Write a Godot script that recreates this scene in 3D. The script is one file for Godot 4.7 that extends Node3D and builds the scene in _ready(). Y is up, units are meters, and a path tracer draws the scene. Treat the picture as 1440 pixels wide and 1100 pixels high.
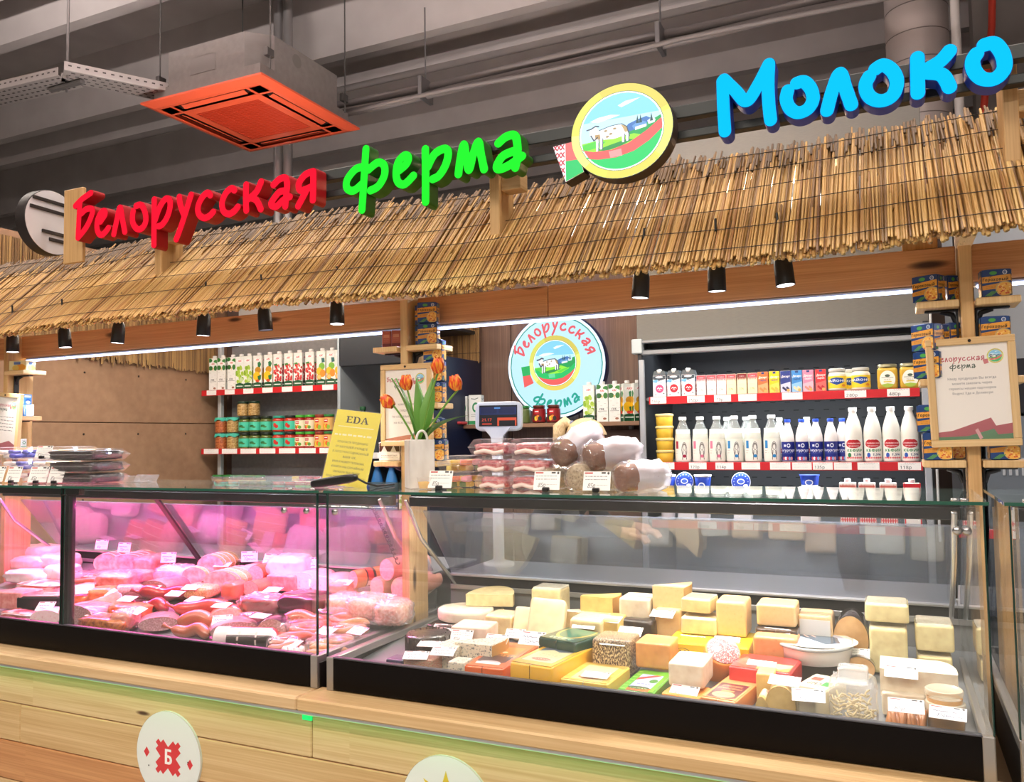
extends Node3D
# A market stall: two glass counters of cold meats and cheeses under a reed canopy, a fridge and shelves behind.
# x runs along the counter, z towards the customer, the counter glass stands at z = 0.

const PINK := Color(1.0, 0.40, 0.66)
const LET_RED := [
["Б",[[-2593,2187,-2559,2207,-2514,2223],[-2569,2200,-2574,2134,-2577,2071],[-2561,2156,-2536,2168,-2510,2166,-2506,2149,-2533,2106,-2577,2071]]],
["е",[[-2465,2115,-2442,2137,-2447,2151,-2465,2143,-2480,2119,-2480,2089,-2464,2068,-2443,2073,-2425,2088]]],
["л",[[-2398,2063,-2382,2117,-2369,2152,-2355,2103,-2345,2065]]],
["о",[[-2306,2131,-2309,2110,-2305,2088,-2287,2068,-2265,2067,-2248,2084,-2247,2109,-2258,2136,-2273,2149,-2293,2147]]],
["р",[[-2208,2158,-2208,2088,-2208,2004],[-2203,2088,-2182,2129,-2156,2153,-2137,2145,-2137,2117,-2151,2087,-2172,2068,-2187,2065]]],
["у",[[-2095,2151,-2089,2123,-2076,2093],[-2043,2151,-2064,2101,-2088,2048,-2107,2012]]],
["с",[[-1960,2138,-1973,2148,-1996,2134,-2012,2108,-2009,2084,-1989,2068,-1966,2070,-1947,2082]]],
["с",[[-1859,2140,-1871,2148,-1894,2136,-1910,2108,-1904,2080,-1883,2067,-1861,2072,-1845,2085]]],
["к",[[-1811,2151,-1812,2104,-1810,2069],[-1751,2152,-1769,2123,-1802,2104],[-1793,2107,-1769,2095,-1752,2066]]],
["а",[[-1702,2135,-1679,2149,-1656,2150,-1649,2131,-1652,2097,-1656,2062],[-1651,2109,-1679,2109,-1706,2086,-1710,2073,-1691,2066,-1664,2082,-1639,2089]]],
["я",[[-1550,2154,-1550,2110,-1552,2067],[-1550,2154,-1581,2148,-1604,2124,-1596,2102,-1553,2109],[-1577,2098,-1594,2074,-1607,2056]]]
]
const LET_GREEN := [
["ф",[[-1360,2192,-1367,2106,-1375,2014],[-1360,2139,-1395,2138,-1426,2111,-1427,2085,-1403,2075,-1368,2094],[-1352,2129,-1320,2145,-1298,2134,-1297,2104,-1318,2076,-1345,2067]]],
["е",[[-1250,2110,-1223,2126,-1216,2144,-1228,2152,-1250,2135,-1257,2102,-1250,2077,-1229,2069,-1200,2089]]],
["р",[[-1160,2159,-1160,2084,-1161,2009],[-1153,2107,-1130,2140,-1098,2150,-1087,2135,-1096,2103,-1117,2077,-1137,2070]]],
["м",[[-1056,2072,-1049,2115,-1038,2152,-1031,2116,-1023,2079,-1009,2121,-993,2152,-985,2113,-977,2074]]],
["а",[[-933,2138,-909,2152,-884,2151,-877,2123,-878,2092,-884,2064],[-876,2111,-918,2102,-938,2078,-932,2067,-902,2073,-864,2092]]]
]
const LET_BLUE := [
["М",[[-335,2068,-337,2133,-337,2191],[-334,2194,-308,2162,-283,2132,-256,2165,-230,2210],[-230,2210,-233,2166,-233,2119,-230,2077]]],
["о",[[-190,2139,-194,2119,-186,2096,-169,2083,-148,2088,-136,2108,-140,2134,-154,2153,-170,2153]]],
["л",[[-107,2077,-94,2121,-77,2157,-66,2118,-56,2081]]],
["о",[[-17,2138,-25,2122,-23,2102,-11,2085,9,2078,29,2087,38,2114,30,2141,12,2158,-4,2152]]],
["к",[[80,2160,79,2124,78,2082],[142,2162,123,2143,90,2128],[98,2123,126,2112,139,2083]]],
["о",[[192,2145,184,2130,187,2108,201,2089,224,2085,241,2104,239,2135,225,2160,207,2161]]]
]
const CHEESE := [
["cheese_pack","pack","orange_pack",-0.871,0.784,-0.153,0.103,0.042,0.233,0.038,"orange and plum printed cheese pack lying flat in the front row","cheese"],
["cheese_pack","pack","yellow_pack",-0.73,0.783,-0.146,0.11,0.063,0.237,-0.125,"bright yellow cheese brick pack printed with a castle view, front row","cheese"],
["cheese_pack","pack","straw_pack",-0.623,0.781,-0.12,0.113,0.037,0.149,-0.045,"pale yellow cheese pack with white card, between yellow and green packs","cheese"],
["cheese_pack","pack","green_pack",-0.507,0.781,-0.12,0.081,0.031,0.163,-0.036,"green and blue printed cheese pack lying in the front row","cheese"],
["cheese_pack","pack","darkgreen_pack",-0.722,0.79,-0.229,0.112,0.078,0.121,-0.269,"dark green waxed cheese pack with arched lettering behind yellow brick","cheese"],
["cheese_block","block","orange",-0.415,0.78,-0.102,0.084,0.028,0.086,-0.118,"orange cheese block under the white cheese block, front row","cheese"],
["cheese_block","block","white",-0.416,0.812,-0.155,0.076,0.051,0.11,0,"white cheese block with torn film stacked on orange cheese, front","cheese"],
["cheese_pack","pack","brown_pack",-0.322,0.782,-0.126,0.074,0.036,0.188,-0.157,"peach cheese slab with a brown printed label, front row middle","cheese"],
["cheese_pack","pack","red_pack",-0.269,0.79,-0.226,0.132,0.058,0.12,-0.095,"red film cheese pack with a white card on it","cheese"],
["cheese_pack","box","cow_box",-0.41,0.801,-0.355,0.189,0.061,0.156,0.029,"large bright yellow cheese box with black cow drawings","cheese"],
["cheese_block","block","cream",-0.444,0.863,-0.405,0.086,0.04,0.09,0,"cream cheese block standing on the yellow cow box, lower of two","cheese"],
["cheese_block","block","pale",-0.45,0.912,-0.415,0.074,0.033,0.08,-0.08,"pale cheese block stacked on top of another on the yellow box","cheese"],
["cheese_block","block","peach",-0.367,0.863,-0.415,0.072,0.084,0.09,0,"tall peach cheese block with yellow label standing on the cow box","cheese"],
["cheese_block","block","holes",-0.259,0.8,-0.34,0.097,0.087,0.08,0,"amber cheese block full of holes behind the red pack","cheese"],
["cheese_block","block","rind",-0.261,0.874,-0.39,0.095,0.02,0.09,0,"black rind cheese piece under the upper beige block","cheese"],
["cheese_block","block","peach",-0.263,0.895,-0.415,0.09,0.051,0.09,0,"beige holed cheese block on black rind cheese, centre back","cheese"],
["cheese_block","block","film",-0.18,0.809,-0.445,0.078,0.113,0.09,0,"film wrapped beige cheese with a big white label, right of centre","cheese"],
["cheese_roll","roll","smoked",-0.104,0.813,-0.5,0.077,0.11,0.16,0,"thick round smoked cheese roll in black casing, cut face forward","cheese"],
["cheese_tub","tublid","tub",-0.179,0.822,-0.36,0.171,0.055,0.2,0,"large oval cheese tub lid with a blue dairy print","tub"],
["cheese_roll","disc","smoked",-0.084,0.802,-0.36,0.063,0.05,0.05,0,"round beige cheese end with dark rind behind the shredded cheese bag","cheese"],
["butter_block","block","butter",-0.025,0.808,-0.43,0.079,0.102,0.1,0,"tall pale butter block standing on end, lower of the right pair","butter"],
["butter_block","block","butter",-0.026,0.92,-0.435,0.091,0.04,0.1,0,"butter block lying across the top of the tall butter block","butter"],
["butter_block","block","butter",0.067,0.808,-0.44,0.07,0.044,0.1,0,"lower butter block at the right end of the back row","butter"],
["butter_block","block","butter",0.069,0.862,-0.445,0.077,0.058,0.1,0,"upper butter block with a film top at the right end of back row","butter"],
["cheese_block","block","white",0.001,0.788,-0.195,0.079,0.046,0.09,0,"lower white cheese slab behind the smoked string cheeses","cheese"],
["cheese_wedge","longslab","white",0.029,0.822,-0.215,0.138,0.054,0.1,0,"long white cheese slab rounded at one end, with a card on it","cheese"],
["cheese_twist","twist","caramel",-0.013,0.776,-0.07,0.032,0.057,0.05,0,"left one of two brown smoked string cheese bundles","cheese"],
["cheese_twist","twist","caramel",0.02,0.776,-0.07,0.033,0.06,0.05,0,"right one of two brown smoked string cheese bundles","cheese"],
["honey_tub","tub","honey",0.071,0.776,-0.075,0.066,0.075,0.07,0,"lower clear round tub of amber honey in the right front corner","tub"],
["honey_tub","tub","honey",0.07,0.815,-0.085,0.063,0.056,0.07,0,"upper honey tub stacked in the right front corner","tub"],
["cheese_roll","disc","provolone",-0.254,0.776,-0.075,0.024,0.053,0.06,0,"small white ended cheese roll low in the front row","cheese"],
["cheese_roll","roll","provolone",-0.218,0.776,-0.09,0.058,0.076,0.08,0,"short golden smoked cheese cylinder with printed wrapper, front row","cheese"],
["cheese_block","block","yellow",-0.258,0.785,-0.16,0.037,0.066,0.06,0,"small yellow cheese block behind the golden cheese cylinder","cheese"],
["cheese_pack","pack","bag_pack",-0.159,0.782,-0.132,0.065,0.056,0.161,-0.312,"cheese in a printed film bag with green and red lettering","cheese"],
["shredded_cheese","shredded","strings",-0.087,0.776,-0.095,0.085,0.115,0.09,0,"clear bag of white string cheese shreds, front right","bag"],
["round_cheese","wheeltilt","salami",-0.384,0.794,-0.27,0.082,0.073,0.07,0,"small orange cheese wheel with a red patterned top, tilted","cheese"],
["cheese_block","block","smokeblock",-0.514,0.815,-0.245,0.083,0.059,0.09,0,"orange skinned smoked cheese block above the green pack","cheese"],
["cheese_block","block","pepper",-0.611,0.791,-0.235,0.093,0.085,0.09,0,"cheese block with a dark pepper crust in film","cheese"],
["cheese_block","block","pale",-0.716,0.801,-0.355,0.085,0.087,0.09,0,"pale yellow cheese block behind the dark green pack","cheese"],
["cheese_block","block","yellow",-0.657,0.803,-0.375,0.045,0.086,0.09,0,"narrow yellow cheese block with a black top, beside pale block","cheese"],
["cheese_wedge","wedge","yellow",-0.723,0.878,-0.47,0.089,0.046,0.1,0,"yellow cheese wedge lying on a printed wedge, back row","cheese"],
["cheese_wedge","wedge","printwedge",-0.744,0.83,-0.46,0.128,0.054,0.12,0,"flat cheese wedge with a printed paper top under yellow wedge","cheese"],
["cheese_block","block","white",-0.616,0.876,-0.445,0.08,0.055,0.09,0,"white cheese block with a black rind, back row middle","cheese"],
["cheese_block","rindblock","rind",-0.604,0.807,-0.42,0.096,0.078,0.1,0,"black film wrapped cheese under the white block, back middle","cheese"],
["cheese_wedge","wedge","peach",-0.531,0.905,-0.48,0.08,0.057,0.12,0,"large peach cheese wedge at the top of the back row","cheese"],
["cheese_block","block","peachy",-0.528,0.809,-0.445,0.069,0.102,0.09,0,"peach cheese block under the large wedge, back row","cheese"],
["round_cheese","halfwheel","pale",-1.076,0.868,-0.53,0.137,0.033,0.14,0.25,"big pale half wheel of cheese lying at the back left","cheese"],
["cheese_block","block","pale",-1.131,0.815,-0.52,0.144,0.028,0.1,0,"plain cheese block under the big half wheel","cheese"],
["round_cheese","wheel","brie",-1.12,0.835,-0.435,0.163,0.031,0.15,0,"white rinded soft cheese wheel with a grey label, far left","cheese"],
["cheese_block","rindblock","rind",-1.156,0.8,-0.4,0.095,0.03,0.1,0,"black film wrapped cheese under the white wheel","cheese"],
["cheese_block","block","pale",-0.988,0.806,-0.41,0.081,0.058,0.08,0,"pale cheese block with a white film top, left of leaning slabs","cheese"],
["cheese_block","block","pale",-0.889,0.835,-0.51,0.088,0.092,0.08,0,"tall pale cheese block at the back, behind the leaning slabs","cheese"],
["cheese_slab","lean","cream",-0.91,0.803,-0.378,0.07,0.082,0.035,0,"smaller cream cheese slab leaning back beside the big one","cheese"],
["cheese_slab","lean","cream",-0.83,0.798,-0.323,0.094,0.123,0.045,0,"large cream cheese slab leaning back in the middle left","cheese"],
["cheese_block","block","pinkish",-1.003,0.82,-0.265,0.102,0.046,0.09,0.1,"pinkish white cheese block carrying a printed card, left side","cheese"],
["cheese_block","rindblock","rind",-0.992,0.791,-0.24,0.109,0.034,0.08,0,"dark film wrapped cheese low on the left side","cheese"],
["round_cheese","wheel","darkwheel",-1.095,0.787,-0.185,0.113,0.067,0.13,0,"round cheese in shiny dark brown film, left front","cheese"],
["cheese_block","block","herbs",-1.043,0.776,-0.08,0.083,0.051,0.07,0,"small cheese crusted with coloured herbs, front left corner","cheese"],
["cheese_block","block","blue",-0.997,0.782,-0.13,0.063,0.065,0.08,0,"grey veined blue cheese block, front left","cheese"],
["cheese_wedge","wedge","blue",-0.933,0.786,-0.18,0.1,0.067,0.12,0,"blue cheese wedge in film left of the orange pack","cheese"],
["cheese_block","block","blue",-0.932,0.774,-0.055,0.043,0.059,0.05,0,"small white blue cheese piece against the front glass","cheese"],
["cheese_block","block","purple",-1.106,0.775,-0.065,0.048,0.044,0.05,0,"small dark purple wrapped cheese in the front left corner","cheese"],
]
const MEAT := [
["ham","loaf","paleham",-3.081,0.882,-0.543,0.188,0.068,0.12,0.1,"pale pink ham loaf on top of the pile, far left, with a card","ham"],
["ham","loaf","paleham",-3.041,0.86,-0.482,0.177,0.056,0.12,0.1,"pale ham loaf second from the top at the far left","ham"],
["ham","loaf","paleham",-2.926,0.867,-0.513,0.14,0.061,0.12,-0.1,"pale ham loaf touching the black mullion, upper one","ham"],
["ham","loaf","fatham",-2.78,0.845,-0.414,0.119,0.064,0.1,0,"whitish ham piece just left of the black mullion, lower one","ham"],
["lard","loaf","fatham",-2.903,0.838,-0.382,0.212,0.048,0.1,0.05,"wide slab of white lard at the far left","lard"],
["bacon","slab","bacon",-2.753,0.825,-0.323,0.183,0.036,0.1,0.1,"striped bacon slab left of the mullion","bacon"],
["ham","block","pinkham",-2.705,0.798,-0.201,0.116,0.057,0.09,0.1,"pink ham block at the very left edge","ham"],
["tray_pack","traypack","pack",-2.608,0.803,-0.223,0.148,0.04,0.09,0.35,"small black tray pack with a printed film left of the mullion","pack"],
["sliced_meat","slab","bacon",-2.562,0.778,-0.107,0.145,0.036,0.06,0,"flat stack of vacuum packed meat slices, front left","meat"],
["sausage_end","cut","paleham",-2.441,0.78,-0.119,0.103,0.048,0.08,0.35,"short pale sausage end with its cut face up front, left","sausage"],
["sausage","cut","greysalami",-2.324,0.788,-0.156,0.157,0.06,0.13,0,"thick liver sausage cut open behind the black mullion","sausage"],
["smoked_meat","loaf","smoked",-2.448,0.811,-0.257,0.071,0.041,0.08,0,"orange smoked meat just right of the mullion","meat"],
["smoked_meat","loaf","smoked",-2.401,0.816,-0.282,0.087,0.056,0.09,0.5,"egg shaped orange smoked meat with a card on it","meat"],
["meat_cut","loaf","pinkham",-2.546,0.826,-0.328,0.063,0.039,0.08,0,"small pink meat cut high beside the mullion","meat"],
["ham_roll","cut","hamcut",-2.657,0.869,-0.529,0.097,0.072,0.16,0.25,"tied ham with round cut face, left one of the back row trio","ham"],
["ham_roll","cut","hamcut",-2.549,0.874,-0.529,0.141,0.069,0.16,0.25,"tied ham with wide cut face, middle one of the back row trio","ham"],
["ham_roll","loaf","pinkham",-2.47,0.872,-0.539,0.092,0.068,0.13,0.2,"film wrapped ham, right one of the back row trio","ham"],
["sausage_pack","links","frank",-2.605,0.843,-0.404,0.134,0.056,0.09,0.1,"vacuum pack of sausages right of the mullion","sausage"],
["smoked_chicken","loaf","smokedpink",-2.468,0.842,-0.398,0.136,0.058,0.11,0.25,"film wrapped smoked chicken with a white card","chicken"],
["ham","loaf","pinkham",-2.444,0.855,-0.46,0.094,0.042,0.1,0,"small smoked ham behind the patterned sausage","ham"],
["meat_bag","loaf","film",-2.295,0.861,-0.488,0.121,0.055,0.11,0.1,"white plastic bagged meat in the middle of the pile","bag"],
["sausage","cut","greysalami",-2.242,0.839,-0.384,0.116,0.053,0.15,0.1,"grey mauve sausage with a big round cut face","sausage"],
["sausage","chub","netting",-2.315,0.826,-0.327,0.099,0.055,0.06,0.45,"net patterned sausage lying aslant, left of the grey cut sausage","sausage"],
["steak","slab2","pinkham",-2.289,0.799,-0.205,0.096,0.055,0.05,0.35,"pink meat steak standing aslant in film","meat"],
["smoked_meat","loaf","smoked",-2.198,0.801,-0.215,0.137,0.042,0.08,0.1,"smoked knuckle with film behind the brown loaf","meat"],
["smoked_roll","loaf","brownloaf",-2.182,0.78,-0.119,0.18,0.046,0.09,0.08,"long golden brown smoked meat roll at the front, left","meat"],
["smoked_roll","loaf","smokedpink",-2.127,0.785,-0.139,0.066,0.058,0.08,0.3,"small amber smoked piece at the end of the brown roll","meat"],
["sausage","cut","greysalami",-2.017,0.79,-0.165,0.115,0.042,0.12,0.75,"grey pink sausage stub with cut face in front of the red sausages","sausage"],
["ring_sausage","link","darkred",-2.178,0.826,-0.328,0.18,0.059,0.05,0.25,"dark red bent sausage with a card, upper one","sausage"],
["ring_sausage","link","darkred",-2.145,0.809,-0.252,0.096,0.044,0.05,0.15,"short dark red sausage below the bent one","sausage"],
["ham_roll","cut","goldham",-2.153,0.888,-0.536,0.104,0.07,0.14,0.2,"gold netted ham with a pink cut face, highest of three","ham"],
["ham_roll","cut","goldham",-2.19,0.864,-0.5,0.097,0.056,0.14,0.2,"gold netted ham with a pink cut face, left of three","ham"],
["ham_roll","cut","goldham",-2.028,0.856,-0.465,0.138,0.066,0.16,0.1,"gold netted ham with reddish side, right of three","ham"],
["ham_roll","loaf","gold",-2.077,0.839,-0.387,0.12,0.043,0.09,0.2,"small gold netted roll carrying a card","ham"],
["round_sausage","loaf","frank",-1.939,0.841,-0.395,0.071,0.059,0.07,0,"ball shaped tied sausage in the middle","sausage"],
["boiled_sausage","cut","boiled",-1.866,0.851,-0.441,0.078,0.052,0.16,-0.15,"orange cased sausage cut at a slant, pink oval face","sausage"],
["boiled_sausage","cut","boiled",-1.954,0.867,-0.539,0.067,0.066,0.13,0.1,"pink sausage with oval cut face in the back row","sausage"],
["boiled_sausage","cut","paleham",-2.012,0.862,-0.539,0.068,0.064,0.13,0.2,"pale sausage with oval cut face in the back row","sausage"],
["ham","loaf","fatham",-1.83,0.893,-0.539,0.143,0.077,0.13,0.2,"film wrapped ham with a card leaning on it, back row","ham"],
["ham","block","pinkham",-1.808,0.865,-0.504,0.104,0.051,0.12,0.1,"square pink ham block below the wrapped ham","ham"],
["sausage","cut","paleham",-1.734,0.868,-0.519,0.102,0.057,0.15,0,"white sausage with fat spots on a long oval cut, left one","sausage"],
["sausage","cut","paleham",-1.642,0.865,-0.506,0.102,0.054,0.15,0,"white sausage with long oval cut, behind the glass joint","sausage"],
["long_sausage","link","redsaus",-1.913,0.809,-0.252,0.246,0.064,0.05,0.13,"long red sausage, topmost of the three in the front stack","sausage"],
["long_sausage","link","frankdark",-1.888,0.796,-0.19,0.151,0.048,0.045,0.13,"long sausage with tied end, middle of the three front ones","sausage"],
["long_sausage","link","frankdark",-1.859,0.783,-0.131,0.132,0.039,0.045,0.1,"long sausage lowest of the three front ones","sausage"],
["sausage_end","cut","boiled",-1.832,0.808,-0.247,0.094,0.043,0.1,0.7,"two-tone pink sausage end with a white card","sausage"],
["meat_loaf","loaf","darkred",-1.749,0.824,-0.317,0.147,0.056,0.09,0.1,"dark red smoked meat in shiny film under a card","meat"],
["meat_loaf","loaf","darkred",-1.742,0.81,-0.254,0.067,0.031,0.06,0,"dark red meat strip under the shiny meat","meat"],
["blood_sausage","loaf","purple",-1.612,0.829,-0.342,0.154,0.067,0.12,-0.1,"dark purple ring of blood sausage in shiny film","sausage"],
["pepperoni","link","mottled",-1.543,0.806,-0.235,0.13,0.066,0.05,0.3,"speckled dry sausage in film beside the purple sausage","sausage"],
["dark_sausage","cut","black",-1.584,0.792,-0.173,0.084,0.066,0.1,0.4,"black cased sausage standing on end with a card on top","sausage"],
["meat_cut","cut","greysalami",-1.732,0.792,-0.171,0.131,0.047,0.13,0.8,"sausage cut lengthwise carrying a card, in front of the three","sausage"],
["printed_chub","chub","printchub",-1.621,0.777,-0.107,0.172,0.068,0.075,0.3,"thick sausage in a black, white and red printed casing","sausage"],
["frankfurters","links","frankpale",-1.505,0.781,-0.121,0.091,0.048,0.08,0.6,"bundle of pale frankfurters at the front","sausage"],
["frankfurters","links","redpink",-1.507,0.796,-0.191,0.139,0.056,0.09,0.15,"pack of pink red frankfurters behind the glass joint","sausage"],
["sausage_pack","links","wurst",-1.356,0.781,-0.125,0.127,0.057,0.09,0.45,"yellowish fried sausages in the right front corner","sausage"],
["boiled_eggs","eggs","white",-1.45,0.773,-0.088,0.061,0.04,0.04,0,"little white balls of cheese in film at the front edge","cheese"],
["frankfurters","links","redpink",-1.453,0.813,-0.267,0.083,0.064,0.08,-0.4,"bright red frankfurters right of the glass joint","sausage"],
["sausage_pack","links","wurst",-1.378,0.807,-0.241,0.094,0.037,0.07,0.25,"beige thin sausages near the right end","sausage"],
["wrapped_chicken","loaf","filmpink",-1.496,0.836,-0.372,0.086,0.055,0.1,0.2,"film wrapped chicken piece, left of three","chicken"],
["wrapped_chicken","loaf","filmpink",-1.387,0.829,-0.34,0.097,0.071,0.11,-0.1,"film wrapped chicken piece, middle of three","chicken"],
["wrapped_chicken","loaf","filmpink",-1.296,0.827,-0.334,0.094,0.065,0.1,0.2,"film wrapped chicken piece, right of three","chicken"],
["boiled_sausage","cut","boiledpink",-1.426,0.866,-0.515,0.056,0.065,0.2,-0.15,"smooth pink boiled sausage log, left one of three at the right end","sausage"],
["boiled_sausage","cut","boiledpink",-1.349,0.867,-0.515,0.061,0.066,0.2,-0.15,"smooth pink boiled sausage log, right one of three at the right end","sausage"],
["boiled_sausage","cut","boiledpink",-1.39,0.921,-0.515,0.06,0.066,0.2,-0.15,"smooth pink boiled sausage log on top of the other two","sausage"],
["boiled_sausage","cut","goldsaus",-1.532,0.883,-0.529,0.043,0.057,0.16,-0.2,"amber cased sausage with a printed band and pale cut face","sausage"],
["ham","loaf","pinkham",-1.574,0.859,-0.477,0.073,0.048,0.09,0,"pink meat in film below the amber sausage","ham"],
]
const CHEESE_TAGS := [
[-1.049,0.844,-0.115,0.06,0.032,0.18,0.2,0,"pinkish price card on the round dark cheese, front left"],
[-1.05,0.832,-0.05,0.06,0.032,0.35,0.3,1,"price card on the herb crusted cheese, front left corner"],
[-0.99,0.841,-0.075,0.06,0.032,0.4,0.15,1,"price card on the veined blue cheese at front left"],
[-1.01,0.847,-0.205,0.06,0.032,0.9,0.1,2,"printed price card leaning on the pinkish white cheese block"],
[-1.146,0.825,-0.35,0.06,0.032,0.4,0.1,1,"price card on the black wrapped cheese under the white wheel"],
[-1.133,0.853,-0.4,0.075,0.05,0.25,0.1,3,"grey price label in film on the white cheese wheel"],
[-0.868,0.826,-0.06,0.06,0.032,0.12,0.05,3,"handwritten price card on the orange cheese pack"],
[-0.908,0.849,-0.2,0.06,0.032,0.5,0.1,1,"handwritten price card just left of the orange pack's far end"],
[-0.877,0.856,-0.24,0.05,0.03,0.6,0.1,1,"small handwritten price card between two others below the leaning slabs"],
[-0.813,0.859,-0.2,0.062,0.042,0.6,0.05,0,"handwritten price card propped before the big leaning slab"],
[-0.73,0.843,-0.055,0.06,0.032,0.12,-0.1,1,"handwritten price card on the yellow cheese brick"],
[-0.609,0.825,-0.08,0.06,0.032,0.12,0,2,"printed price card on the straw coloured cheese pack"],
[-0.511,0.809,-0.065,0.06,0.032,0.12,0,1,"handwritten price card at the front of the green pack"],
[-0.736,0.864,-0.245,0.06,0.032,0.1,-0.2,3,"silvery price label on the dark green cheese pack"],
[-0.719,0.878,-0.315,0.06,0.032,0.7,0,2,"printed price card on the pale block behind the dark green pack"],
[-0.663,0.887,-0.345,0.06,0.032,0.3,-0.1,3,"grey filmed price card on the narrow yellow block"],
[-0.605,0.865,-0.33,0.06,0.032,0.5,0,1,"price card on the black wrapped cheese in the middle"],
[-0.606,0.867,-0.2,0.06,0.032,0.15,0,3,"grey price label on the pepper crusted cheese"],
[-0.538,0.901,-0.39,0.06,0.032,0.4,-0.1,1,"price card between the two large peach cheeses"],
[-0.454,0.855,-0.335,0.06,0.032,0.5,0,2,"left price card on the yellow cow box"],
[-0.371,0.862,-0.33,0.06,0.032,0.45,0,1,"right price card on the yellow cow box"],
[-0.26,0.884,-0.345,0.06,0.032,0.7,-0.15,1,"price card between the beige block and its black rind base"],
[-0.275,0.85,-0.2,0.06,0.032,0.3,-0.1,1,"price card on the red cheese pack"],
[-0.415,0.812,-0.08,0.06,0.032,0.5,-0.1,2,"price card tucked under the white block in the front row"],
[-0.328,0.815,-0.055,0.06,0.032,0.14,-0.15,1,"price card at the near edge of the brown label cheese"],
[-0.212,0.857,-0.075,0.06,0.032,0.35,-0.1,1,"price card on top of the golden cheese cylinder"],
[-0.164,0.845,-0.035,0.06,0.032,0.5,0.1,1,"price card at the near end of the printed film bag"],
[-0.093,0.853,-0.36,0.06,0.032,0.5,0,2,"price card under the big smoked cheese roll"],
[-0.001,0.873,-0.16,0.06,0.032,0.5,-0.05,2,"price card on the long white cheese slab"],
[0.005,0.849,-0.025,0.06,0.032,0.55,0,2,"price card above the brown smoked string cheeses"],
[0.072,0.844,-0.025,0.06,0.032,0.45,-0.1,1,"price card wrapped round the lower honey tub"],
]
const MEAT_TAGS := [
[-3.176,0.928,-0.523,0.055,0.036,1,0.45,1,"price card leaning on the topmost pale ham, far left"],
[-2.748,0.962,-0.551,0.055,0.036,1.35,0.2,2,"standing price card behind the left tied ham"],
[-2.614,0.958,-0.54,0.055,0.036,1.35,0.15,0,"standing price card behind the middle tied ham"],
[-2.435,0.868,-0.237,0.055,0.036,0.7,0.9,1,"slanted price card on the egg shaped smoked meat"],
[-2.316,0.863,-0.24,0.055,0.036,0.6,-0.5,2,"price card turned cornerwise beside the patterned sausage"],
[-2.466,0.832,-0.121,0.055,0.036,0.7,0.4,0,"price card on the pale sausage end, left of the mullion"],
[-2.242,0.823,-0.126,0.055,0.036,0.12,0.1,1,"price card lying on the golden brown roll"],
[-2.087,0.841,-0.15,0.055,0.036,0.4,-0.3,2,"price card on the grey sausage stub at the front"],
[-2.348,0.939,-0.502,0.055,0.036,1.35,0.35,0,"standing lined price card left of the highest gold ham"],
[-2.229,0.875,-0.335,0.055,0.036,0.3,0.15,1,"price card on the dark red bent sausage"],
[-2.222,0.854,-0.224,0.055,0.036,0.3,0.1,2,"price card on the smoked knuckle in the middle left"],
[-2.094,0.866,-0.295,0.055,0.036,0.3,0.1,0,"price card on the bent red sausages, second from above"],
[-1.996,0.857,-0.279,0.055,0.036,0.3,-0.1,1,"price card on the topmost long red sausage"],
[-2.079,0.878,-0.348,0.055,0.036,0.3,0.2,2,"price card on the small gold netted roll"],
[-2.026,0.95,-0.556,0.055,0.036,1.4,0.6,0,"narrow standing price card in the back row, middle"],
[-2.105,0.925,-0.512,0.055,0.036,0.3,0.3,1,"price card lying behind the ball shaped sausage"],
[-1.935,0.94,-0.57,0.07,0.05,0.9,0.3,2,"large price card leaning on the wrapped ham, back row"],
[-1.768,0.942,-0.55,0.055,0.036,1.2,0.5,0,"standing price card crossing the glass joint at the back"],
[-1.99,0.893,-0.438,0.055,0.036,0.25,0,1,"price card above the ball shaped sausage"],
[-1.8,0.873,-0.351,0.055,0.036,0.25,0.1,2,"price card on the dark red smoked meat"],
[-1.78,0.882,-0.392,0.055,0.036,0.25,0.1,0,"price card below the square ham block"],
[-1.679,0.879,-0.361,0.055,0.036,0.35,-0.3,1,"white price card on the purple blood sausage"],
[-1.856,0.855,-0.252,0.055,0.036,0.25,0.1,2,"price card on the two-tone sausage end"],
[-1.665,0.847,-0.205,0.055,0.036,0.15,0,0,"price card on the upright black sausage"],
[-1.76,0.836,-0.155,0.055,0.036,0.8,0.6,1,"curling price card on the lengthwise cut sausage"],
[-1.465,0.811,-0.101,0.055,0.036,0.35,-0.15,2,"price card in front of the pink frankfurter pack"],
[-1.405,0.834,-0.171,0.055,0.036,0.35,-0.15,0,"price card on the yellowish fried sausages"],
[-1.321,0.836,-0.196,0.055,0.036,0.35,-0.2,1,"price card on the beige thin sausages at right"],
[-1.562,0.906,-0.461,0.055,0.036,0.3,0.1,2,"price card below the amber sausage with printed band"],
[-1.35,0.89,-0.377,0.055,0.036,0.35,-0.2,0,"price card under the pink boiled sausage logs"],
[-1.681,0.899,-0.487,0.055,0.036,0.9,0.7,1,"price card stuck on the long oval cut sausage"],
]

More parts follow.
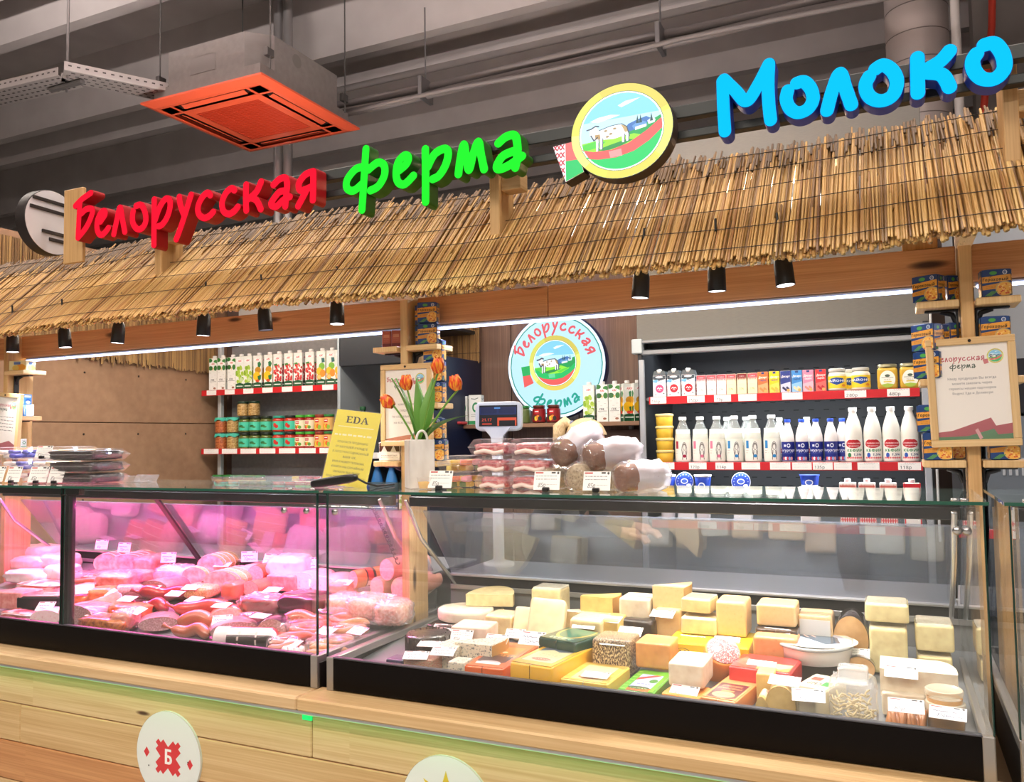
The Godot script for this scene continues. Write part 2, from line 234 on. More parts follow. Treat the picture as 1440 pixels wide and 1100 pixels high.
# ---------------------------------------------------------------- mesh builder
class MB:
	var v := PackedVector3Array()
	var n := PackedVector3Array()
	var u := PackedVector2Array()
	var i := PackedInt32Array()
	func tri(a: Vector3, b: Vector3, c: Vector3, ua := Vector2(), ub := Vector2(), uc := Vector2()) -> void:
		var k := v.size()
		var nn := (b - a).cross(c - a).normalized()
		for p in [a, b, c]: v.append(p); n.append(nn)
		u.append(ua); u.append(ub); u.append(uc)
		i.append(k); i.append(k + 2); i.append(k + 1)
	# a b c d run counter-clockwise seen from outside; a is lower left
	func quad(a: Vector3, b: Vector3, c: Vector3, d: Vector3, ua := Vector2(0, 1), ub := Vector2(1, 1), uc := Vector2(1, 0), ud := Vector2(0, 0)) -> void:
		var k := v.size()
		var nn := (c - a).cross(d - b).normalized()
		for p in [a, b, c, d]: v.append(p); n.append(nn)
		for q in [ua, ub, uc, ud]: u.append(q)
		for q in [0, 2, 1, 0, 3, 2]: i.append(k + q)
	# rows of points, joined smoothly; normals are averaged over the faces
	func grid(rows: Array, flip := false, closed := false) -> void:
		var k := v.size()
		var w: int = rows[0].size()
		var h := rows.size()
		for r in h:
			for c in w:
				v.append(rows[r][c]); n.append(Vector3.ZERO); u.append(Vector2(float(c) / (w - 1), float(r) / (h - 1)))
		for r in h - 1:
			for c in w - 1:
				var a := k + r * w + c
				var b := a + 1
				var d := a + w
				var e := d + 1
				var nn := (v[e] - v[a]).cross(v[d] - v[b])
				if flip: nn = -nn
				for q in [a, b, d, e]: n[q] += nn
				for q in ([a, b, e, a, e, d] if flip else [a, e, b, a, d, e]): i.append(q)
		if closed:
			for r in h:
				var s := n[k + r * w] + n[k + r * w + w - 1]
				n[k + r * w] = s; n[k + r * w + w - 1] = s
		for q in range(k, v.size()):
			n[q] = n[q].normalized() if n[q].length() > 1e-12 else Vector3.UP
	func box(c: Vector3, s: Vector3, bev := 0.0, xf := Transform3D()) -> void:
		var h := s / 2
		var b := minf(bev, minf(h.x, minf(h.y, h.z)) * 0.9)
		for ax in 3:
			for sg in [-1.0, 1.0]:
				var a1 := (ax + 1) % 3
				var a2 := (ax + 2) % 3
				if ax == 1: a1 = 0; a2 = 2
				if ax == 0: a1 = 2; a2 = 1
				# (a1, a2) spans the face; outward normal along ax*sg
				var ps := []
				for q in [[-1, -1], [1, -1], [1, 1], [-1, 1]]:
					var p := Vector3.ZERO
					p[ax] = h[ax] * sg
					p[a1] = (h[a1] - b) * q[0]
					p[a2] = (h[a2] - b) * q[1]
					ps.append(xf * (c + p))
				var out: Vector3 = xf.basis * (Vector3.RIGHT if ax == 0 else Vector3.UP if ax == 1 else Vector3.BACK) * sg
				var nn: Vector3 = (ps[2] - ps[0]).cross(ps[3] - ps[1])
				if nn.dot(out) < 0: quad(ps[1], ps[0], ps[3], ps[2])
				else: quad(ps[0], ps[1], ps[2], ps[3])
		if b > 0:
			for ax in 3:
				var a1 := (ax + 1) % 3
				var a2 := (ax + 2) % 3
				for s1 in [-1.0, 1.0]:
					for s2 in [-1.0, 1.0]:
						var p := [Vector3.ZERO, Vector3.ZERO, Vector3.ZERO, Vector3.ZERO]
						for q in 4:
							p[q][ax] = (h[ax] - b) * (-1.0 if q in [0, 3] else 1.0)
							p[q][a1] = (h[a1] - (b if q > 1 else 0.0)) * s1
							p[q][a2] = (h[a2] - (0.0 if q > 1 else b)) * s2
							p[q] = xf * (c + p[q])
						var out := Vector3.ZERO
						out[a1] = s1; out[a2] = s2
						out = xf.basis * out
						if (p[2] - p[0]).cross(p[3] - p[1]).dot(out) < 0: quad(p[1], p[0], p[3], p[2])
						else: quad(p[0], p[1], p[2], p[3])
			for q in 8:
				var sg := Vector3(1 if q & 1 else -1, 1 if q & 2 else -1, 1 if q & 4 else -1)
				var t := []
				for ax in 3:
					var p := (h - Vector3.ONE * b) * sg
					p[ax] = h[ax] * sg[ax]
					t.append(xf * (c + p))
				if (t[1] - t[0]).cross(t[2] - t[0]).dot(xf.basis * sg) < 0: tri(t[0], t[2], t[1])
				else: tri(t[0], t[1], t[2])
	# plank: u runs along the longest edge in metres, v across; each gets its own piece of grain
	func plank(c: Vector3, s: Vector3, bev := 0.002, seed_ := 0, xf := Transform3D(), scale := Vector2(0.6, 2.4)) -> void:
		var k := v.size()
		box(c, s, bev, xf)
		var la := 0
		if s.y > s[la]: la = 1
		if s.z > s[la]: la = 2
		var o := Vector2(fmod(seed_ * 0.377, 1.0), fmod(seed_ * 0.619, 1.0))
		var inv := xf.affine_inverse()
		for q in range(k, v.size()):
			var p := inv * v[q] - c
			var nn := inv.basis * n[q]
			var ac := (la + 1) % 3
			if absf(nn[ac]) > 0.7: ac = (la + 2) % 3
			u[q] = Vector2(p[la] * scale.x, p[ac] * scale.y) + o
	# profile [[r, y], ...] from bottom to top, turned about y
	func lathe(profile: Array, seg := 20, xf := Transform3D(), sx := 1.0, sz := 1.0) -> void:
		var rows := []
		for p in profile:
			var row := []
			for q in seg + 1:
				var a := TAU * q / seg
				row.append(xf * Vector3(sin(a) * p[0] * sx, p[1], cos(a) * p[0] * sz))
			rows.append(row)
		var k := v.size()
		grid(rows, false, true)
		var y0: float = profile[0][1]
		var y1: float = profile[-1][1]
		for q in range(k, v.size()):
			var w := (q - k) / (seg + 1)
			u[q] = Vector2(float((q - k) % (seg + 1)) / seg, 1.0 - (float(profile[w][1]) - y0) / maxf(1e-6, y1 - y0))
	func tube(pts: Array, rad, seg := 10, caps := true, flat := 1.0) -> void:
		var rows := []
		var up := Vector3.UP
		for k in pts.size():
			var t: Vector3 = (pts[mini(k + 1, pts.size() - 1)] - pts[maxi(k - 1, 0)]).normalized()
			if k == 0 and absf(t.dot(up)) > 0.9: up = Vector3.BACK
			var x := up.cross(t).normalized()
			if x.length() < 0.5: x = Vector3.RIGHT
			up = t.cross(x).normalized()
			var r: float = rad[k] if rad is Array else rad
			var row := []
			for q in seg + 1:
				var a := TAU * q / seg
				row.append(pts[k] + x * cos(a) * r + up * sin(a) * r * flat)
			rows.append(row)
		if caps:
			var r0 := []
			var r1 := []
			for q in seg + 1: r0.append(pts[0]); r1.append(pts[-1])
			rows.push_front(r0); rows.append(r1)
		grid(rows, false, true)
	func disc(c: Vector3, ax: Vector3, r: float, seg := 20, ry := -1.0) -> void:
		var z := ax.normalized()
		var x := (Vector3.UP if absf(z.y) < 0.9 else Vector3.RIGHT).cross(z).normalized()
		var y := z.cross(x)
		if ry < 0: ry = r
		for q in seg:
			var a := TAU * q / seg
			var b := TAU * (q + 1) / seg
			tri(c, c + x * cos(a) * r + y * sin(a) * ry, c + x * cos(b) * r + y * sin(b) * ry, Vector2(0.5, 0.5), Vector2(0.5 + cos(a) / 2, 0.5 - sin(a) / 2), Vector2(0.5 + cos(b) / 2, 0.5 - sin(b) / 2))
	# outline in x, y (any turn) extruded from z0 to z1
	func prism(poly: PackedVector2Array, z0: float, z1: float, xf := Transform3D(), front := true, back := true, sides := true) -> void:
		var p := poly
		if Geometry2D.is_polygon_clockwise(p): p.reverse()
		var m := p.size()
		var ix := Geometry2D.triangulate_polygon(p)
		var lo := p[0]
		var hi := p[0]
		for q in p: lo = lo.min(q); hi = hi.max(q)
		var sz := (hi - lo).max(Vector2(1e-6, 1e-6))
		for t in range(0, ix.size(), 3):
			var a := p[ix[t]]
			var b := p[ix[t + 1]]
			var c := p[ix[t + 2]]
			if (b - a).cross(c - a) < 0: var w := b; b = c; c = w
			var f := func(q: Vector2) -> Vector2: return Vector2((q.x - lo.x) / sz.x, 1.0 - (q.y - lo.y) / sz.y)
			if front: tri(xf * Vector3(a.x, a.y, z1), xf * Vector3(b.x, b.y, z1), xf * Vector3(c.x, c.y, z1), f.call(a), f.call(b), f.call(c))
			if back: tri(xf * Vector3(a.x, a.y, z0), xf * Vector3(c.x, c.y, z0), xf * Vector3(b.x, b.y, z0), f.call(a), f.call(c), f.call(b))
		if sides:
			for q in m:
				var a := p[q]
				var b := p[(q + 1) % m]
				quad(xf * Vector3(a.x, a.y, z0), xf * Vector3(b.x, b.y, z0), xf * Vector3(b.x, b.y, z1), xf * Vector3(a.x, a.y, z1))
	# a rounded, slightly uneven lump: superellipsoid of that size; e near 1 is an ellipsoid, small is boxy
	func lump(c: Vector3, s: Vector3, e := 0.5, amp := 0.0, seed_ := 1, xf := Transform3D(), seg := 22, rings := 12, freq := 3.0) -> void:
		var no := FastNoiseLite.new()
		no.seed = seed_; no.frequency = 1.0
		var sp := func(x: float) -> float: return signf(x) * pow(absf(x), e)
		var rows := []
		for r in rings + 1:
			var t := -PI / 2 + PI * r / rings
			var row := []
			for q in seg + 1:
				var a := TAU * q / seg
				var d := Vector3(sp.call(cos(t)) * sp.call(sin(a)), sp.call(sin(t)), sp.call(cos(t)) * sp.call(cos(a)))
				var k := 1.0
				if amp > 0: k += amp * no.get_noise_3dv(d * freq + Vector3(seed_, 0, 0))
				row.append(xf * (c + d * s / 2 * k))
			rows.append(row)
		grid(rows, false, true)
	func mesh() -> ArrayMesh:
		var a := []
		a.resize(Mesh.ARRAY_MAX)
		a[Mesh.ARRAY_VERTEX] = v; a[Mesh.ARRAY_NORMAL] = n; a[Mesh.ARRAY_TEX_UV] = u; a[Mesh.ARRAY_INDEX] = i
		var m := ArrayMesh.new()
		m.add_surface_from_arrays(Mesh.PRIMITIVE_TRIANGLES, a)
		return m

# ---------------------------------------------------------------- scene tree
var used := {}

func numbered(called: String) -> String:
	used[called] = used.get(called, -1) + 1
	return called if used[called] == 0 else "%s_%03d" % [called, used[called]]

func metas(o: Node3D, label: String, category: String, group := "") -> void:
	o.set_meta("label", label)
	o.set_meta("category", category)
	if group: o.set_meta("group", group)

func thing(called: String, label: String, category: String, at := Vector3.ZERO, turn := 0.0, group := "") -> Node3D:
	var o := Node3D.new()
	o.name = numbered(called)
	add_child(o)
	o.position = at
	o.rotation.y = turn
	metas(o, label, category, group)
	return o

func obj(called: String, b, m: Material, parent: Node3D, at := Vector3.ZERO) -> MeshInstance3D:
	if b is MB and b.v.is_empty(): return null
	var o := MeshInstance3D.new()
	o.mesh = b.mesh() if b is MB else b
	o.material_override = m
	o.name = called
	parent.add_child(o, true)
	o.position = at
	return o

func solo(called: String, b, m: Material, label: String, category: String, at := Vector3.ZERO, turn := 0.0, group := "") -> MeshInstance3D:
	var o := MeshInstance3D.new()
	o.mesh = b.mesh() if b is MB else b
	o.material_override = m
	o.name = numbered(called)
	add_child(o)
	o.position = at
	o.rotation.y = turn
	metas(o, label, category, group)
	return o

func struct(called: String, b, m: Material, parent: Node3D = null) -> MeshInstance3D:
	var o := MeshInstance3D.new()
	o.mesh = b.mesh() if b is MB else b
	o.material_override = m
	o.name = called
	(parent if parent else self).add_child(o, true)
	if parent == null: o.set_meta("kind", "structure")
	return o

func dup(root: Node3D, at: Vector3, turn: float, label: String, called := "") -> Node3D:
	var r: Node3D = root.duplicate()
	r.name = numbered(called if called else String(root.name).rstrip("_0123456789"))
	add_child(r)
	r.position = at
	r.rotation.y = turn
	r.set_meta("label", label)
	return r

func turned(x := 0.0, y := 0.0, z := 0.0, at := Vector3.ZERO) -> Transform3D:
	return Transform3D(Basis.from_euler(Vector3(x, y, z)), at)

# ---------------------------------------------------------------- materials
var mats := {}

func mat(c: Color, rough := 0.6, metal := 0.0, spec := 0.5) -> StandardMaterial3D:
	var key := "%s %s %s %s" % [c, rough, metal, spec]
	if mats.has(key): return mats[key]
	var m := StandardMaterial3D.new()
	m.albedo_color = c; m.roughness = rough; m.metallic = metal; m.metallic_specular = spec
	mats[key] = m
	return m

func hexm(h: String, rough := 0.6, metal := 0.0) -> StandardMaterial3D:
	return mat(Color.html(h), rough, metal)

func texm(t, rough := 0.6, coat := 0.0) -> StandardMaterial3D:
	var key := "t%d %s %s" % [t.get_instance_id(), rough, coat]
	if mats.has(key): return mats[key]
	var m := StandardMaterial3D.new()
	if t is Ref:
		m.albedo_texture = t.sheet
		m.uv1_scale = Vector3(t.place.size.x, t.place.size.y, 1)
		m.uv1_offset = Vector3(t.place.position.x, t.place.position.y, 0)
	else:
		m.albedo_texture = t
	m.roughness = rough
	if coat > 0: m.clearcoat_enabled = true; m.clearcoat = coat; m.clearcoat_roughness = 0.12
	mats[key] = m
	return m

func glow(c: Color, e := 1.0, tex: Texture2D = null) -> StandardMaterial3D:
	var m := StandardMaterial3D.new()
	m.albedo_color = c.darkened(0.4); m.roughness = 0.35
	m.emission_enabled = true; m.emission = c; m.emission_energy_multiplier = e
	if tex:
		m.albedo_color = Color(0.2, 0.2, 0.2); m.albedo_texture = tex
		m.emission = Color.WHITE; m.emission_texture = tex; m.emission_operator = BaseMaterial3D.EMISSION_OP_MULTIPLY
	return m

func glass(c := Color(0.9, 0.97, 0.94), a := 0.06, rough := 0.0, metal := 0.0) -> StandardMaterial3D:
	var key := "g%s %s %s %s" % [c, a, rough, metal]
	if mats.has(key): return mats[key]
	var m := StandardMaterial3D.new()
	m.transparency = BaseMaterial3D.TRANSPARENCY_ALPHA
	m.albedo_color = Color(c.r, c.g, c.b, a); m.roughness = rough; m.metallic = metal
	mats[key] = m
	return m

func noise(freq: float, oct := 3, type := FastNoiseLite.TYPE_SIMPLEX_SMOOTH, seed_ := 1) -> FastNoiseLite:
	var f := FastNoiseLite.new()
	f.noise_type = type; f.frequency = freq; f.seed = seed_; f.fractal_octaves = oct
	return f

func ramp(stops: Array) -> Gradient:
	var g := Gradient.new()
	var o := PackedFloat32Array()
	var c := PackedColorArray()
	for s in stops: o.append(s[0]); c.append(Color.html(s[1]))
	g.offsets = o; g.colors = c
	return g

func ntex(f: FastNoiseLite, g: Gradient, size := 256) -> NoiseTexture2D:
	var t := NoiseTexture2D.new()
	t.width = size; t.height = size; t.seamless = true; t.noise = f; t.color_ramp = g
	return t

# noise colours laid over any shape, in the object's own axes
func trim_mat(key: String, f: FastNoiseLite, stops: Array, scale: Vector3, rough := 0.6, coat := 0.0, relief := 0.0) -> StandardMaterial3D:
	if mats.has(key): return mats[key]
	var m := StandardMaterial3D.new()
	m.albedo_texture = ntex(f, ramp(stops))
	m.roughness = rough
	m.uv1_triplanar = true
	m.uv1_scale = scale
	if coat > 0: m.clearcoat_enabled = true; m.clearcoat = coat; m.clearcoat_roughness = 0.08
	if relief > 0:
		m.heightmap_enabled = true
		m.heightmap_texture = m.albedo_texture
		m.heightmap_scale = relief
	mats[key] = m
	return m

# ---------------------------------------------------------------- drawing prints
class Pic:
	var im: Image
	var w: int
	var h: int
	func _init(w_: int, h_: int, c: Color) -> void:
		w = w_; h = h_
		im = Image.create(w, h, false, Image.FORMAT_RGB8)
		im.fill(c)
	func rect(x: float, y: float, ww: float, hh: float, c) -> Pic:
		im.fill_rect(Rect2i(int(x * w), int(y * h), maxi(1, int(ww * w)), maxi(1, int(hh * h))), Color(c))
		return self
	# outline in 0..1 of the picture
	func poly(p: Array, c) -> Pic:
		var q := []
		for k in range(0, p.size(), 2): q.append(Vector2(p[k] * w, p[k + 1] * h))
		fill(q, Color(c))
		return self
	func fill(q: Array, c: Color) -> void:
		var lo := h
		var hi := 0
		for p in q: lo = mini(lo, int(floor(p.y))); hi = maxi(hi, int(ceil(p.y)))
		for y in range(maxi(0, lo), mini(h, hi + 1)):
			var yy := y + 0.5
			var xs := []
			for k in q.size():
				var a: Vector2 = q[k]
				var b: Vector2 = q[(k + 1) % q.size()]
				if (a.y <= yy) != (b.y <= yy): xs.append(a.x + (yy - a.y) / (b.y - a.y) * (b.x - a.x))
			xs.sort()
			for k in range(0, xs.size() - 1, 2):
				var x0 := maxi(0, int(round(xs[k])))
				var x1 := mini(w, int(round(xs[k + 1])))
				if x1 > x0: im.fill_rect(Rect2i(x0, y, x1 - x0, 1), c)
	func oval(x: float, y: float, rx: float, ry: float, c, turn := 0.0) -> Pic:
		var q := []
		for k in 32:
			var a := TAU * k / 32
			var p := Vector2(cos(a) * rx * w, sin(a) * ry * h).rotated(turn)
			q.append(p + Vector2(x * w, y * h))
		fill(q, Color(c))
		return self
	func line(p: Array, r: float, c) -> Pic:
		for k in range(0, p.size() - 2, 2):
			var a := Vector2(p[k] * w, p[k + 1] * h)
			var b := Vector2(p[k + 2] * w, p[k + 3] * h)
			var d := (b - a).normalized().orthogonal() * r * w
			fill([a + d, b + d, b - d, a - d], Color(c))
			if r * w > 1.0:
				for e in [a, b]:
					var o := []
					for t in 12: o.append(e + Vector2(r * w, 0).rotated(TAU * t / 12))
					fill(o, Color(c))
		return self
	# letters by a font; x is the middle, y the baseline, size the height of a capital as a share of the picture's height
	func text(s: String, x: float, y: float, size: float, c, slant := 0.0, bold := false, serif := false, squeeze := 1.0) -> Pic:
		var f := SystemFont.new()
		f.font_names = PackedStringArray(["Droid Serif" if serif else "Droid Sans"])
		f.font_weight = 700 if bold else 400
		var t := TextMesh.new()
		t.font = f; t.font_size = 32; t.pixel_size = 0.01; t.depth = 0.0; t.curve_step = 2.0; t.text = s
		t.horizontal_alignment = HORIZONTAL_ALIGNMENT_CENTER; t.vertical_alignment = VERTICAL_ALIGNMENT_CENTER
		var a := t.get_mesh_arrays()
		var vs: PackedVector3Array = a[Mesh.ARRAY_VERTEX]
		if vs.is_empty(): return self
		var ix: PackedInt32Array = a[Mesh.ARRAY_INDEX] if a[Mesh.ARRAY_INDEX] != null else PackedInt32Array(range(vs.size()))
		var k := size * h / 0.228
		for q in range(0, ix.size(), 3):
			var tr := []
			for e in 3:
				var p := vs[ix[q + e]]
				var py := p.y + 0.114
				tr.append(Vector2(x * w + (p.x * squeeze + py * slant) * k, y * h - py * k))
			fill(tr, Color(c))
		return self
	# rows of illegible small print
	func scrawl(x: float, y: float, ww: float, rows: int, step: float, c, seed_ := 1, r := 0.006) -> Pic:
		var g := RandomNumberGenerator.new()
		g.seed = seed_
		for k in rows:
			var at := x
			while at < x + ww:
				var l := g.randf_range(0.03, 0.11)
				var e := minf(at + l, x + ww)
				rect(at, y + k * step + g.randf_range(-0.004, 0.004), e - at, r * 2, c)
				at = e + 0.025
		return self
	func tex() -> ImageTexture:
		return ImageTexture.create_from_image(im)

# ---------------------------------------------------------------- camera, air, lights of the hall
func set_up() -> void:
	var cam := Camera3D.new()
	cam.name = "camera"
	add_child(cam)
	cam.position = Vector3(0, 1.35, 1.66)
	cam.basis = Basis(Vector3.UP, deg_to_rad(24.73)) * Basis(Vector3.RIGHT, deg_to_rad(3.16)) * Basis(Vector3.BACK, deg_to_rad(-0.862))
	cam.fov = rad_to_deg(2 * atan(550.0 / 1156.4))
	cam.near = 0.05
	cam.far = 60
	cam.current = true
	var we := WorldEnvironment.new()
	we.name = "surroundings"
	var e := Environment.new()
	e.background_mode = Environment.BG_COLOR
	e.background_color = Color(0.02, 0.02, 0.025)
	e.tonemap_mode = Environment.TONE_MAPPER_LINEAR
	e.tonemap_exposure = 1.3
	e.sdfgi_enabled = true
	e.ssao_enabled = true
	e.ssil_enabled = true
	we.environment = e
	add_child(we)
	# fluorescent battens of the hall, in rows over the aisle behind the photographer and over the stalls beyond
	for p in [[-3.4, 3.55, 2.3, 0.0], [-1.2, 3.55, 2.3, 0.0], [1.0, 3.55, 2.3, 0.0], [-2.3, 3.75, 4.4, 0.0], [0.2, 3.75, 4.4, 0.0], [-4.4, 3.6, -0.5, 0.0], [-2.0, 3.6, -0.5, 0.0], [0.4, 3.6, -0.5, 0.0]]:
		batten(Vector3(p[0], p[1], p[2]), p[3], HALL if p[2] > 0 else HALL * 0.45)
	for p in [[-3.0, 2.2, -1.5, 0.0], [-0.9, 2.2, -1.5, 0.0]]:
		batten(Vector3(p[0], p[1], p[2]), p[3], STALL)

const HALL := 3.0
const UPLIGHT := 5.0
const STALL := 1.6
const CASE := 0.9

func batten(at: Vector3, turn: float, energy: float) -> void:
	var t := thing("batten_lamp", "long white fluorescent batten hanging from the hall ceiling", "lamp", at, turn, "fluorescent battens of the hall")
	var b := MB.new()
	b.box(Vector3(0, 0.03, 0), Vector3(1.5, 0.05, 0.12), 0.01)
	obj("housing", b, hexm("c9cac8", 0.5), t)
	b = MB.new()
	b.box(Vector3(0, -0.005, 0), Vector3(1.46, 0.02, 0.1), 0.006)
	obj("diffuser", b, glow(Color(1, 0.97, 0.92), 3.0), t)
	b = MB.new()
	var top := 4.2 if at.y > 3 else 2.27
	for s in [-0.6, 0.6]: b.tube([Vector3(s, 0.05, 0), Vector3(s, top - at.y, 0)], 0.004, 6)
	obj("suspension", b, hexm("777777", 0.4, 0.8), t)
	area("batten_uplight", at + Vector3(0, 0.06, 0), Vector3(0, 1, 0), Vector2(1.46, 0.1), Color(1, 0.95, 0.93), UPLIGHT if at.y < 3 else energy * (1.6 if at.z > 0 else 5.0))
	area("batten_light", at + Vector3(0, -0.02, 0), Vector3(0, -1, 0), Vector2(1.46, 0.1), Color(1, 0.96, 0.9), energy)

func area(called: String, at: Vector3, towards: Vector3, size: Vector2, c: Color, energy: float) -> AreaLight3D:
	var l := AreaLight3D.new()
	l.name = called
	l.area_size = size
	l.light_color = c
	l.light_energy = energy
	l.area_normalize_energy = true
	l.area_range = 14.0
	l.shadow_enabled = true
	add_child(l, true)
	l.position = at
	var z := -towards.normalized()
	var x := Vector3.RIGHT
	if absf(z.x) > 0.9: x = Vector3.BACK
	var y := z.cross(x).normalized()
	x = y.cross(z)
	l.basis = Basis(x, y, z)
	return l

# ---------------------------------------------------------------- hall
var pine_h: Array
var pine_v: Array
var steel: StandardMaterial3D
var black: StandardMaterial3D

func wood(seed_: int, base: Color, dark: Color, knots: int, streak := 0.5, wid := 512, hei := 256) -> ImageTexture:
	var im := Image.create(wid, hei, false, Image.FORMAT_RGB8)
	var f := noise(0.012, 3, FastNoiseLite.TYPE_SIMPLEX_SMOOTH, seed_)
	var g := noise(0.05, 3, FastNoiseLite.TYPE_SIMPLEX_SMOOTH, seed_ + 7)
	var r := RandomNumberGenerator.new()
	r.seed = seed_
	var kn := []
	for k in knots: kn.append(Vector3(r.randf() * wid, r.randf() * hei, r.randf_range(3, 8)))
	for y in hei:
		for x in wid:
			var yy := float(y)
			var dk := 0.0
			for k in kn:
				var d: Vector2 = Vector2((x - k.x) * 0.55, y - k.y)
				var l := d.length()
				yy += signf(d.y) * k.z * 1.6 * exp(-l / (k.z * 2.2))
				if l < k.z * 1.3: dk = maxf(dk, 1.0 - l / (k.z * 1.3))
			var a := f.get_noise_2d(x * 0.35, yy * 5.0)
			var t := clampf(0.5 + a * 0.9, 0, 1)
			t = t * streak + clampf(0.5 + 0.9 * g.get_noise_2d(x * 0.12, yy * 6.0), 0, 1) * (1.0 - streak)
			var c := base.lerp(dark, t * 0.62)
			c = c.lerp(Color(0.2, 0.1, 0.05), minf(0.85, dk * 1.3))
			im.set_pixel(x, y, c)
	im.generate_mipmaps()
	return ImageTexture.create_from_image(im)

func build_hall() -> void:
	var con := trim_mat("concrete", noise(0.02, 4), [[0, "b0a8a6"], [1, "c2bbb8"]], Vector3.ONE * 0.4, 0.9)
	var b := MB.new()
	b.box(Vector3(-3.5, -0.05, -1.5), Vector3(15, 0.1, 17))
	struct("floor", b, hexm("b4b1ac", 0.4))
	b = MB.new()
	b.box(Vector3(-3.5, 4.78, -1.5), Vector3(15, 0.1, 17))
	var c := struct("ceiling", b, con)
	for k in range(-4, 4):
		for s in [0.0, -0.47]:
			b = MB.new()
			var z: float = -3.26 + 1.65 * (k + 1) + s
			b.prism(PackedVector2Array([Vector2(-0.045, 4.2), Vector2(0.045, 4.2), Vector2(0.095, 4.73), Vector2(-0.095, 4.73)]), -7.5, 7.5, Transform3D(Basis(Vector3.UP, PI / 2), Vector3(-3.5, 0, z)))
			struct("ceiling_rib", b, con, c)
	b = MB.new(); b.box(Vector3(-3.5, 2.4, -9.9), Vector3(15, 4.8, 0.2)); struct("wall_back", b, hexm("8f9794", 0.9))
	b = MB.new(); b.box(Vector3(-10.9, 2.4, -1.5), Vector3(0.2, 4.8, 17)); struct("wall_left", b, hexm("a9b0ad", 0.9))
	b = MB.new(); b.box(Vector3(3.9, 2.4, -1.5), Vector3(0.2, 4.8, 17)); struct("wall_right", b, hexm("a7a2a0", 0.9))
	b = MB.new(); b.box(Vector3(-3.5, 2.4, 6.9), Vector3(15, 4.8, 0.2)); struct("wall_front", b, hexm("a7a2a0", 0.9))
	b = MB.new(); b.box(Vector3(2.2, 2.4, -4.2), Vector3(3.3, 4.75, 0.2)); struct("wall_side", b, hexm("8f8884", 0.9))
	# the stall's own back wall of wood-print panels, its brown board side wall, and the pale panel by the fridge
	var lam := StandardMaterial3D.new()
	lam.albedo_texture = wood(21, Color.html("8a6f60"), Color.html("54423b"), 0, 0.3)
	lam.roughness = 0.55
	b = MB.new(); b.box(Vector3(-2.0, 1.25, -2.79), Vector3(4.5, 2.5, 0.06))
	var pw := struct("wall_stall", b, hexm("5b4a42", 0.8))
	for k in 4:
		b = MB.new()
		b.plank(Vector3(-2.66 + 0.42 * k, 1.25, -2.75), Vector3(0.415, 2.5, 0.02), 0.002, k + 3, Transform3D(), Vector2(0.5, 1.6))
		struct("wall_panel", b, lam, pw)
	b = MB.new(); b.box(Vector3(-3.5, 1.25, -2.755), Vector3(1.26, 2.5, 0.02)); struct("wall_panel", b, hexm("b9b6b0", 0.6), pw)
	var board := trim_mat("board", noise(0.06, 3), [[0, "97765c"], [1, "a88669"]], Vector3.ONE * 0.8, 0.75)
	b = MB.new(); b.box(Vector3(-4.33, 1.25, -1.5), Vector3(0.06, 2.5, 2.7))
	var bw := struct("wall_board", b, hexm("5a4333", 0.9))
	for r in [[0.0, 1.466], [1.47, 2.5]]:
		b = MB.new()
		b.box(Vector3(-4.28, (r[0] + r[1]) / 2, -1.5), Vector3(0.03, r[1] - r[0], 2.7), 0.003)
		struct("board_panel", b, board, bw)
	b = MB.new()
	for y in [1.02, 1.4, 1.76]:
		for k in 6: b.box(Vector3(-4.262, y, -0.5 - 0.38 * k), Vector3(0.006, 0.012, 0.012), 0.003)
	struct("board_screw", b, hexm("3a2c22", 0.6), bw)
	# ducts and pipes under the ceiling
	b = MB.new()
	var pr := []
	for k in 32:
		pr.append([0.155, 0.15 * k])
	b.lathe(pr, 32)
	var t := thing("ventilation_duct", "thick pale spiral ventilation duct rising behind the blue letters", "duct", Vector3(0.2, 0, -3.2))
	obj("duct_pipe", b, hexm("b5aba8", 0.45, 0.1), t)
	for k in range(12, 32):
		b = MB.new()
		b.lathe([[0.1552, 0.0], [0.1565, 0.003], [0.1552, 0.006]], 32, Transform3D(Basis(), Vector3(0, 0.15 * k, 0)))
		obj("seam", b, hexm("6d6562", 0.6), t)
	b = MB.new(); b.tube([Vector3(0.37, 0, -3.0), Vector3(0.37, 4.7, -3.0)], 0.022, 12)
	solo("drain_pipe", b, hexm("cfcac8", 0.5), "thin white vertical pipe just right of the spiral duct", "pipe")
	b = MB.new(); b.tube([Vector3(0.44, 2.2, -3.9), Vector3(0.56, 3.2, -3.9), Vector3(0.63, 3.75, -3.9), Vector3(0.68, 4.7, -3.9)], 0.02, 10)
	solo("fire_pipe", b, hexm("f0503c", 0.5), "red pipe climbing the wall at the top right corner", "pipe")
	b = MB.new()
	for s in [0, 1]: b.tube([Vector3(-4.0 + 0.09 * s, 0, -3.0), Vector3(-4.0 + 0.09 * s, 4.7, -3.0)], 0.034, 12)
	solo("steel_standpipe", b, hexm("a9a6a6", 0.35, 0.6), "pair of grey steel standpipes behind the red letters", "pipe")
	t = thing("conduit_run", "run of grey cable conduits clipped side by side under the ceiling", "conduit", Vector3(0, 3.72, -3.05))
	var cm := hexm("8d8786", 0.5)
	for s in [[0.0, 0.0, 0.026], [-0.085, 0.055, 0.026], [-0.12, 0.12, 0.015]]:
		b = MB.new()
		var pts := []
		for k in 14: pts.append(Vector3(-4.0 + 0.5 * k, s[0] + 0.01 * sin(k * 1.7 + s[1] * 30), s[1]))
		b.tube(pts, s[2], 10)
		obj("conduit", b, cm, t)
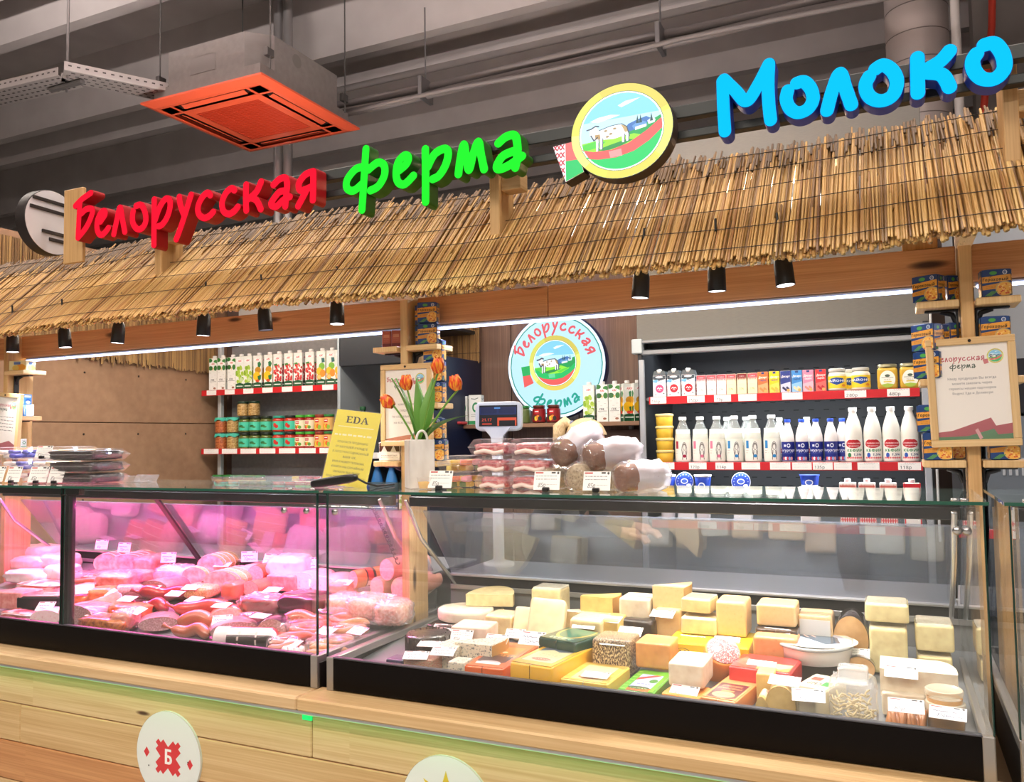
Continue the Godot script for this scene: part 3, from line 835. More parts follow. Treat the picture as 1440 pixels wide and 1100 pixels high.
	for x in [-2.75, -1.15, 0.3]:
		b = MB.new()
		b.tube([Vector3(x, -0.1, 0.05), Vector3(x, 0.52, 0.05)], 0.006, 6)
		b.box(Vector3(x, -0.05, 0.05), Vector3(0.03, 0.15, 0.16), 0.004)
		obj("hanger", b, hexm("99989a", 0.35, 0.7), t)
	cassette()
	cable_tray()

func cassette() -> void:
	# ceiling air conditioner, its panel 95 cm square
	var t := thing("air_conditioner", "ceiling cassette air conditioner with grey casing and orange grille panel", "air conditioner", Vector3(-3.64, 3.4, -2.36))
	var grey := trim_mat("casing", noise(0.03, 3), [[0, "86807e"], [1, "938d8a"]], Vector3.ONE * 2, 0.5)
	var org := hexm("ea6342", 0.3)
	var b := MB.new()
	var oct := PackedVector2Array()
	for q in [[0.42, 0.3], [0.3, 0.42], [-0.3, 0.42], [-0.42, 0.3], [-0.42, -0.3], [-0.3, -0.42], [0.3, -0.42], [0.42, -0.3]]: oct.append(Vector2(q[0], q[1]))
	b.prism(PackedVector2Array([Vector2(-0.42, -0.42), Vector2(0.42, -0.42), Vector2(0.42, 0.42), Vector2(-0.42, 0.42)]), 0.03, 0.12, turned(-PI / 2))
	b.prism(oct, 0.12, 0.33, turned(-PI / 2))
	obj("casing", b, grey, t)
	b = MB.new()
	b.box(Vector3(-0.02, 0.2, 0.421), Vector3(0.2, 0.1, 0.004), 0.001)
	obj("hatch", b, hexm("8a8482", 0.55), t)
	b = MB.new(); b.disc(Vector3(0.4205, 0.26, 0.1), Vector3.RIGHT, 0.042, 24)
	obj("knockout", b, hexm("7d7876", 0.55), t)
	# panel: frame of four sides, four outlets with louvres, intake grille
	b = MB.new()
	for s in 4:
		var xf := Transform3D(Basis(Vector3.UP, s * PI / 2), Vector3.ZERO)
		b.quad(xf * Vector3(-0.475, 0.03, 0.475), xf * Vector3(-0.475, 0.018, 0.475), xf * Vector3(0.475, 0.018, 0.475), xf * Vector3(0.475, 0.03, 0.475))
		# slanting outer border, flat inner border, both facing down
		b.quad(xf * Vector3(0.475, 0.018, 0.475), xf * Vector3(-0.475, 0.018, 0.475), xf * Vector3(-0.42, 0.0, 0.42), xf * Vector3(0.42, 0.0, 0.42))
		b.quad(xf * Vector3(0.42, 0.0, 0.42), xf * Vector3(-0.42, 0.0, 0.42), xf * Vector3(-0.395, 0.0, 0.395), xf * Vector3(0.395, 0.0, 0.395))
		b.quad(xf * Vector3(-0.29, 0.0, 0.395), xf * Vector3(-0.395, 0.0, 0.395), xf * Vector3(-0.395, 0.0, 0.31), xf * Vector3(-0.29, 0.0, 0.31))
		b.quad(xf * Vector3(0.395, 0.0, 0.395), xf * Vector3(0.29, 0.0, 0.395), xf * Vector3(0.29, 0.0, 0.31), xf * Vector3(0.395, 0.0, 0.31))
		b.quad(xf * Vector3(0.31, 0.0, 0.31), xf * Vector3(-0.31, 0.0, 0.31), xf * Vector3(-0.25, -0.002, 0.25), xf * Vector3(0.25, -0.002, 0.25))
	b.quad(Vector3(-0.475, 0.03, 0.475), Vector3(0.475, 0.03, 0.475), Vector3(0.475, 0.03, -0.475), Vector3(-0.475, 0.03, -0.475))
	obj("panel", b, org, t)
	for s in 4:
		b = MB.new()
		var xf := Transform3D(Basis(Vector3.UP, s * PI / 2), Vector3.ZERO)
		b.box(Vector3(0, 0.024, 0.352), Vector3(0.6, 0.004, 0.088), 0.0, xf)
		obj("outlet", b, hexm("2a1512", 0.7), t)
		b = MB.new()
		b.box(Vector3.ZERO, Vector3(0.5, 0.004, 0.034), 0.001, xf * turned(-0.35, 0, 0, Vector3(0, 0.006, 0.352)))
		obj("louvre", b, org, t)
	b = MB.new()
	for k in 26: b.box(Vector3(0, 0.0, -0.24 + 0.0192 * k), Vector3(0.49, 0.008, 0.008), 0.001)
	for k in 5: b.box(Vector3(-0.24 + 0.12 * k, 0.003, 0), Vector3(0.008, 0.008, 0.49), 0.001)
	obj("grille", b, hexm("cf452b", 0.4), t)
	b = MB.new(); b.box(Vector3(0, 0.014, 0), Vector3(0.5, 0.006, 0.5))
	obj("filter", b, hexm("99301f", 0.6), t)
	for s in [[-0.44, 0.36], [0.44, 0.36], [-0.44, -0.36], [0.44, -0.36]]:
		b = MB.new()
		b.tube([Vector3(s[0], 0.1, s[1]), Vector3(s[0], 1.34, s[1])], 0.005, 6)
		b.box(Vector3(s[0] * 0.98, 0.2, s[1]), Vector3(0.03, 0.05, 0.06), 0.003)
		obj("threaded_rod", b, hexm("6b6866", 0.4, 0.6), t)

func cable_tray() -> void:
	var t := thing("cable_tray", "perforated grey metal cable tray bending at a corner under the ceiling", "cable tray", Vector3(0, 3.5, 0))
	var m := hexm("aaa4a2", 0.45, 0.3)
	var dark := hexm("4b4645", 0.9)
	var run := func(called: String, at: Vector3, dir: Vector3, length: float) -> void:
		var b := MB.new()
		var xf := Transform3D(Basis(dir, Vector3.UP, dir.cross(Vector3.UP)), at)
		b.box(Vector3(length / 2, 0, 0), Vector3(length, 0.004, 0.18), 0.001, xf)
		for s in [-0.09, 0.09]: b.box(Vector3(length / 2, 0.025, s), Vector3(length, 0.05, 0.003), 0.001, xf)
		obj(called, b, m, t)
		b = MB.new()
		for k in int(length / 0.045):
			for r in 4: b.box(Vector3(0.03 + 0.045 * k + 0.02 * (r % 2), -0.0025, -0.063 + 0.042 * r), Vector3(0.02, 0.002, 0.01), 0.0, xf)
			b.box(Vector3(0.03 + 0.045 * k, 0.028, 0.0915), Vector3(0.018, 0.008, 0.002), 0.0, xf)
			b.box(Vector3(0.03 + 0.045 * k, 0.028, -0.0915), Vector3(0.018, 0.008, 0.002), 0.0, xf)
		obj("perforation", b, dark, t)
	run.call("tray_run", Vector3(-4.36, 0, -1.6), Vector3(-1, 0, 0.06).normalized(), 2.6)
	run.call("tray_run", Vector3(-4.33, 0, -1.52), Vector3(0.52, 0, -0.85).normalized(), 0.85)
	var b := MB.new()
	for s in [0.0, 0.13]: b.tube([Vector3(-4.48 + s * 1.4, -0.02, -1.66 + s), Vector3(-4.48 + s * 1.4, 0.75, -1.66 + s)], 0.006, 6)
	b.box(Vector3(-4.4, -0.02, -1.6), Vector3(0.28, 0.02, 0.03), 0.002, Transform3D())
	obj("tray_hanger", b, hexm("7d7978", 0.4, 0.5), t)
	b = MB.new()
	b.tube([Vector3(-6.9, 0.02, -1.42), Vector3(-5.2, 0.03, -1.55), Vector3(-4.5, 0.045, -1.62), Vector3(-4.2, 0.03, -1.8), Vector3(-3.95, 0.03, -2.2), Vector3(-3.8, 0.05, -2.35)], 0.02, 8)
	obj("cable", b, hexm("55504f", 0.6), t)

# ---------------------------------------------------------------- the stall's frame, canopy and signs
func build_frame() -> void:
	var names := ["left end of the meat counter", "gap between the two counters", "right end of the cheese counter"]
	var px := [-3.1, -1.296, 0.161]
	for k in 3:
		var b := MB.new()
		b.plank(Vector3(px[k], 0.935, -0.45), Vector3(0.026, 1.87, 0.105), 0.002, k * 5 + 1)
		solo("timber_post", b, pine_v[k % 2], "upright pine plank post at the %s" % names[k], "post")
	# header boards with the light strip under them
	var segs := [[-3.75, -1.31, "left"], [-1.281, -0.86, "short"], [-0.858, 0.146, "right"], [0.176, 1.2, "far"]]
	var ln := {"left": "long left pine header board above the meat counter", "short": "short pine header board just right of the middle post", "right": "pine header board running in front of the roller blind", "far": "pine header board right of the right-hand post"}
	for k in segs.size():
		var s = segs[k]
		var b := MB.new()
		b.plank(Vector3((s[0] + s[1]) / 2, 1.727, -0.463), Vector3(s[1] - s[0], 0.085, 0.022), 0.002, k * 7 + 2, Transform3D(), Vector2(0.7, 3.2))
		solo("header_board", b, pine_h[2], ln[s[2]], "board")
	for s in [[-3.06, -1.315, "left of the middle post"], [-1.275, 0.145, "between the middle and right posts"], [0.18, 1.1, "right of the right post"]]:
		var t := thing("light_strip", "thin glowing white LED strip under the header board %s" % s[2], "light strip", Vector3((s[0] + s[1]) / 2, 1.674, -0.452))
		var b := MB.new()
		b.box(Vector3(0, 0.003, -0.006), Vector3(s[1] - s[0], 0.012, 0.014), 0.002)
		obj("channel", b, hexm("b9bcc4", 0.4, 0.5), t)
		b = MB.new()
		b.box(Vector3(0, -0.002, 0.002), Vector3(s[1] - s[0] - 0.01, 0.0075, 0.01), 0.002)
		obj("diffuser", b, glow(Color(0.78, 0.84, 1.0), 3.2), t)
		area("strip_light", t.position + Vector3(0, -0.012, 0), Vector3(0, -1, -0.1), Vector2(s[1] - s[0], 0.012), Color(0.82, 0.88, 1.0), 0.28 * (s[1] - s[0]))
	var jb := MB.new()
	jb.plank(Vector3(-1.9, 2.3, -1.5), Vector3(4.74, 0.06, 0.05), 0.003, 3)
	solo("lamp_joist", jb, pine_h[0], "pine joist across the stall that carries its lamps", "beam")
	# rafters under the canopy
	var rl := ["middle post", "right post"]
	for k in 2:
		var b := MB.new()
		var p := PackedVector2Array([Vector2(-0.02, 0.0), Vector2(0.13, 0.0), Vector2(0.13, 0.01), Vector2(-0.02, 0.15)])
		b.prism(p, -0.015, 0.015, Transform3D(Basis(Vector3.UP, -PI / 2), Vector3([-1.296, 0.161][k], 1.757, -0.402)))
		solo("rafter", b, pine_h[0], "short pine rafter under the reed canopy at the %s" % rl[k], "rafter")
	# two boards seen under the reeds by the right post
	var b := MB.new()
	b.plank(Vector3(0.075, 1.83, -0.49), Vector3(0.075, 0.14, 0.022), 0.002, 4)
	solo("cleat", b, pine_v[0], "pine cleat board standing on the header left of the right post", "board")
	canopy()
	signs()
	spots()

func canopy() -> void:
	var t := thing("reed_canopy", "long sloping canopy of dry golden reeds over the counters", "canopy", Vector3(0, 1.748, -0.23))
	var r := RandomNumberGenerator.new()
	r.seed = 11
	var b := MB.new()
	b.tube([Vector3(0, 0, 0), Vector3(0, 0.33, 0), Vector3(0, 0.66, 0), Vector3(0, 1, 0)], 1.0, 7)
	var mm := MultiMesh.new()
	mm.transform_format = MultiMesh.TRANSFORM_3D
	mm.use_colors = true
	mm.mesh = b.mesh()
	var xs := -5.2
	var list := []
	while xs < 1.3:
		xs += 0.0068
		for lay in 3:
			# reeds lap one another up the slope
			var from := r.randf_range(-0.012, 0.012) if lay != 1 or r.randf() < 0.6 else r.randf_range(0.05, 0.3)
			var to := r.randf_range(0.47, 0.53)
			if lay < 2 and r.randf() < 0.35: to = from + r.randf_range(0.15, 0.4)
			to = minf(to, 0.575)
			var rad := r.randf_range(0.0022, 0.0036)
			list.append([xs + r.randf_range(-0.003, 0.003), from, to, rad if lay < 2 else 0.005, [0.006, -0.002, -0.009][lay], r.randf_range(-0.02, 0.02), 0])
		if r.randf() < 0.8:
			var e := r.randf_range(0.5, 0.54)
			list.append([xs + 0.003, e - r.randf_range(0.05, 0.13), e, r.randf_range(0.0025, 0.0038), 0.0085, r.randf_range(-0.03, 0.03), 1])
	mm.instance_count = list.size()
	for k in list.size():
		var q = list[k]
		var dir := Vector3(q[5], 0.70, -0.714).normalized()
		var nx := Vector3(1, 0, 0)
		var nz := nx.cross(dir).normalized()
		nx = dir.cross(nz).normalized()
		var sag := 0.006 * sin(q[0] * 2.3) + 0.004 * sin(q[0] * 7.0)
		var org: Vector3 = Vector3(q[0], sag, 0) + dir * q[1] + Vector3(0, 0.714, 0.70) * q[4]
		mm.set_instance_transform(k, Transform3D(Basis(nx * q[3], dir * (q[2] - q[1]), nz * q[3]), org))
		var c := Color.html("c79a55").lerp(Color.html("8a5a2b"), r.randf() * r.randf() * 1.3).lerp(Color.html("e3c98a"), r.randf() * 0.4)
		if r.randf() < 0.1: c = c.lerp(Color.html("57391f"), 0.6)
		if q[6]: c = Color.html("5c4630").lerp(Color.html("8a6c48"), r.randf())
		mm.set_instance_color(k, c.srgb_to_linear())
	var m := StandardMaterial3D.new()
	m.vertex_color_use_as_albedo = true
	m.roughness = 0.5
	var o := MultiMeshInstance3D.new()
	o.name = "reeds"
	o.multimesh = mm
	o.material_override = m
	o.set_meta("kind", "stuff")
	t.add_child(o)
	# wires that tie the reeds
	b = MB.new()
	for k in 6:
		var d: float = 0.035 + 0.09 * k
		var pts := []
		var x := -5.2
		while x < 1.3:
			pts.append(Vector3(x, 0.006 * sin(x * 2.3) + 0.004 * sin(x * 7.0), 0) + Vector3(0, 0.70, -0.714) * (d + 0.004 * sin(x * 9.0 + k)) + Vector3(0, 0.714, 0.70) * 0.0125)
			x += 0.06
		b.tube(pts, 0.0011, 5)
	obj("binding_wire", b, hexm("2b2118", 0.5), t)
	# reed strips on the side wall and beside the dark cabinet
	reed_strip("reed_strip", "reed matting strip along the top of the brown board wall", Vector3(-4.24, 1.86, -1.1), Vector3(0, -0.03, -1).normalized(), 1.55, 0.6)
	reed_strip("reed_strip", "narrow hanging reed mat beside the round lit logo", Vector3(-2.63, 1.79, -2.68), Vector3(1, 0, 0), 0.43, 0.75)

func reed_strip(called: String, label: String, at: Vector3, dir: Vector3, length: float, height: float) -> void:
	var t := thing(called, label, "reed mat", at)
	var r := RandomNumberGenerator.new()
	r.seed = int(length * 100)
	var b := MB.new()
	b.tube([Vector3(0, 0, 0), Vector3(0, 0.5, 0), Vector3(0, 1, 0)], 1.0, 6)
	var mm := MultiMesh.new()
	mm.transform_format = MultiMesh.TRANSFORM_3D
	mm.use_colors = true
	mm.mesh = b.mesh()
	var count := int(length / 0.0085)
	mm.instance_count = count
	for k in count:
		var p := dir * (k * 0.0085)
		var lo := r.randf_range(-0.02, 0.02) * (1.8 if r.randf() < 0.2 else 0.6)
		mm.set_instance_transform(k, Transform3D(Basis(Vector3(0.0042, 0, 0), Vector3(r.randf_range(-0.008, 0.008), height - lo, 0), Vector3(0, 0, 0.0042)), p + Vector3(0, lo, 0)))
		mm.set_instance_color(k, Color.html("b8945c").lerp(Color.html("6f5233"), r.randf() * 0.9).srgb_to_linear())
	var m := StandardMaterial3D.new()
	m.vertex_color_use_as_albedo = true
	m.roughness = 0.6
	var o := MultiMeshInstance3D.new()
	o.name = "reeds"
	o.multimesh = mm
	o.material_override = m
	o.set_meta("kind", "stuff")
	t.add_child(o)
	b = MB.new()
	for y in [0.06, 0.2, 0.34]: b.tube([Vector3(0, y, 0.004) - dir * 0.0, Vector3(0, y, 0.004) + dir * length], 0.0015, 5)
	obj("binding_wire", b, hexm("2b2118", 0.5), t)

func bezier(flat: Array) -> Array:
	# a smooth line through the points
	var p := []
	for k in range(0, flat.size(), 2): p.append(Vector2(flat[k], flat[k + 1]) / 1000.0)
	if p.size() < 3: return p
	var c := Curve2D.new()
	for k in p.size():
		var a: Vector2 = p[maxi(k - 1, 0)]
		var z: Vector2 = p[mini(k + 1, p.size() - 1)]
		var d := (z - a) / 6.0
		c.add_point(p[k], -d, d)
	c.bake_interval = 0.006
	var out := []
	for q in c.get_baked_points(): out.append(q)
	return out

func metres(p: PackedVector2Array) -> PackedVector2Array:
	var o := PackedVector2Array()
	for q in p: o.append(q / 1000.0)
	return o

func stroke(pts: Array, r: float) -> Array:
	return Geometry2D.offset_polyline(PackedVector2Array(pts), r, Geometry2D.JOIN_ROUND, Geometry2D.END_ROUND)

func channel_word(called: String, label: String, letters: Array, r: float, face: Color, e: float, side: Color, light: float) -> void:
	var lo := Vector2(9, 9)
	var hi := Vector2(-9, -9)
	for l in letters:
		for s in l[1]:
			for k in range(0, s.size(), 2):
				var p := Vector2(s[k], s[k + 1]) / 1000.0
				lo = lo.min(p); hi = hi.max(p)
	var mid := (lo + hi) / 2
	var t := thing(called, label, "sign", Vector3(mid.x, lo.y, -0.3))
	var fm := glow(face, e)
	fm.albedo_color = Color.BLACK
	fm.metallic_specular = 0.0
	var sm := StandardMaterial3D.new()
	sm.albedo_color = side
	sm.roughness = 0.45
	sm.emission_enabled = true
	sm.emission = side
	sm.emission_energy_multiplier = 0.05
	for l in letters:
		var body := MB.new()
		var front := MB.new()
		for s in l[1]:
			var line := bezier(s)
			for k in line.size(): line[k] = (line[k] - Vector2(mid.x, lo.y)) * 1000.0
			# short lengths with round ends, so that no loop closes
			var from := 0
			while from < line.size() - 1:
				var to := mini(from + 4, line.size() - 1)
				var part := line.slice(from, to + 1)
				for poly in stroke(part, r * 1000.0): body.prism(metres(poly), -0.05, -0.003)
				for poly in stroke(part, r * 1000.0 - 1.2): front.prism(metres(poly), -0.003, 0.0, Transform3D(), true, false)
				from = to
		var o := obj("letter", body, sm, t)
		obj("letter_face", front, fm, o)
	area("sign_light", Vector3(mid.x, (lo.y + hi.y) / 2, -0.29), Vector3(0, 0, 1), Vector2(hi.x - lo.x, 0.1), face, light)

func signs() -> void:
	channel_word("red_word_sign", "glowing red channel letters spelling Белорусская above the reed canopy", LET_RED, 0.0115, Color(1.0, 0.1, 0.2), 0.95, Color(0.6, 0.03, 0.06), 0.1)
	channel_word("green_word_sign", "glowing green channel letters spelling ферма above the reed canopy", LET_GREEN, 0.0125, Color(0.16, 1.0, 0.2), 0.9, Color(0.09, 0.36, 0.03), 0.1)
	channel_word("blue_word_sign", "glowing blue channel letters spelling Молоко above the reed canopy", LET_BLUE, 0.0155, Color(0.06, 0.74, 1.0), 0.95, Color(0.04, 0.22, 0.6), 0.14)
	# rails that carry the letters
	for s in [[2.098, "lower"], [2.157, "upper"]]:
		var b := MB.new()
		b.box(Vector3(-0.95, s[0], -0.372), Vector3(3.3, 0.021 if s[1] == "lower" else 0.033, 0.03), 0.002)
		solo("sign_rail", b, hexm("2c3030", 0.4, 0.3), "%s dark steel rail carrying the lit sign letters" % s[1], "rail")
	var wl := ["left sign bracket post rising through the reeds below the red letters", "wooden sign bracket post rising from the reeds below the green letters", "wooden sign bracket post right of the blue letters"]
	for k in 3:
		var x: float = [-2.3, -0.995, 0.262][k]
		var t := thing("sign_bracket", wl[k], "bracket", Vector3(x, 1.93, -0.45))
		var b := MB.new()
		b.plank(Vector3(0, 0.11, 0), Vector3(0.03, 0.26, 0.1), 0.002, k + 9)
		obj("upright", b, pine_v[0], t)
		b = MB.new()
		b.plank(Vector3(0.045, 0.14, 0.01), Vector3(0.06, 0.05, 0.05), 0.002, k + 2)
		obj("block", b, pine_v[1], t)
	# round emblem with its flag
	var e := thing("emblem_sign", "round lit emblem of a cow in a meadow with a ribbon flag", "sign", Vector3(-0.591, 2.113, -0.3))
	var ring := PackedVector2Array()
	for k in 64: ring.append(Vector2(cos(TAU * k / 64) * 0.134, sin(TAU * k / 64) * 0.1215))
	var b := MB.new()
	b.prism(ring, -0.05, -0.002)
	obj("casing", b, hexm("261c1a", 0.5), e)
	b = MB.new()
	var big := PackedVector2Array()
	for p in ring: big.append(p * 0.985)
	b.prism(big, -0.002, 0.0, Transform3D(), true, false)
	obj("face", b, glow(Color.WHITE, 1.1, emblem(512, true).tex()), e)
	b = MB.new()
	b.prism(PackedVector2Array([Vector2(-0.185, -0.01), Vector2(-0.125, -0.005), Vector2(-0.1, -0.09), Vector2(-0.152, -0.11)]), -0.05, -0.004)
	obj("flag_casing", b, hexm("261c1a", 0.5), e)
	var p := Pic.new(192, 256, Color("ee6a6a"))
	p.rect(0, 0.48, 1, 0.52, "19c46a").rect(0, 0, 0.42, 1, "f6f2f4")
	for k in 5:
		for q in 3:
			var x := 0.08 + 0.12 * q
			var y := 0.1 + 0.2 * k
			p.line([x - 0.05, y - 0.06, x + 0.05, y + 0.06], 0.018, "c4283f").line([x + 0.05, y - 0.06, x - 0.05, y + 0.06], 0.018, "c4283f")
	b = MB.new()
	b.prism(PackedVector2Array([Vector2(-0.184, -0.011), Vector2(-0.125, -0.006), Vector2(-0.101, -0.089), Vector2(-0.151, -0.108)]), -0.004, -0.001, Transform3D(), true, false)
	obj("flag_face", b, glow(Color.WHITE, 0.95, p.tex()), e)
	area("emblem_light", Vector3(-0.591, 2.113, -0.29), Vector3(0, 0, 1), Vector2(0.2, 0.18), Color(0.8, 0.95, 0.9), 0.05)

# the dairy emblem: cow on a meadow, farm, flag band, in a straw-coloured ring
func emblem(s: int, red_on_top: bool, ring := true) -> Pic:
	var p := Pic.new(s, s, Color("d9d95e"))
	draw_emblem(p, 0.5, 0.5, 0.5, red_on_top)
	return p

func draw_emblem(p: Pic, cx: float, cy: float, r: float, red_on_top: bool, asp := 1.0) -> void:
	var X := func(a: Array) -> Array:
		var o := []
		for k in range(0, a.size(), 2):
			o.append(cx + a[k] * r); o.append(cy + a[k + 1] * r * asp)
		return o
	var arc := func(rad: float, a0: float, a1: float, n: int) -> Array:
		var o := []
		for k in n + 1:
			var a := lerpf(a0, a1, float(k) / n)
			o.append(cos(a) * rad); o.append(sin(a) * rad)
		return o
	p.oval(cx, cy, r, r * asp, "cfd05a")
	for q in [[-2.0, -0.4, "c9bd55"], [0.75, 1.9, "dcc85a"], [2.4, 3.2, "e2ea80"], [-0.3, 0.7, "dfe474"]]:
		var poly: Array = arc.call(1.0, q[0], q[1], 12)
		var inn: Array = arc.call(0.83, q[1], q[0], 12)
		p.poly(X.call(poly + inn), q[2])
	p.oval(cx, cy, r * 0.845, r * 0.845 * asp, "3a5a50")
	p.oval(cx, cy, r * 0.835, r * 0.835 * asp, "f2fbff")
	var R := 0.805
	p.oval(cx, cy, r * R, r * R * asp, "7cc8ee")
	# paler sky towards the hills
	p.poly(X.call(arc.call(R, 2.6, 3.5, 8) + arc.call(R, -0.36, 0.5, 8)), "b4e4fa")
	p.poly(X.call([-0.62, -0.3, -0.45, -0.36, -0.2, -0.38, 0.0, -0.34, -0.25, -0.29, -0.45, -0.25]), "e4f6ff")
	p.poly(X.call([-0.05, -0.55, 0.1, -0.62, 0.4, -0.64, 0.2, -0.56, 0.02, -0.5]), "e4f6ff")
	# hills, meadow
	p.poly(X.call([0.0, 0.06, 0.15, -0.12, 0.3, -0.17, 0.5, -0.22, 0.62, -0.14, 0.8, -0.04, 0.8, 0.15, 0.0, 0.15]), "3a6fb0")
	p.poly(X.call([0.0, 0.08, 0.3, 0.02, 0.6, -0.12, 0.775, -0.2] + arc.call(R, -0.24, 1.0, 10) + [0.0, 0.4]), "159a52")
	p.poly(X.call(arc.call(R, 2.95, 0.6, 18) + [0.55, 0.2, 0.25, 0.1, -0.1, 0.13, -0.4, 0.12]), "8fe03c")
	p.poly(X.call([-0.78, 0.18, -0.5, 0.14, -0.3, 0.18, -0.45, 0.28, -0.76, 0.32]), "4cc448")
	p.poly(X.call([-0.5, 0.33, -0.2, 0.26, 0.1, 0.2, 0.25, 0.22, 0.0, 0.32, -0.3, 0.38]), "1f8a46")
	p.poly(X.call([0.1, 0.3, 0.4, 0.2, 0.6, 0.16, 0.45, 0.26, 0.2, 0.36]), "5ccf3f")
	# farm
	p.poly(X.call([0.22, -0.06, 0.36, -0.16, 0.5, -0.1, 0.52, -0.02, 0.26, 0.02]), "5f93c8")
	p.poly(X.call([0.28, -0.03, 0.5, -0.06, 0.5, 0.0, 0.28, 0.04]), "dfe8ee")
	p.poly(X.call([0.52, -0.12, 0.62, -0.18, 0.68, -0.12, 0.66, -0.06, 0.54, -0.04]), "c9dbe6")
	for q in [0.3, 0.36, 0.57]: p.poly(X.call([q, -0.1, q + 0.03, -0.28, q + 0.06, -0.1]), "1d4a52")
	# flag band
	var b0 := "ee5a5a" if red_on_top else "18b862"
	var b1 := "12c064" if red_on_top else "e05a58"
	var top := [-0.79, 0.28, -0.55, 0.36, -0.2, 0.37, 0.15, 0.28, 0.5, 0.08, 0.79, -0.14] if red_on_top else [-0.79, 0.2, -0.5, 0.33, -0.1, 0.4, 0.25, 0.37, 0.55, 0.22, 0.79, 0.02]
	var midl := [-0.72, 0.48, -0.45, 0.54, -0.1, 0.55, 0.25, 0.47, 0.55, 0.3, 0.8, 0.08] if red_on_top else [-0.73, 0.43, -0.45, 0.55, -0.05, 0.6, 0.3, 0.55, 0.6, 0.38, 0.78, 0.22]
	p.poly(X.call(top + arc.call(R, 0.02, 2.8, 20)), b0)
	p.poly(X.call(midl + arc.call(R, 0.15, 2.55, 20)), b1)
	p.poly(X.call([-0.25, 0.4, 0.0, 0.38, 0.02, 0.53, -0.22, 0.54]), Color(b0).lightened(0.35))
	# cow
	var ink := "3d4a5a"
	p.poly(X.call([-0.48, -0.06, -0.3, -0.12, 0.0, -0.14, 0.12, -0.06, 0.13, 0.1, 0.02, 0.12, -0.15, 0.15, -0.35, 0.13, -0.46, 0.1]), "f4f8fb")
	p.poly(X.call([0.0, -0.14, 0.12, -0.07, 0.14, 0.05, 0.08, 0.04, 0.04, -0.06]), "b59a6c")
	p.poly(X.call([-0.62, -0.14, -0.5, -0.18, -0.42, -0.06, -0.44, 0.08, -0.55, 0.12, -0.62, 0.0]), "f2f4f6")
	p.poly(X.call([-0.52, 0.0, -0.42, 0.0, -0.4, 0.14, -0.5, 0.16]), "a98a60")
	for q in [[-0.5, 0.1, 0.36], [-0.42, 0.1, 0.33], [0.02, 0.08, 0.25], [0.1, 0.04, 0.24]]:
		p.poly(X.call([q[0], q[1], q[0] + 0.06, q[1], q[0] + 0.05, q[2], q[0] + 0.0, q[2]]), "f1f5f8")
		p.line(X.call([q[0] + 0.06, q[1], q[0] + 0.05, q[2]]), 0.004, ink)
	p.line(X.call([-0.68, -0.13, -0.6, -0.14, -0.5, -0.19, -0.44, -0.17]), 0.007, ink)
	p.line(X.call([-0.6, 0.0, -0.54, 0.12, -0.47, 0.06]), 0.006, ink)
	p.line(X.call([-0.44, -0.08, -0.2, -0.14, 0.02, -0.15, 0.12, -0.07, 0.15, 0.06, 0.17, 0.14]), 0.004, ink)
	for q in [[-0.3, -0.05], [-0.2, 0.03], [-0.12, -0.07], [-0.27, 0.08]]: p.oval(cx + q[0] * r, cy + q[1] * r * asp, r * 0.035, r * 0.022 * asp, "a08866")

func spots() -> void:
	var xs := [-2.944, -2.658, -2.397, -2.005, -1.747, -1.478, -0.557, -0.368, -0.211]
	var where := ["at the far left end of the canopy", "second from the left end of the canopy", "third from the left end of the canopy", "fourth from the left, above the empty board wall's edge", "unlit, fifth from the left and second left of the middle post", "next to the middle post, on its left", "leftmost of the three in front of the roller blind", "middle one of the three in front of the roller blind", "rightmost of the three in front of the roller blind"]
	var cup := MB.new()
	cup.lathe([[0.0, 0.079], [0.004, 0.079], [0.0125, 0.074], [0.0185, 0.064], [0.021, 0.05], [0.0215, 0.03], [0.022, 0.0], [0.02, 0.0], [0.0195, 0.01]], 24)
	var lens := MB.new()
	lens.disc(Vector3(0, 0.0008, 0), Vector3.DOWN, 0.0195, 20)
	var neck := MB.new()
	neck.lathe([[0.0, 0.077], [0.004, 0.077], [0.006, 0.084], [0.0065, 0.09], [0.005, 0.096], [0.003, 0.1], [0.003, 0.175], [0.0, 0.175]], 12)
	var cm := cup.mesh()
	var lm := lens.mesh()
	var nm := neck.mesh()
	for k in xs.size():
		var on := k != 4
		var t := thing("spotlight", "small black bell spotlight %s" % where[k], "spotlight", Vector3(xs[k], 1.689, -0.32), 0.0, "spotlights under the canopy edge")
		t.rotation = Vector3(0.05 * sin(k * 2.1), 0, 0.09 * sin(k * 1.7 + 0.5))
		obj("shade", cm, hexm("17181a", 0.42), t)
		obj("stem", nm, hexm("111214", 0.4), t)
		obj("lens", lm, glow(Color(1.0, 0.99, 1.0), 4.0) if on else hexm("55565a", 0.3), t)
		if on:
			var l := SpotLight3D.new()
			l.name = "spot_beam"
			l.spot_angle = 38
			l.spot_angle_attenuation = 0.6
			l.light_energy = 0.55
			l.light_color = Color(1, 0.96, 0.95)
			l.spot_range = 8
			l.light_size = 0.019
			l.shadow_enabled = true
			add_child(l, true)
			l.position = t.position + Vector3(0, -0.003, 0)
			l.rotation_degrees = Vector3(-90, 0, 0)

# ---------------------------------------------------------------- the glass counters
func build_counters() -> void:
	plank_front()
	counter("meat_counter", "long black-fronted glass counter lit pink and filled with meats", -3.065, -1.302, Color(1.0, 0.3, 0.72), 8.0, true)
	counter("cheese_counter", "black-fronted glass counter lit white and filled with cheeses", -1.275, 0.143, Color(1.0, 0.97, 0.9), 2.0, false)
	counter("neighbour_counter", "next glass counter just cut off by the picture's right edge", 0.178, 1.5, Color(1.0, 0.97, 0.92), 1.0, false)

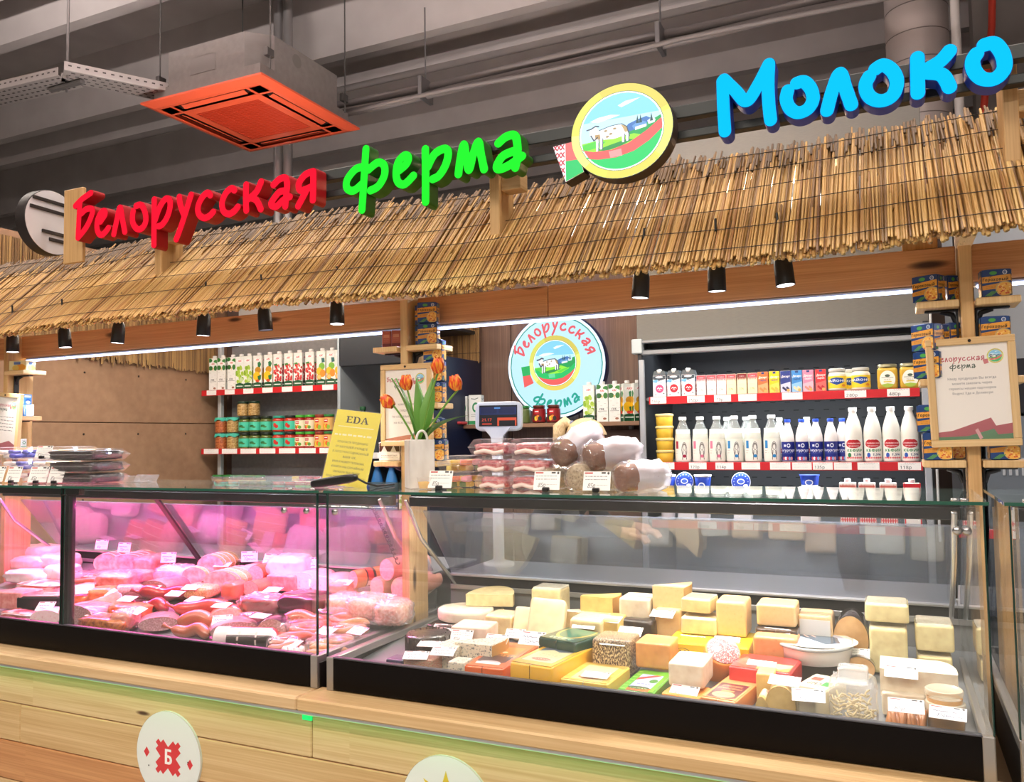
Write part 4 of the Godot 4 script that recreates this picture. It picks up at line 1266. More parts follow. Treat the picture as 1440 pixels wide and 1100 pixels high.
func plank_front() -> void:
	# wooden ledge under the counters, grey rail, boards
	var seg := [[-3.3, -1.306, "left pine ledge board below the meat counter"], [-1.306, 0.3, "right pine ledge board below the cheese counter"]]
	for k in 2:
		var b := MB.new()
		b.plank(Vector3((seg[k][0] + seg[k][1]) / 2, 0.7235, 0.026), Vector3(seg[k][1] - seg[k][0] - 0.001, 0.031, 0.098), 0.004, k * 3 + 1, Transform3D(), Vector2(0.5, 2.0))
		solo("ledge_board", b, pine_h[k], seg[k][2], "ledge")
	var b := MB.new()
	b.box(Vector3(-1.5, 0.7035, 0.058), Vector3(3.6, 0.009, 0.02), 0.001)
	solo("trim_rail", b, hexm("b9bcbd", 0.35, 0.6), "thin grey aluminium rail under the pine ledge", "trim")
	var body := MB.new()
	body.box(Vector3(-1.5, 0.35, -0.2), Vector3(3.6, 0.7, 0.4))
	var f := struct("wall_counter", body, hexm("6e5436", 0.8))
	# boards: the top one tinted green by the strip of green light behind the rail
	var rows := [[0.7, 0.588, 0], [0.586, 0.477, 1], [0.475, 0.366, 2], [0.364, 0.25, 0], [0.248, 0.13, 1], [0.128, 0.0, 2]]
	for r in rows.size():
		var cuts := [[-3.3, -1.29], [-1.29, 0.3]] if r % 2 == 0 else [[-3.3, -2.35], [-2.35, 0.3]]
		for k in 2:
			b = MB.new()
			b.plank(Vector3((cuts[k][0] + cuts[k][1]) / 2, (rows[r][0] + rows[r][1]) / 2, 0.024), Vector3(cuts[k][1] - cuts[k][0] - 0.0015, rows[r][0] - rows[r][1], 0.026), 0.003, r * 4 + k, Transform3D(), Vector2(0.55, 2.6))
			struct("front_board", b, pine_h[rows[r][2]], f)
	# green sticker where the ledge boards meet
	b = MB.new(); b.box(Vector3(-1.3, 0.687, 0.0405), Vector3(0.028, 0.02, 0.006), 0.001)
	solo("green_tab", b, glow(Color(0.05, 0.9, 0.45), 0.75), "small glowing green tab under the rail between the counters", "tab")
	area("green_light", Vector3(-1.6, 0.7, 0.072), Vector3(0, -1, -0.25), Vector2(3.2, 0.006), Color(0.2, 1.0, 0.36), 0.04)
	# round white badges
	var p := Pic.new(384, 384, Color("e4eae8"))
	badge_mark(p)
	badge("white round badge with a red stitched emblem, on the left front boards", Vector3(-1.752, 0.528, 0.037), 0.114, p)
	p = Pic.new(256, 256, Color("e4eae8"))
	var ring := []
	for k in 8:
		var a := TAU * k / 8 - PI / 2
		for q in [[0.36, 0.0], [0.17, PI / 8]]: ring.append(0.5 + cos(a + q[1]) * q[0]); ring.append(0.5 + sin(a + q[1]) * q[0])
	p.poly(ring, "d8c234")
	badge("white round badge cut off by the picture's lower edge, yellow tip showing", Vector3(-0.919, 0.535, 0.037), 0.114, p)

func badge_mark(p: Pic) -> void:
	# a diamond of crosses like cross-stitch, letter in its middle
	var c := "d8343a"
	for a in range(-4, 5):
		for b in range(-4, 5):
			if absi(a) + absi(b) > 4: continue
			if (absi(a) + absi(b)) == 4 and (a == 0 or b == 0) == false and (absi(a) == 2): continue
			var x := 0.5 + (a + b) * 0.0385
			var y := 0.52 + (b - a) * 0.0385
			if absi(a) + absi(b) <= 3 or (a + b) % 2 == 0:
				p.poly([x - 0.042, y, x, y - 0.042, x + 0.042, y, x, y + 0.042], c)
	for q in [[-3, 3, 0], [0, 0, 0]]: pass
	for q in [[0.16, 0.5], [0.84, 0.55]]: p.poly([q[0] - 0.045, q[1], q[0], q[1] - 0.06, q[0] + 0.045, q[1], q[0], q[1] + 0.06], c)
	p.text("Б", 0.5, 0.6, 0.17, "f4f4f4", 0.0, true)

func badge(label: String, at: Vector3, r: float, p: Pic) -> void:
	var t := thing("round_badge", label, "badge", at)
	var b := MB.new()
	b.lathe([[r, 0.0], [r, 0.006]], 48, turned(PI / 2))
	obj("rim", b, hexm("dfe3e2", 0.4), t)
	b = MB.new()
	b.disc(Vector3(0, 0, 0.0061), Vector3.BACK, r - 0.0005, 48)
	obj("face", b, texm(p.tex(), 0.35), t)
	b = MB.new()
	for s in [[-0.6, 0.12], [0.62, -0.12]]: b.disc(Vector3(s[0] * r, -s[1] * r - 0.02, 0.0068), Vector3.BACK, 0.0022, 8)
	obj("screw", b, hexm("2a2a2a", 0.4), t)

func counter(called: String, label: String, x0: float, x1: float, lamp: Color, power: float, mullion: bool) -> void:
	var mid := (x0 + x1) / 2
	var w := x1 - x0
	var t := thing(called, label, "display case", Vector3(mid, 0, 0))
	var h := w / 2
	var b := MB.new()
	# pan: floor rising towards the back, back wall, underside
	var lo := 0.752 if mullion else 0.772
	var hi := 0.878 if mullion else 0.822
	b.quad(Vector3(-h + 0.012, lo, -0.012), Vector3(h - 0.012, lo, -0.012), Vector3(h - 0.012, hi, -0.6), Vector3(-h + 0.012, hi, -0.6))
	b.quad(Vector3(-h + 0.012, 0.74, -0.012), Vector3(-h + 0.012, 0.77, -0.6), Vector3(h - 0.012, 0.77, -0.6), Vector3(h - 0.012, 0.74, -0.012))
	b.quad(Vector3(-h + 0.012, 0.815, -0.6), Vector3(h - 0.012, 0.815, -0.6), Vector3(h - 0.012, 0.882, -0.608), Vector3(-h + 0.012, 0.882, -0.608))
	obj("tray", b, hexm("8f9294", 0.35, 0.5), t)
	b = MB.new()
	b.box(Vector3(0, 0.779, -0.006), Vector3(w - 0.04, 0.074, 0.012), 0.001)
	obj("fascia", b, mat(Color.html("0d0908"), 0.3, 0.0, 0.25), t)
	b = MB.new()
	b.box(Vector3(0, 0.8185, -0.006), Vector3(w - 0.04, 0.004, 0.014), 0.001)
	obj("fascia_lip", b, hexm("5d5f66", 0.35, 0.6), t)
	for s in [-1.0, 1.0]:
		b = MB.new()
		b.box(Vector3(s * (h - 0.011), 0.779, -0.005), Vector3(0.021, 0.08, 0.012), 0.002)
		b.box(Vector3(s * (h - 0.011), 0.808, -0.34), Vector3(0.021, 0.02, 0.665), 0.002)
		obj("end_rail", b, steel, t)
		b = MB.new()
		b.box(Vector3(s * (h - 0.003), 0.42, -0.4), Vector3(0.006, 0.76, 0.78), 0.001)
		obj("end_panel", b, hexm("1a1614", 0.4), t)
		b = MB.new()
		b.prism(PackedVector2Array([Vector2(0.0, 0.82), Vector2(0.6, 0.82), Vector2(0.6, 0.93), Vector2(0.43, 1.14), Vector2(0.36, 1.215), Vector2(0.0, 1.215)]), -0.003, 0.003, Transform3D(Basis(Vector3.UP, PI / 2), Vector3(s * (h - 0.012), 0, 0)))
		obj("end_glass", b, glass(Color(0.75, 0.92, 0.86), 0.012), t)
	# front panes
	var edges := [[-h, h]] if not mullion else [[-h, -2.235 - mid], [-2.225 - mid, h]]
	for e in edges:
		b = MB.new()
		b.box(Vector3((e[0] + e[1]) / 2, 1.018, -0.004), Vector3(e[1] - e[0] - 0.002, 0.396, 0.006), 0.0)
		obj("front_glass", b, glass(Color(0.8, 0.95, 0.9), 0.008), t)
		b = MB.new()
		for q in [e[0] + 0.002, e[1] - 0.002]: b.box(Vector3(q, 1.018, -0.004), Vector3(0.003, 0.397, 0.008), 0.001)
		obj("glass_edge", b, hexm("1c3a33", 0.15), t)
	b = MB.new()
	b.box(Vector3(0, 1.22, -0.18), Vector3(w + 0.012, 0.006, 0.36), 0.0)
	obj("top_glass", b, glass(Color(0.6, 0.75, 0.7), 0.08), t)
	b = MB.new()
	b.box(Vector3(0, 1.22, 0.0015), Vector3(w + 0.012, 0.0062, 0.002), 0.0)
	obj("top_glass_edge", b, hexm("2b5c4c", 0.15), t)
	if mullion:
		b = MB.new()
		b.tube([Vector3(-2.23 - mid, 0.81, -0.02), Vector3(-2.23 - mid, 1.216, -0.02)], 0.019, 18)
		b.tube([Vector3(-2.23 - mid, 1.195, -0.02), Vector3(-2.23 - mid, 1.2, -0.02)], 0.023, 18)
		obj("mullion", b, hexm("0e0f0f", 0.22), t)
		b = MB.new()
		b.box(Vector3(0 - 0.43, 1.207, -0.012), Vector3(0.9, 0.02, 0.02), 0.002)
		obj("top_bar", b, hexm("191516", 0.3), t)
	# black lamp housing along the back of the top glass, its tube, and the struts
	b = MB.new()
	b.box(Vector3(0, 1.169, -0.372), Vector3(w - 0.03, 0.028, 0.024), 0.002)
	b.box(Vector3(0, 1.197, -0.375), Vector3(w - 0.03, 0.03, 0.012), 0.002)
	obj("lamp_housing", b, hexm("1b1a1c", 0.35), t)
	b = MB.new()
	b.tube([Vector3(-h + 0.03, 1.166, -0.396), Vector3(h - 0.03, 1.166, -0.396)], 0.009, 10)
	obj("lamp_tube", b, glow(lamp.lerp(Color.WHITE, 0.3), 2.0), t)
	area(called.replace("counter", "lamp"), Vector3(mid, 1.15, -0.362), Vector3(0, -1, 0.12), Vector2(w - 0.1, 0.018), lamp, power * w * CASE * 0.12)
	# slot, steel ledge and sloping mirror-like pane at the back
	b = MB.new()
	b.box(Vector3(0, 0.908, -0.604), Vector3(w - 0.03, 0.034, 0.006), 0.001)
	obj("air_slot", b, hexm("0f0e0f", 0.6), t)
	b = MB.new()
	b.box(Vector3(0, 0.89, -0.598), Vector3(w - 0.03, 0.014, 0.004), 0.001)
	b.box(Vector3(0, 0.927, -0.74), Vector3(w - 0.03, 0.006, 0.3), 0.001)
	b.box(Vector3(0, 0.46, -0.79), Vector3(w, 0.9, 0.02), 0.001)
	obj("back_ledge", b, hexm("b9bbbd", 0.3, 0.7), t)
	b = MB.new()
	var tilt := atan2(0.17, 0.205)
	b.box(Vector3.ZERO, Vector3(w - 0.04, 0.262, 0.005), 0.0, turned(tilt, 0, 0, Vector3(0, 1.035, -0.515)))
	obj("rear_pane", b, rear_pane_material(), t)
	for s in [-1.0, 1.0]:
		b = MB.new()
		b.tube([Vector3(s * (h - 0.03), 1.175, -0.32), Vector3(s * (h - 0.03), 1.06, -0.4), Vector3(s * (h - 0.03), 0.9, -0.6), Vector3(s * (h - 0.03), 0.865, -0.635)], 0.006, 10)
		obj("gas_strut", b, hexm("c9c7c4", 0.25, 0.8), t)
	if mullion:
		b = MB.new()
		b.box(Vector3.ZERO, Vector3(0.022, 0.34, 0.008), 0.001, turned(tilt, 0, 0, Vector3(-2.29 - mid, 1.03, -0.5)))
		obj("pane_stile", b, hexm("2a1420", 0.4), t)
	# round steel clamps that hold the glass
	b = MB.new()
	for q in ([-h + 0.03, h - 0.03, h - 0.045] if not mullion else [h - 0.03, h - 0.1]):
		b.lathe([[0.0, 0.0], [0.008, 0.0], [0.008, 0.006], [0.0, 0.006]], 14, turned(PI / 2, 0, 0, Vector3(q, 1.172, 0.0)))
		b.lathe([[0.0, 0.0], [0.007, 0.0], [0.007, 0.004], [0.0, 0.004]], 14, turned(0, 0, 0, Vector3(q, 1.223, -0.02)))
	obj("glass_clamp", b, hexm("c4c6c6", 0.2, 0.9), t)

func rear_pane_material() -> StandardMaterial3D:
	return glass(Color(0.55, 0.6, 0.68), 0.04, 0.02, 0.42)

# ---------------------------------------------------------------- goods in the counters
func simple_tex(c: String, c2: String, freq: float, coat: float, rough := 0.5, relief := 0.0, scale := 6.0) -> StandardMaterial3D:
	# one blotchy pattern shared by many foods, tinted
	var key := "food%s%s%s" % [c, coat, rough]
	if mats.has(key): return mats[key]
	var pat := "blotch" if freq < 0.035 else "speckle"
	if not prints.has(pat): prints[pat] = ntex(noise(0.02 if pat == "blotch" else 0.06, 3), ramp([[0.0, "e9e0d6"], [0.5, "f6f2ee"], [1.0, "ffffff"]]))
	var m := StandardMaterial3D.new()
	m.albedo_texture = prints[pat]
	m.albedo_color = Color.html(c)
	m.roughness = rough
	m.uv1_triplanar = true
	m.uv1_scale = Vector3.ONE * scale
	if coat > 0: m.clearcoat_enabled = true; m.clearcoat = coat; m.clearcoat_roughness = 0.08
	if relief > 0: m.heightmap_enabled = true; m.heightmap_texture = prints[pat]; m.heightmap_scale = relief
	mats[key] = m
	return m

func food(key: String) -> StandardMaterial3D:
	match key:
		"cream": return simple_tex("f0e2b6", "e6d39c", 0.02, 0.25)
		"pale": return simple_tex("f1e0a8", "e4cc88", 0.03, 0.25)
		"peach", "peachy": return trim_mat("peach", noise(0.06, 2, FastNoiseLite.TYPE_CELLULAR), [[0, "b98a52"], [0.12, "efcb92"], [1, "f2d29c"]], Vector3.ONE * 7, 0.5, 0.3)
		"holes": return trim_mat("holes", noise(0.035, 2, FastNoiseLite.TYPE_CELLULAR), [[0, "8a5a2a"], [0.1, "d9a268"], [1, "e6b078"]], Vector3.ONE * 7, 0.5, 0.3)
		"yellow": return simple_tex("efd07c", "dfb960", 0.03, 0.3)
		"white", "brie": return simple_tex("f2ead4", "e6dabc", 0.02, 0.25)
		"orange": return simple_tex("ee9a3c", "d97f28", 0.03, 0.5)
		"pinkish": return simple_tex("f0dcc8", "e6c8b2", 0.02, 0.4)
		"butter": return simple_tex("f3e8b0", "e6d488", 0.015, 0.3)
		"film": return simple_tex("e6c394", "cda06c", 0.04, 0.8, 0.35)
		"smoked": return simple_tex("dcb27c", "cc9c62", 0.03, 0.3)
		"provolone": return simple_tex("dcc07a", "cda95c", 0.03, 0.4)
		"smokeblock": return simple_tex("eaa45e", "cf8440", 0.03, 0.6)
		"pepper": return trim_mat("pepper", noise(0.12, 4), [[0, "2a1812"], [0.42, "4a3226"], [0.52, "8a6a48"], [0.6, "d8c49a"], [1, "e2d2ac"]], Vector3(9, 4, 9), 0.4, 0.8)
		"rind", "darkwheel": return trim_mat("rind", noise(0.03, 3), [[0, "17100d"], [0.6, "35261e"], [1, "57463a"]], Vector3.ONE * 6, 0.35, 1.0, 0.3)
		"blue": return trim_mat("blue", noise(0.05, 4), [[0, "4a5458"], [0.25, "8a9088"], [0.36, "e0d8c0"], [1, "ece4ce"]], Vector3.ONE * 9, 0.5, 0.5)
		"herbs": return trim_mat("herbs", noise(0.2, 2), [[0, "24421f"], [0.4, "c94038"], [0.55, "d9cfae"], [1, "2b5c38"]], Vector3.ONE * 7, 0.5, 0.6)
		"purple_pack", "purple": return simple_tex("3a2a5a", "e0d8e8", 0.06, 0.6)
		"salami": return trim_mat("salamiw", noise(0.14, 2), [[0, "7a1a1a"], [0.6, "9a2a26"], [0.68, "ecdcd0"], [1, "f4e8e0"]], Vector3.ONE * 6, 0.4, 0.6)
		"caramel": return simple_tex("b8763c", "8a4f22", 0.03, 0.9, 0.4)
		"honey": return simple_tex("d99a2a", "c48520", 0.01, 0.2)
		# meats
		"paleham": return trim_mat("paleham", noise(0.03, 4), [[0, "e8c4b8"], [0.5, "efd2c6"], [1, "f6e4dc"]], Vector3.ONE * 5, 0.45, 0.6)
		"fatham": return trim_mat("fatham", noise(0.02, 3), [[0, "e6bdb0"], [0.4, "f3e2da"], [1, "f8efe9"]], Vector3.ONE * 5, 0.4, 0.7)
		"pinkham": return trim_mat("pinkham", noise(0.03, 4), [[0, "c9776a"], [0.5, "dc978a"], [1, "ecc0b4"]], Vector3.ONE * 5, 0.4, 0.8, 0.1)
		"bacon": return trim_mat("bacon", noise(0.02, 3), [[0, "9e3a34"], [0.4, "c56a5e"], [0.55, "f0d8cc"], [1, "f4e4da"]], Vector3(3, 16, 3), 0.35, 0.9)
		"hamcut": return trim_mat("hamcut", noise(0.03, 4), [[0, "b4584a"], [0.5, "cf7a66"], [1, "dfa08e"]], Vector3.ONE * 5, 0.4, 0.8, 0.15)
		"goldham", "gold": return trim_mat("goldham", noise(0.12, 2), [[0, "a5762f"], [0.5, "dfc07a"], [1, "f0dca0"]], Vector3.ONE * 5, 0.4, 0.7, 0.2)
		"goldsaus": return simple_tex("e0a552", "c98a3c", 0.02, 0.7)
		"smoked": return trim_mat("smokedmeat", noise(0.03, 3), [[0, "a3481c"], [0.5, "d6763a"], [1, "e89a58"]], Vector3.ONE * 5, 0.4, 0.7, 0.1)
		"smokedpink": return trim_mat("smokedpink", noise(0.03, 4), [[0, "b8603e"], [0.4, "d98a6c"], [1, "f0c4b4"]], Vector3.ONE * 5, 0.35, 1.0, 0.2)
		"brownloaf": return trim_mat("brownloaf", noise(0.05, 4), [[0, "5a2a10"], [0.4, "a8642a"], [1, "d89a4c"]], Vector3.ONE * 5, 0.35, 0.9, 0.25)
		"greysalami": return trim_mat("greysalami", noise(0.04, 2), [[0, "7d665f"], [1, "a78c84"]], Vector3.ONE * 5, 0.4, 0.6)
		"netting": return trim_mat("netting", noise(0.1, 2, FastNoiseLite.TYPE_CELLULAR), [[0, "e2c9c0"], [0.3, "b08a84"], [1, "8a5f5c"]], Vector3.ONE * 6, 0.4, 0.5)
		"frank": return simple_tex("cf7a58", "b86044", 0.03, 0.8)
		"frankdark": return simple_tex("b56a48", "93502f", 0.03, 0.9, 0.35)
		"frankpale": return simple_tex("c98f74", "b0775c", 0.03, 0.9, 0.35)
		"redsaus": return simple_tex("bf4a38", "9e3628", 0.03, 0.9, 0.35)
		"darkred": return simple_tex("8c2c26", "66201c", 0.03, 1.0, 0.3, 0.15)
		"redpink": return simple_tex("dd6a54", "c85442", 0.03, 0.8, 0.35)
		"purple_meat": return simple_tex("4a1c2e", "2a1018", 0.04, 1.0, 0.3, 0.3)
		"mottled": return trim_mat("mottled", noise(0.08, 2, FastNoiseLite.TYPE_CELLULAR), [[0, "e8d8c0"], [0.3, "a45038"], [1, "c47048"]], Vector3(3, 6, 6), 0.35, 1.0)
		"black": return simple_tex("2a1512", "150a08", 0.04, 0.9, 0.35, 0.2)
		"boiled": return simple_tex("dd8454", "cc7044", 0.02, 0.6)
		"boiledpink": return simple_tex("e8a890", "df9a82", 0.015, 0.4)
		"wurst": return simple_tex("d8a868", "b98645", 0.04, 1.0, 0.35)
		"filmpink": return trim_mat("filmpink", noise(0.06, 4), [[0, "d48a78"], [0.5, "ecb8a8"], [1, "f8e8e2"]], Vector3.ONE * 5, 0.25, 1.0, 0.4)
		"filmwhite": return trim_mat("filmwhite", noise(0.05, 4), [[0, "d8c8c8"], [1, "f6f2f2"]], Vector3.ONE * 5, 0.3, 1.0, 0.4)
		"facepink": return trim_mat("facepink", noise(0.06, 3), [[0, "e2a398"], [0.6, "ecb9ae"], [1, "f4d4cc"]], Vector3.ONE * 6, 0.5, 0.3)
		"facewhite": return trim_mat("facewhite", noise(0.05, 2), [[0, "cf9a90"], [0.15, "f0dcd4"], [1, "f6ece6"]], Vector3.ONE * 6, 0.5, 0.3)
		"facegrey": return trim_mat("facegrey", noise(0.09, 2), [[0, "d8c4bc"], [0.5, "ab8f88"], [1, "96786f"]], Vector3.ONE * 6, 0.5, 0.3)
		"faceham": return trim_mat("faceham", noise(0.03, 4), [[0, "d88c80"], [0.5, "e9b4a8"], [1, "f4d6cc"]], Vector3.ONE * 5, 0.45, 0.5)
	return simple_tex("e8d8b0", "d8c498", 0.03, 0.3)

var blk := {}

func put_item(r: Array, meaty: bool) -> void:
	var w: float = r[6]
	var h: float = r[7]
	var d: float = r[8]
	var sd := absi(int(r[3] * 1000.0)) + int(absf(r[5]) * 700.0)
	var shape: String = r[1]
	var key: String = r[2]
	if meaty and key == "white": key = "fatham"
	if meaty and key == "purple": key = "purple_meat"
	if meaty and key == "film": key = "filmwhite"
	if meaty and key == "smoked": pass
	var m := food(key) if not meaty or key != "smoked" else trim_mat("smokedmeat2", noise(0.03, 3), [[0, "a3481c"], [0.5, "d6763a"], [1, "e89a58"]], Vector3.ONE * 5, 0.4, 0.7, 0.1)
	var t := thing(r[0], r[10], r[11], Vector3(r[3], r[4], r[5]), r[9])
	var b := MB.new()
	match shape:
		"block":
			b.lump(Vector3(0, h / 2, 0), Vector3(w, h, d), 0.16, 0.02, sd, Transform3D(), 36, 18, 1.5)
			obj("body", b, m, t)
			if key == "film":
				b = MB.new()
				b.box(Vector3(0, h * 0.6, d / 2 + 0.001), Vector3(w * 0.86, h * 0.62, 0.0012), 0.0)
				obj("label", b, hexm("e9e7e4", 0.35), t)
			elif key == "butter" or key == "pale":
				b = MB.new()
				b.lump(Vector3(0, h - 0.003, -0.005), Vector3(w * 0.96, 0.009, d * 0.95), 0.2, 0.06, sd, Transform3D(), 30, 8, 4.0)
				obj("film_top", b, simple_tex("e9e4cc", "cfcab4", 0.05, 1.0, 0.2), t)
		"rindblock":
			b.lump(Vector3(0, h / 2, 0), Vector3(w, h, d), 0.22, 0.1, sd, Transform3D(), 36, 18, 4.0)
			obj("body", b, m, t)
		"pack":
			b.lump(Vector3(0, h / 2, 0), Vector3(w, h, d), 0.1, 0.008, sd, Transform3D(), 40, 20, 2.0)
			obj("body", b, texm_plain(key), t)
			b = MB.new()
			b.box(Vector3(0, h + 0.0004, 0), Vector3(w * 0.93, 0.0012, d * 0.95), 0.0005)
			obj("print", b, texm(pack_print(key), 0.3, 0.8), t)
		"box":
			b.box(Vector3(0, h / 2, 0), Vector3(w, h, d), 0.003)
			obj("body", b, texm(pack_print(key), 0.35, 0.5), t)
		"longslab":
			var p := PackedVector2Array([Vector2(-w / 2, d / 2), Vector2(w * 0.45, d / 2)])
			for k in 9: p.append(Vector2(w * 0.5 * cos(-0.2 + 1.2 * k / 8.0) * 1.02, d / 2 - d * sin(1.45 * k / 8.0)))
			p.append(Vector2(-w / 2, -d / 2))
			b.prism(p, 0, h, turned(-PI / 2) * Transform3D(Basis.from_scale(Vector3(1, -1, 1)), Vector3.ZERO) if false else Transform3D(Basis(Vector3.RIGHT, Vector3.BACK, Vector3.UP), Vector3.ZERO))
			obj("body", b, m, t)
		"wedge":
			var p := PackedVector2Array([Vector2(-w / 2, d * 0.1)])
			for k in 8: p.append(Vector2(w * 0.5 + 0.012 * sin(PI * k / 7.0), lerpf(d / 2, -d / 2, k / 7.0)))
			p = PackedVector2Array([Vector2(-w / 2, d / 2), Vector2(w / 2, d / 2), Vector2(w / 2 + 0.006, 0), Vector2(w / 2, -d * 0.3), Vector2(-w / 2, d * 0.3)])
			var sl := Transform3D(Basis(Vector3.RIGHT, Vector3.BACK, Vector3.UP), Vector3.ZERO)
			b.prism(p, 0, h, sl)
			obj("body", b, m if key != "printwedge" else food("pale"), t)
			b = MB.new()
			b.prism(PackedVector2Array([Vector2(w / 2 + 0.0005, d / 2), Vector2(w / 2 + 0.0068, 0), Vector2(w / 2 + 0.0005, -d * 0.3), Vector2(w / 2 - 0.004, 0)]), 0.001, h - 0.001, sl)
			obj("rind", b, hexm("c99a54", 0.5), t)
			if key == "printwedge":
				b = MB.new()
				b.prism(p, h, h + 0.0012, sl)
				obj("paper", b, texm(pack_print("wedge_paper"), 0.5), t)
		"wheel", "wheeltilt", "halfwheel":
			var prof := [[0.0, 0.0], [0.46, 0.0], [0.49, 0.08], [0.5, 0.3], [0.5, 0.7], [0.49, 0.92], [0.46, 1.0], [0.0, 1.0]]
			var q := []
			for e in prof: q.append([e[0] * w, e[1] * h])
			if shape == "halfwheel":
				var p := PackedVector2Array([Vector2(w / 2, d * 0.5)])
				for k in 15: p.append(Vector2(w * 0.5 * cos(PI * k / 14.0), d * 0.5 - d * 1.0 * sin(PI * k / 14.0)))
				b.prism(p, 0, h, Transform3D(Basis(Vector3.RIGHT, Vector3.BACK, Vector3.UP), Vector3.ZERO))
				obj("body", b, m, t)
			else:
				var xf := Transform3D()
				if shape == "wheeltilt": xf = turned(0.6, 0, -0.3, Vector3(0, h * 0.15, -0.01))
				b.lathe(q, 32, xf, 1.0, d / w if shape == "wheel" else 1.0)
				obj("body", b, food("orange") if shape == "wheeltilt" else m, t)
				b = MB.new()
				if shape == "wheeltilt":
					b.lathe([[0.0, h], [w * 0.44, h], [w * 0.44, h + 0.002], [0.0, h + 0.002]], 32, xf)
					obj("patterned_top", b, m, t)
				elif key == "darkwheel":
					for k in 18:
						var a := TAU * k / 18
						b.tube([Vector3(sin(a) * w * 0.5, h * 0.15, cos(a) * d * 0.5), Vector3(sin(a) * w * 0.5, h * 0.9, cos(a) * d * 0.5), Vector3(sin(a) * w * 0.4, h + 0.001, cos(a) * d * 0.4)], 0.0016, 5)
					obj("film_pleats", b, m, t)
		"roll", "disc":
			var r0 := h / 2
			var xf := turned(-PI / 2, 0, 0, Vector3(0, r0, d / 2))
			if key == "provolone":
				b.lathe([[r0, 0.001], [r0, d * 0.5], [r0 * 0.98, d]], 28, xf, w / h)
				obj("body", b, m, t)
				b = MB.new()
				b.lathe([[r0 * 1.01, d * 0.25], [r0 * 1.015, d * 0.95]], 28, xf, w / h)
				obj("wrapper", b, texm(pack_print("bag_pack"), 0.3, 0.8), t)
			else:
				b.lathe([[r0 * 1.0, 0.001], [r0 * 1.02, 0.012], [r0, d * 0.6], [r0 * 0.6, d]], 28, xf, w / h)
				obj("casing", b, food("rind"), t)
			b = MB.new()
			b.disc(Vector3(0, r0, d / 2 + 0.0005), Vector3.BACK, w / 2 * 0.985, 28, r0 * 0.985)
			obj("cut_face", b, m, t)
		"tublid":
			b.lathe([[0.0, h * 0.3], [w * 0.46, h * 0.3], [w * 0.47, h * 0.9]], 40, Transform3D(), 1.0, d / w)
			obj("tub", b, hexm("eceae2", 0.35), t)
			b = MB.new()
			b.lathe([[w * 0.485, h * 0.86], [w * 0.5, h * 0.88], [w * 0.5, h * 0.97], [w * 0.47, h], [w * 0.465, h * 0.985]], 40, Transform3D(), 1.0, d / w)
			obj("lid_rim", b, hexm("9a9c98", 0.3), t)
			b = MB.new()
			b.disc(Vector3(0, h * 0.985, 0), Vector3.UP, w * 0.466, 40, d * 0.466)
			obj("lid", b, texm(pack_print("tub_lid"), 0.25, 0.6), t)
		"tub":
			var r0 := w / 2
			b.lathe([[0.0, 0.0], [r0 * 0.86, 0.0], [r0 * 0.96, h * 0.72]], 32)
			obj("honey", b, food("honey"), t)
			b = MB.new()
			b.lathe([[0.0, 0.0], [r0 * 0.88, -0.0], [r0 * 0.99, h * 0.84]], 32)
			obj("cup", b, glass(Color(1, 0.98, 0.9), 0.15, 0.05), t)
			b = MB.new()
			b.lathe([[r0, h * 0.8], [r0 * 1.03, h * 0.84], [r0 * 1.03, h * 0.97], [r0 * 0.95, h], [r0 * 0.9, h * 0.95], [0.0, h * 0.95]], 32)
			obj("lid", b, glass(Color(0.96, 0.93, 0.82), 0.45, 0.2), t)
		"twist":
			for k in 6:
				var pts := []
				for q in 9:
					var u := q / 8.0
					pts.append(Vector3((k - 2.5) * w * 0.13 + 0.004 * sin(u * 5.0 + k), 0.008 + h * 0.6 * sin(PI * u) + 0.004 * (k % 3), (u - 0.5) * d * 1.5))
				b.tube(pts, 0.0055, 8)
			obj("strands", b, m, t)
			b = MB.new()
			b.tube([Vector3(-w * 0.42, h * 0.62, 0.004), Vector3(0, h * 0.78, 0.006), Vector3(w * 0.42, h * 0.62, 0.004)], 0.004, 8)
			obj("tie", b, food("caramel"), t)
		"shredded":
			var rr := RandomNumberGenerator.new()
			rr.seed = 5
			for k in 90:
				var c := Vector3(rr.randf_range(-0.36, 0.36) * w, rr.randf_range(0.08, 0.55) * h, rr.randf_range(-0.4, 0.42) * d)
				var a := rr.randf() * TAU
				var pts := []
				for q in 4: pts.append(c + Vector3(cos(a + q * 0.4), 0.4 * sin(q * 1.3 + k), sin(a + q * 0.4)) * (0.007 * q) * 0.8)
				b.tube(pts, 0.0019, 5)
			var s := obj("cheese_shreds", b, food("pale"), t)
			s.set_meta("kind", "stuff")
			b = MB.new()
			b.lump(Vector3(0, h * 0.42, 0), Vector3(w, h * 0.86, d * 1.1), 0.32, 0.1, 8, Transform3D(), 40, 22, 5.0)
			obj("bag_film", b, glass(Color(0.95, 0.96, 0.95), 0.22, 0.08), t)
			b = MB.new()
			b.lump(Vector3(0, h * 0.86, -0.008), Vector3(w * 0.66, h * 0.3, d * 0.5), 0.35, 0.15, 4, Transform3D(), 30, 16, 5.0)
			obj("bag_top", b, glass(Color(0.96, 0.97, 0.96), 0.35, 0.1), t)
		"lean":
			b.lump(Vector3.ZERO, Vector3(w, h * 1.08, d), 0.2, 0.015, sd, turned(-0.42, 0.25, -0.08, Vector3(0, h * 0.5, -0.012)), 34, 18, 1.5)
			obj("body", b, m, t)
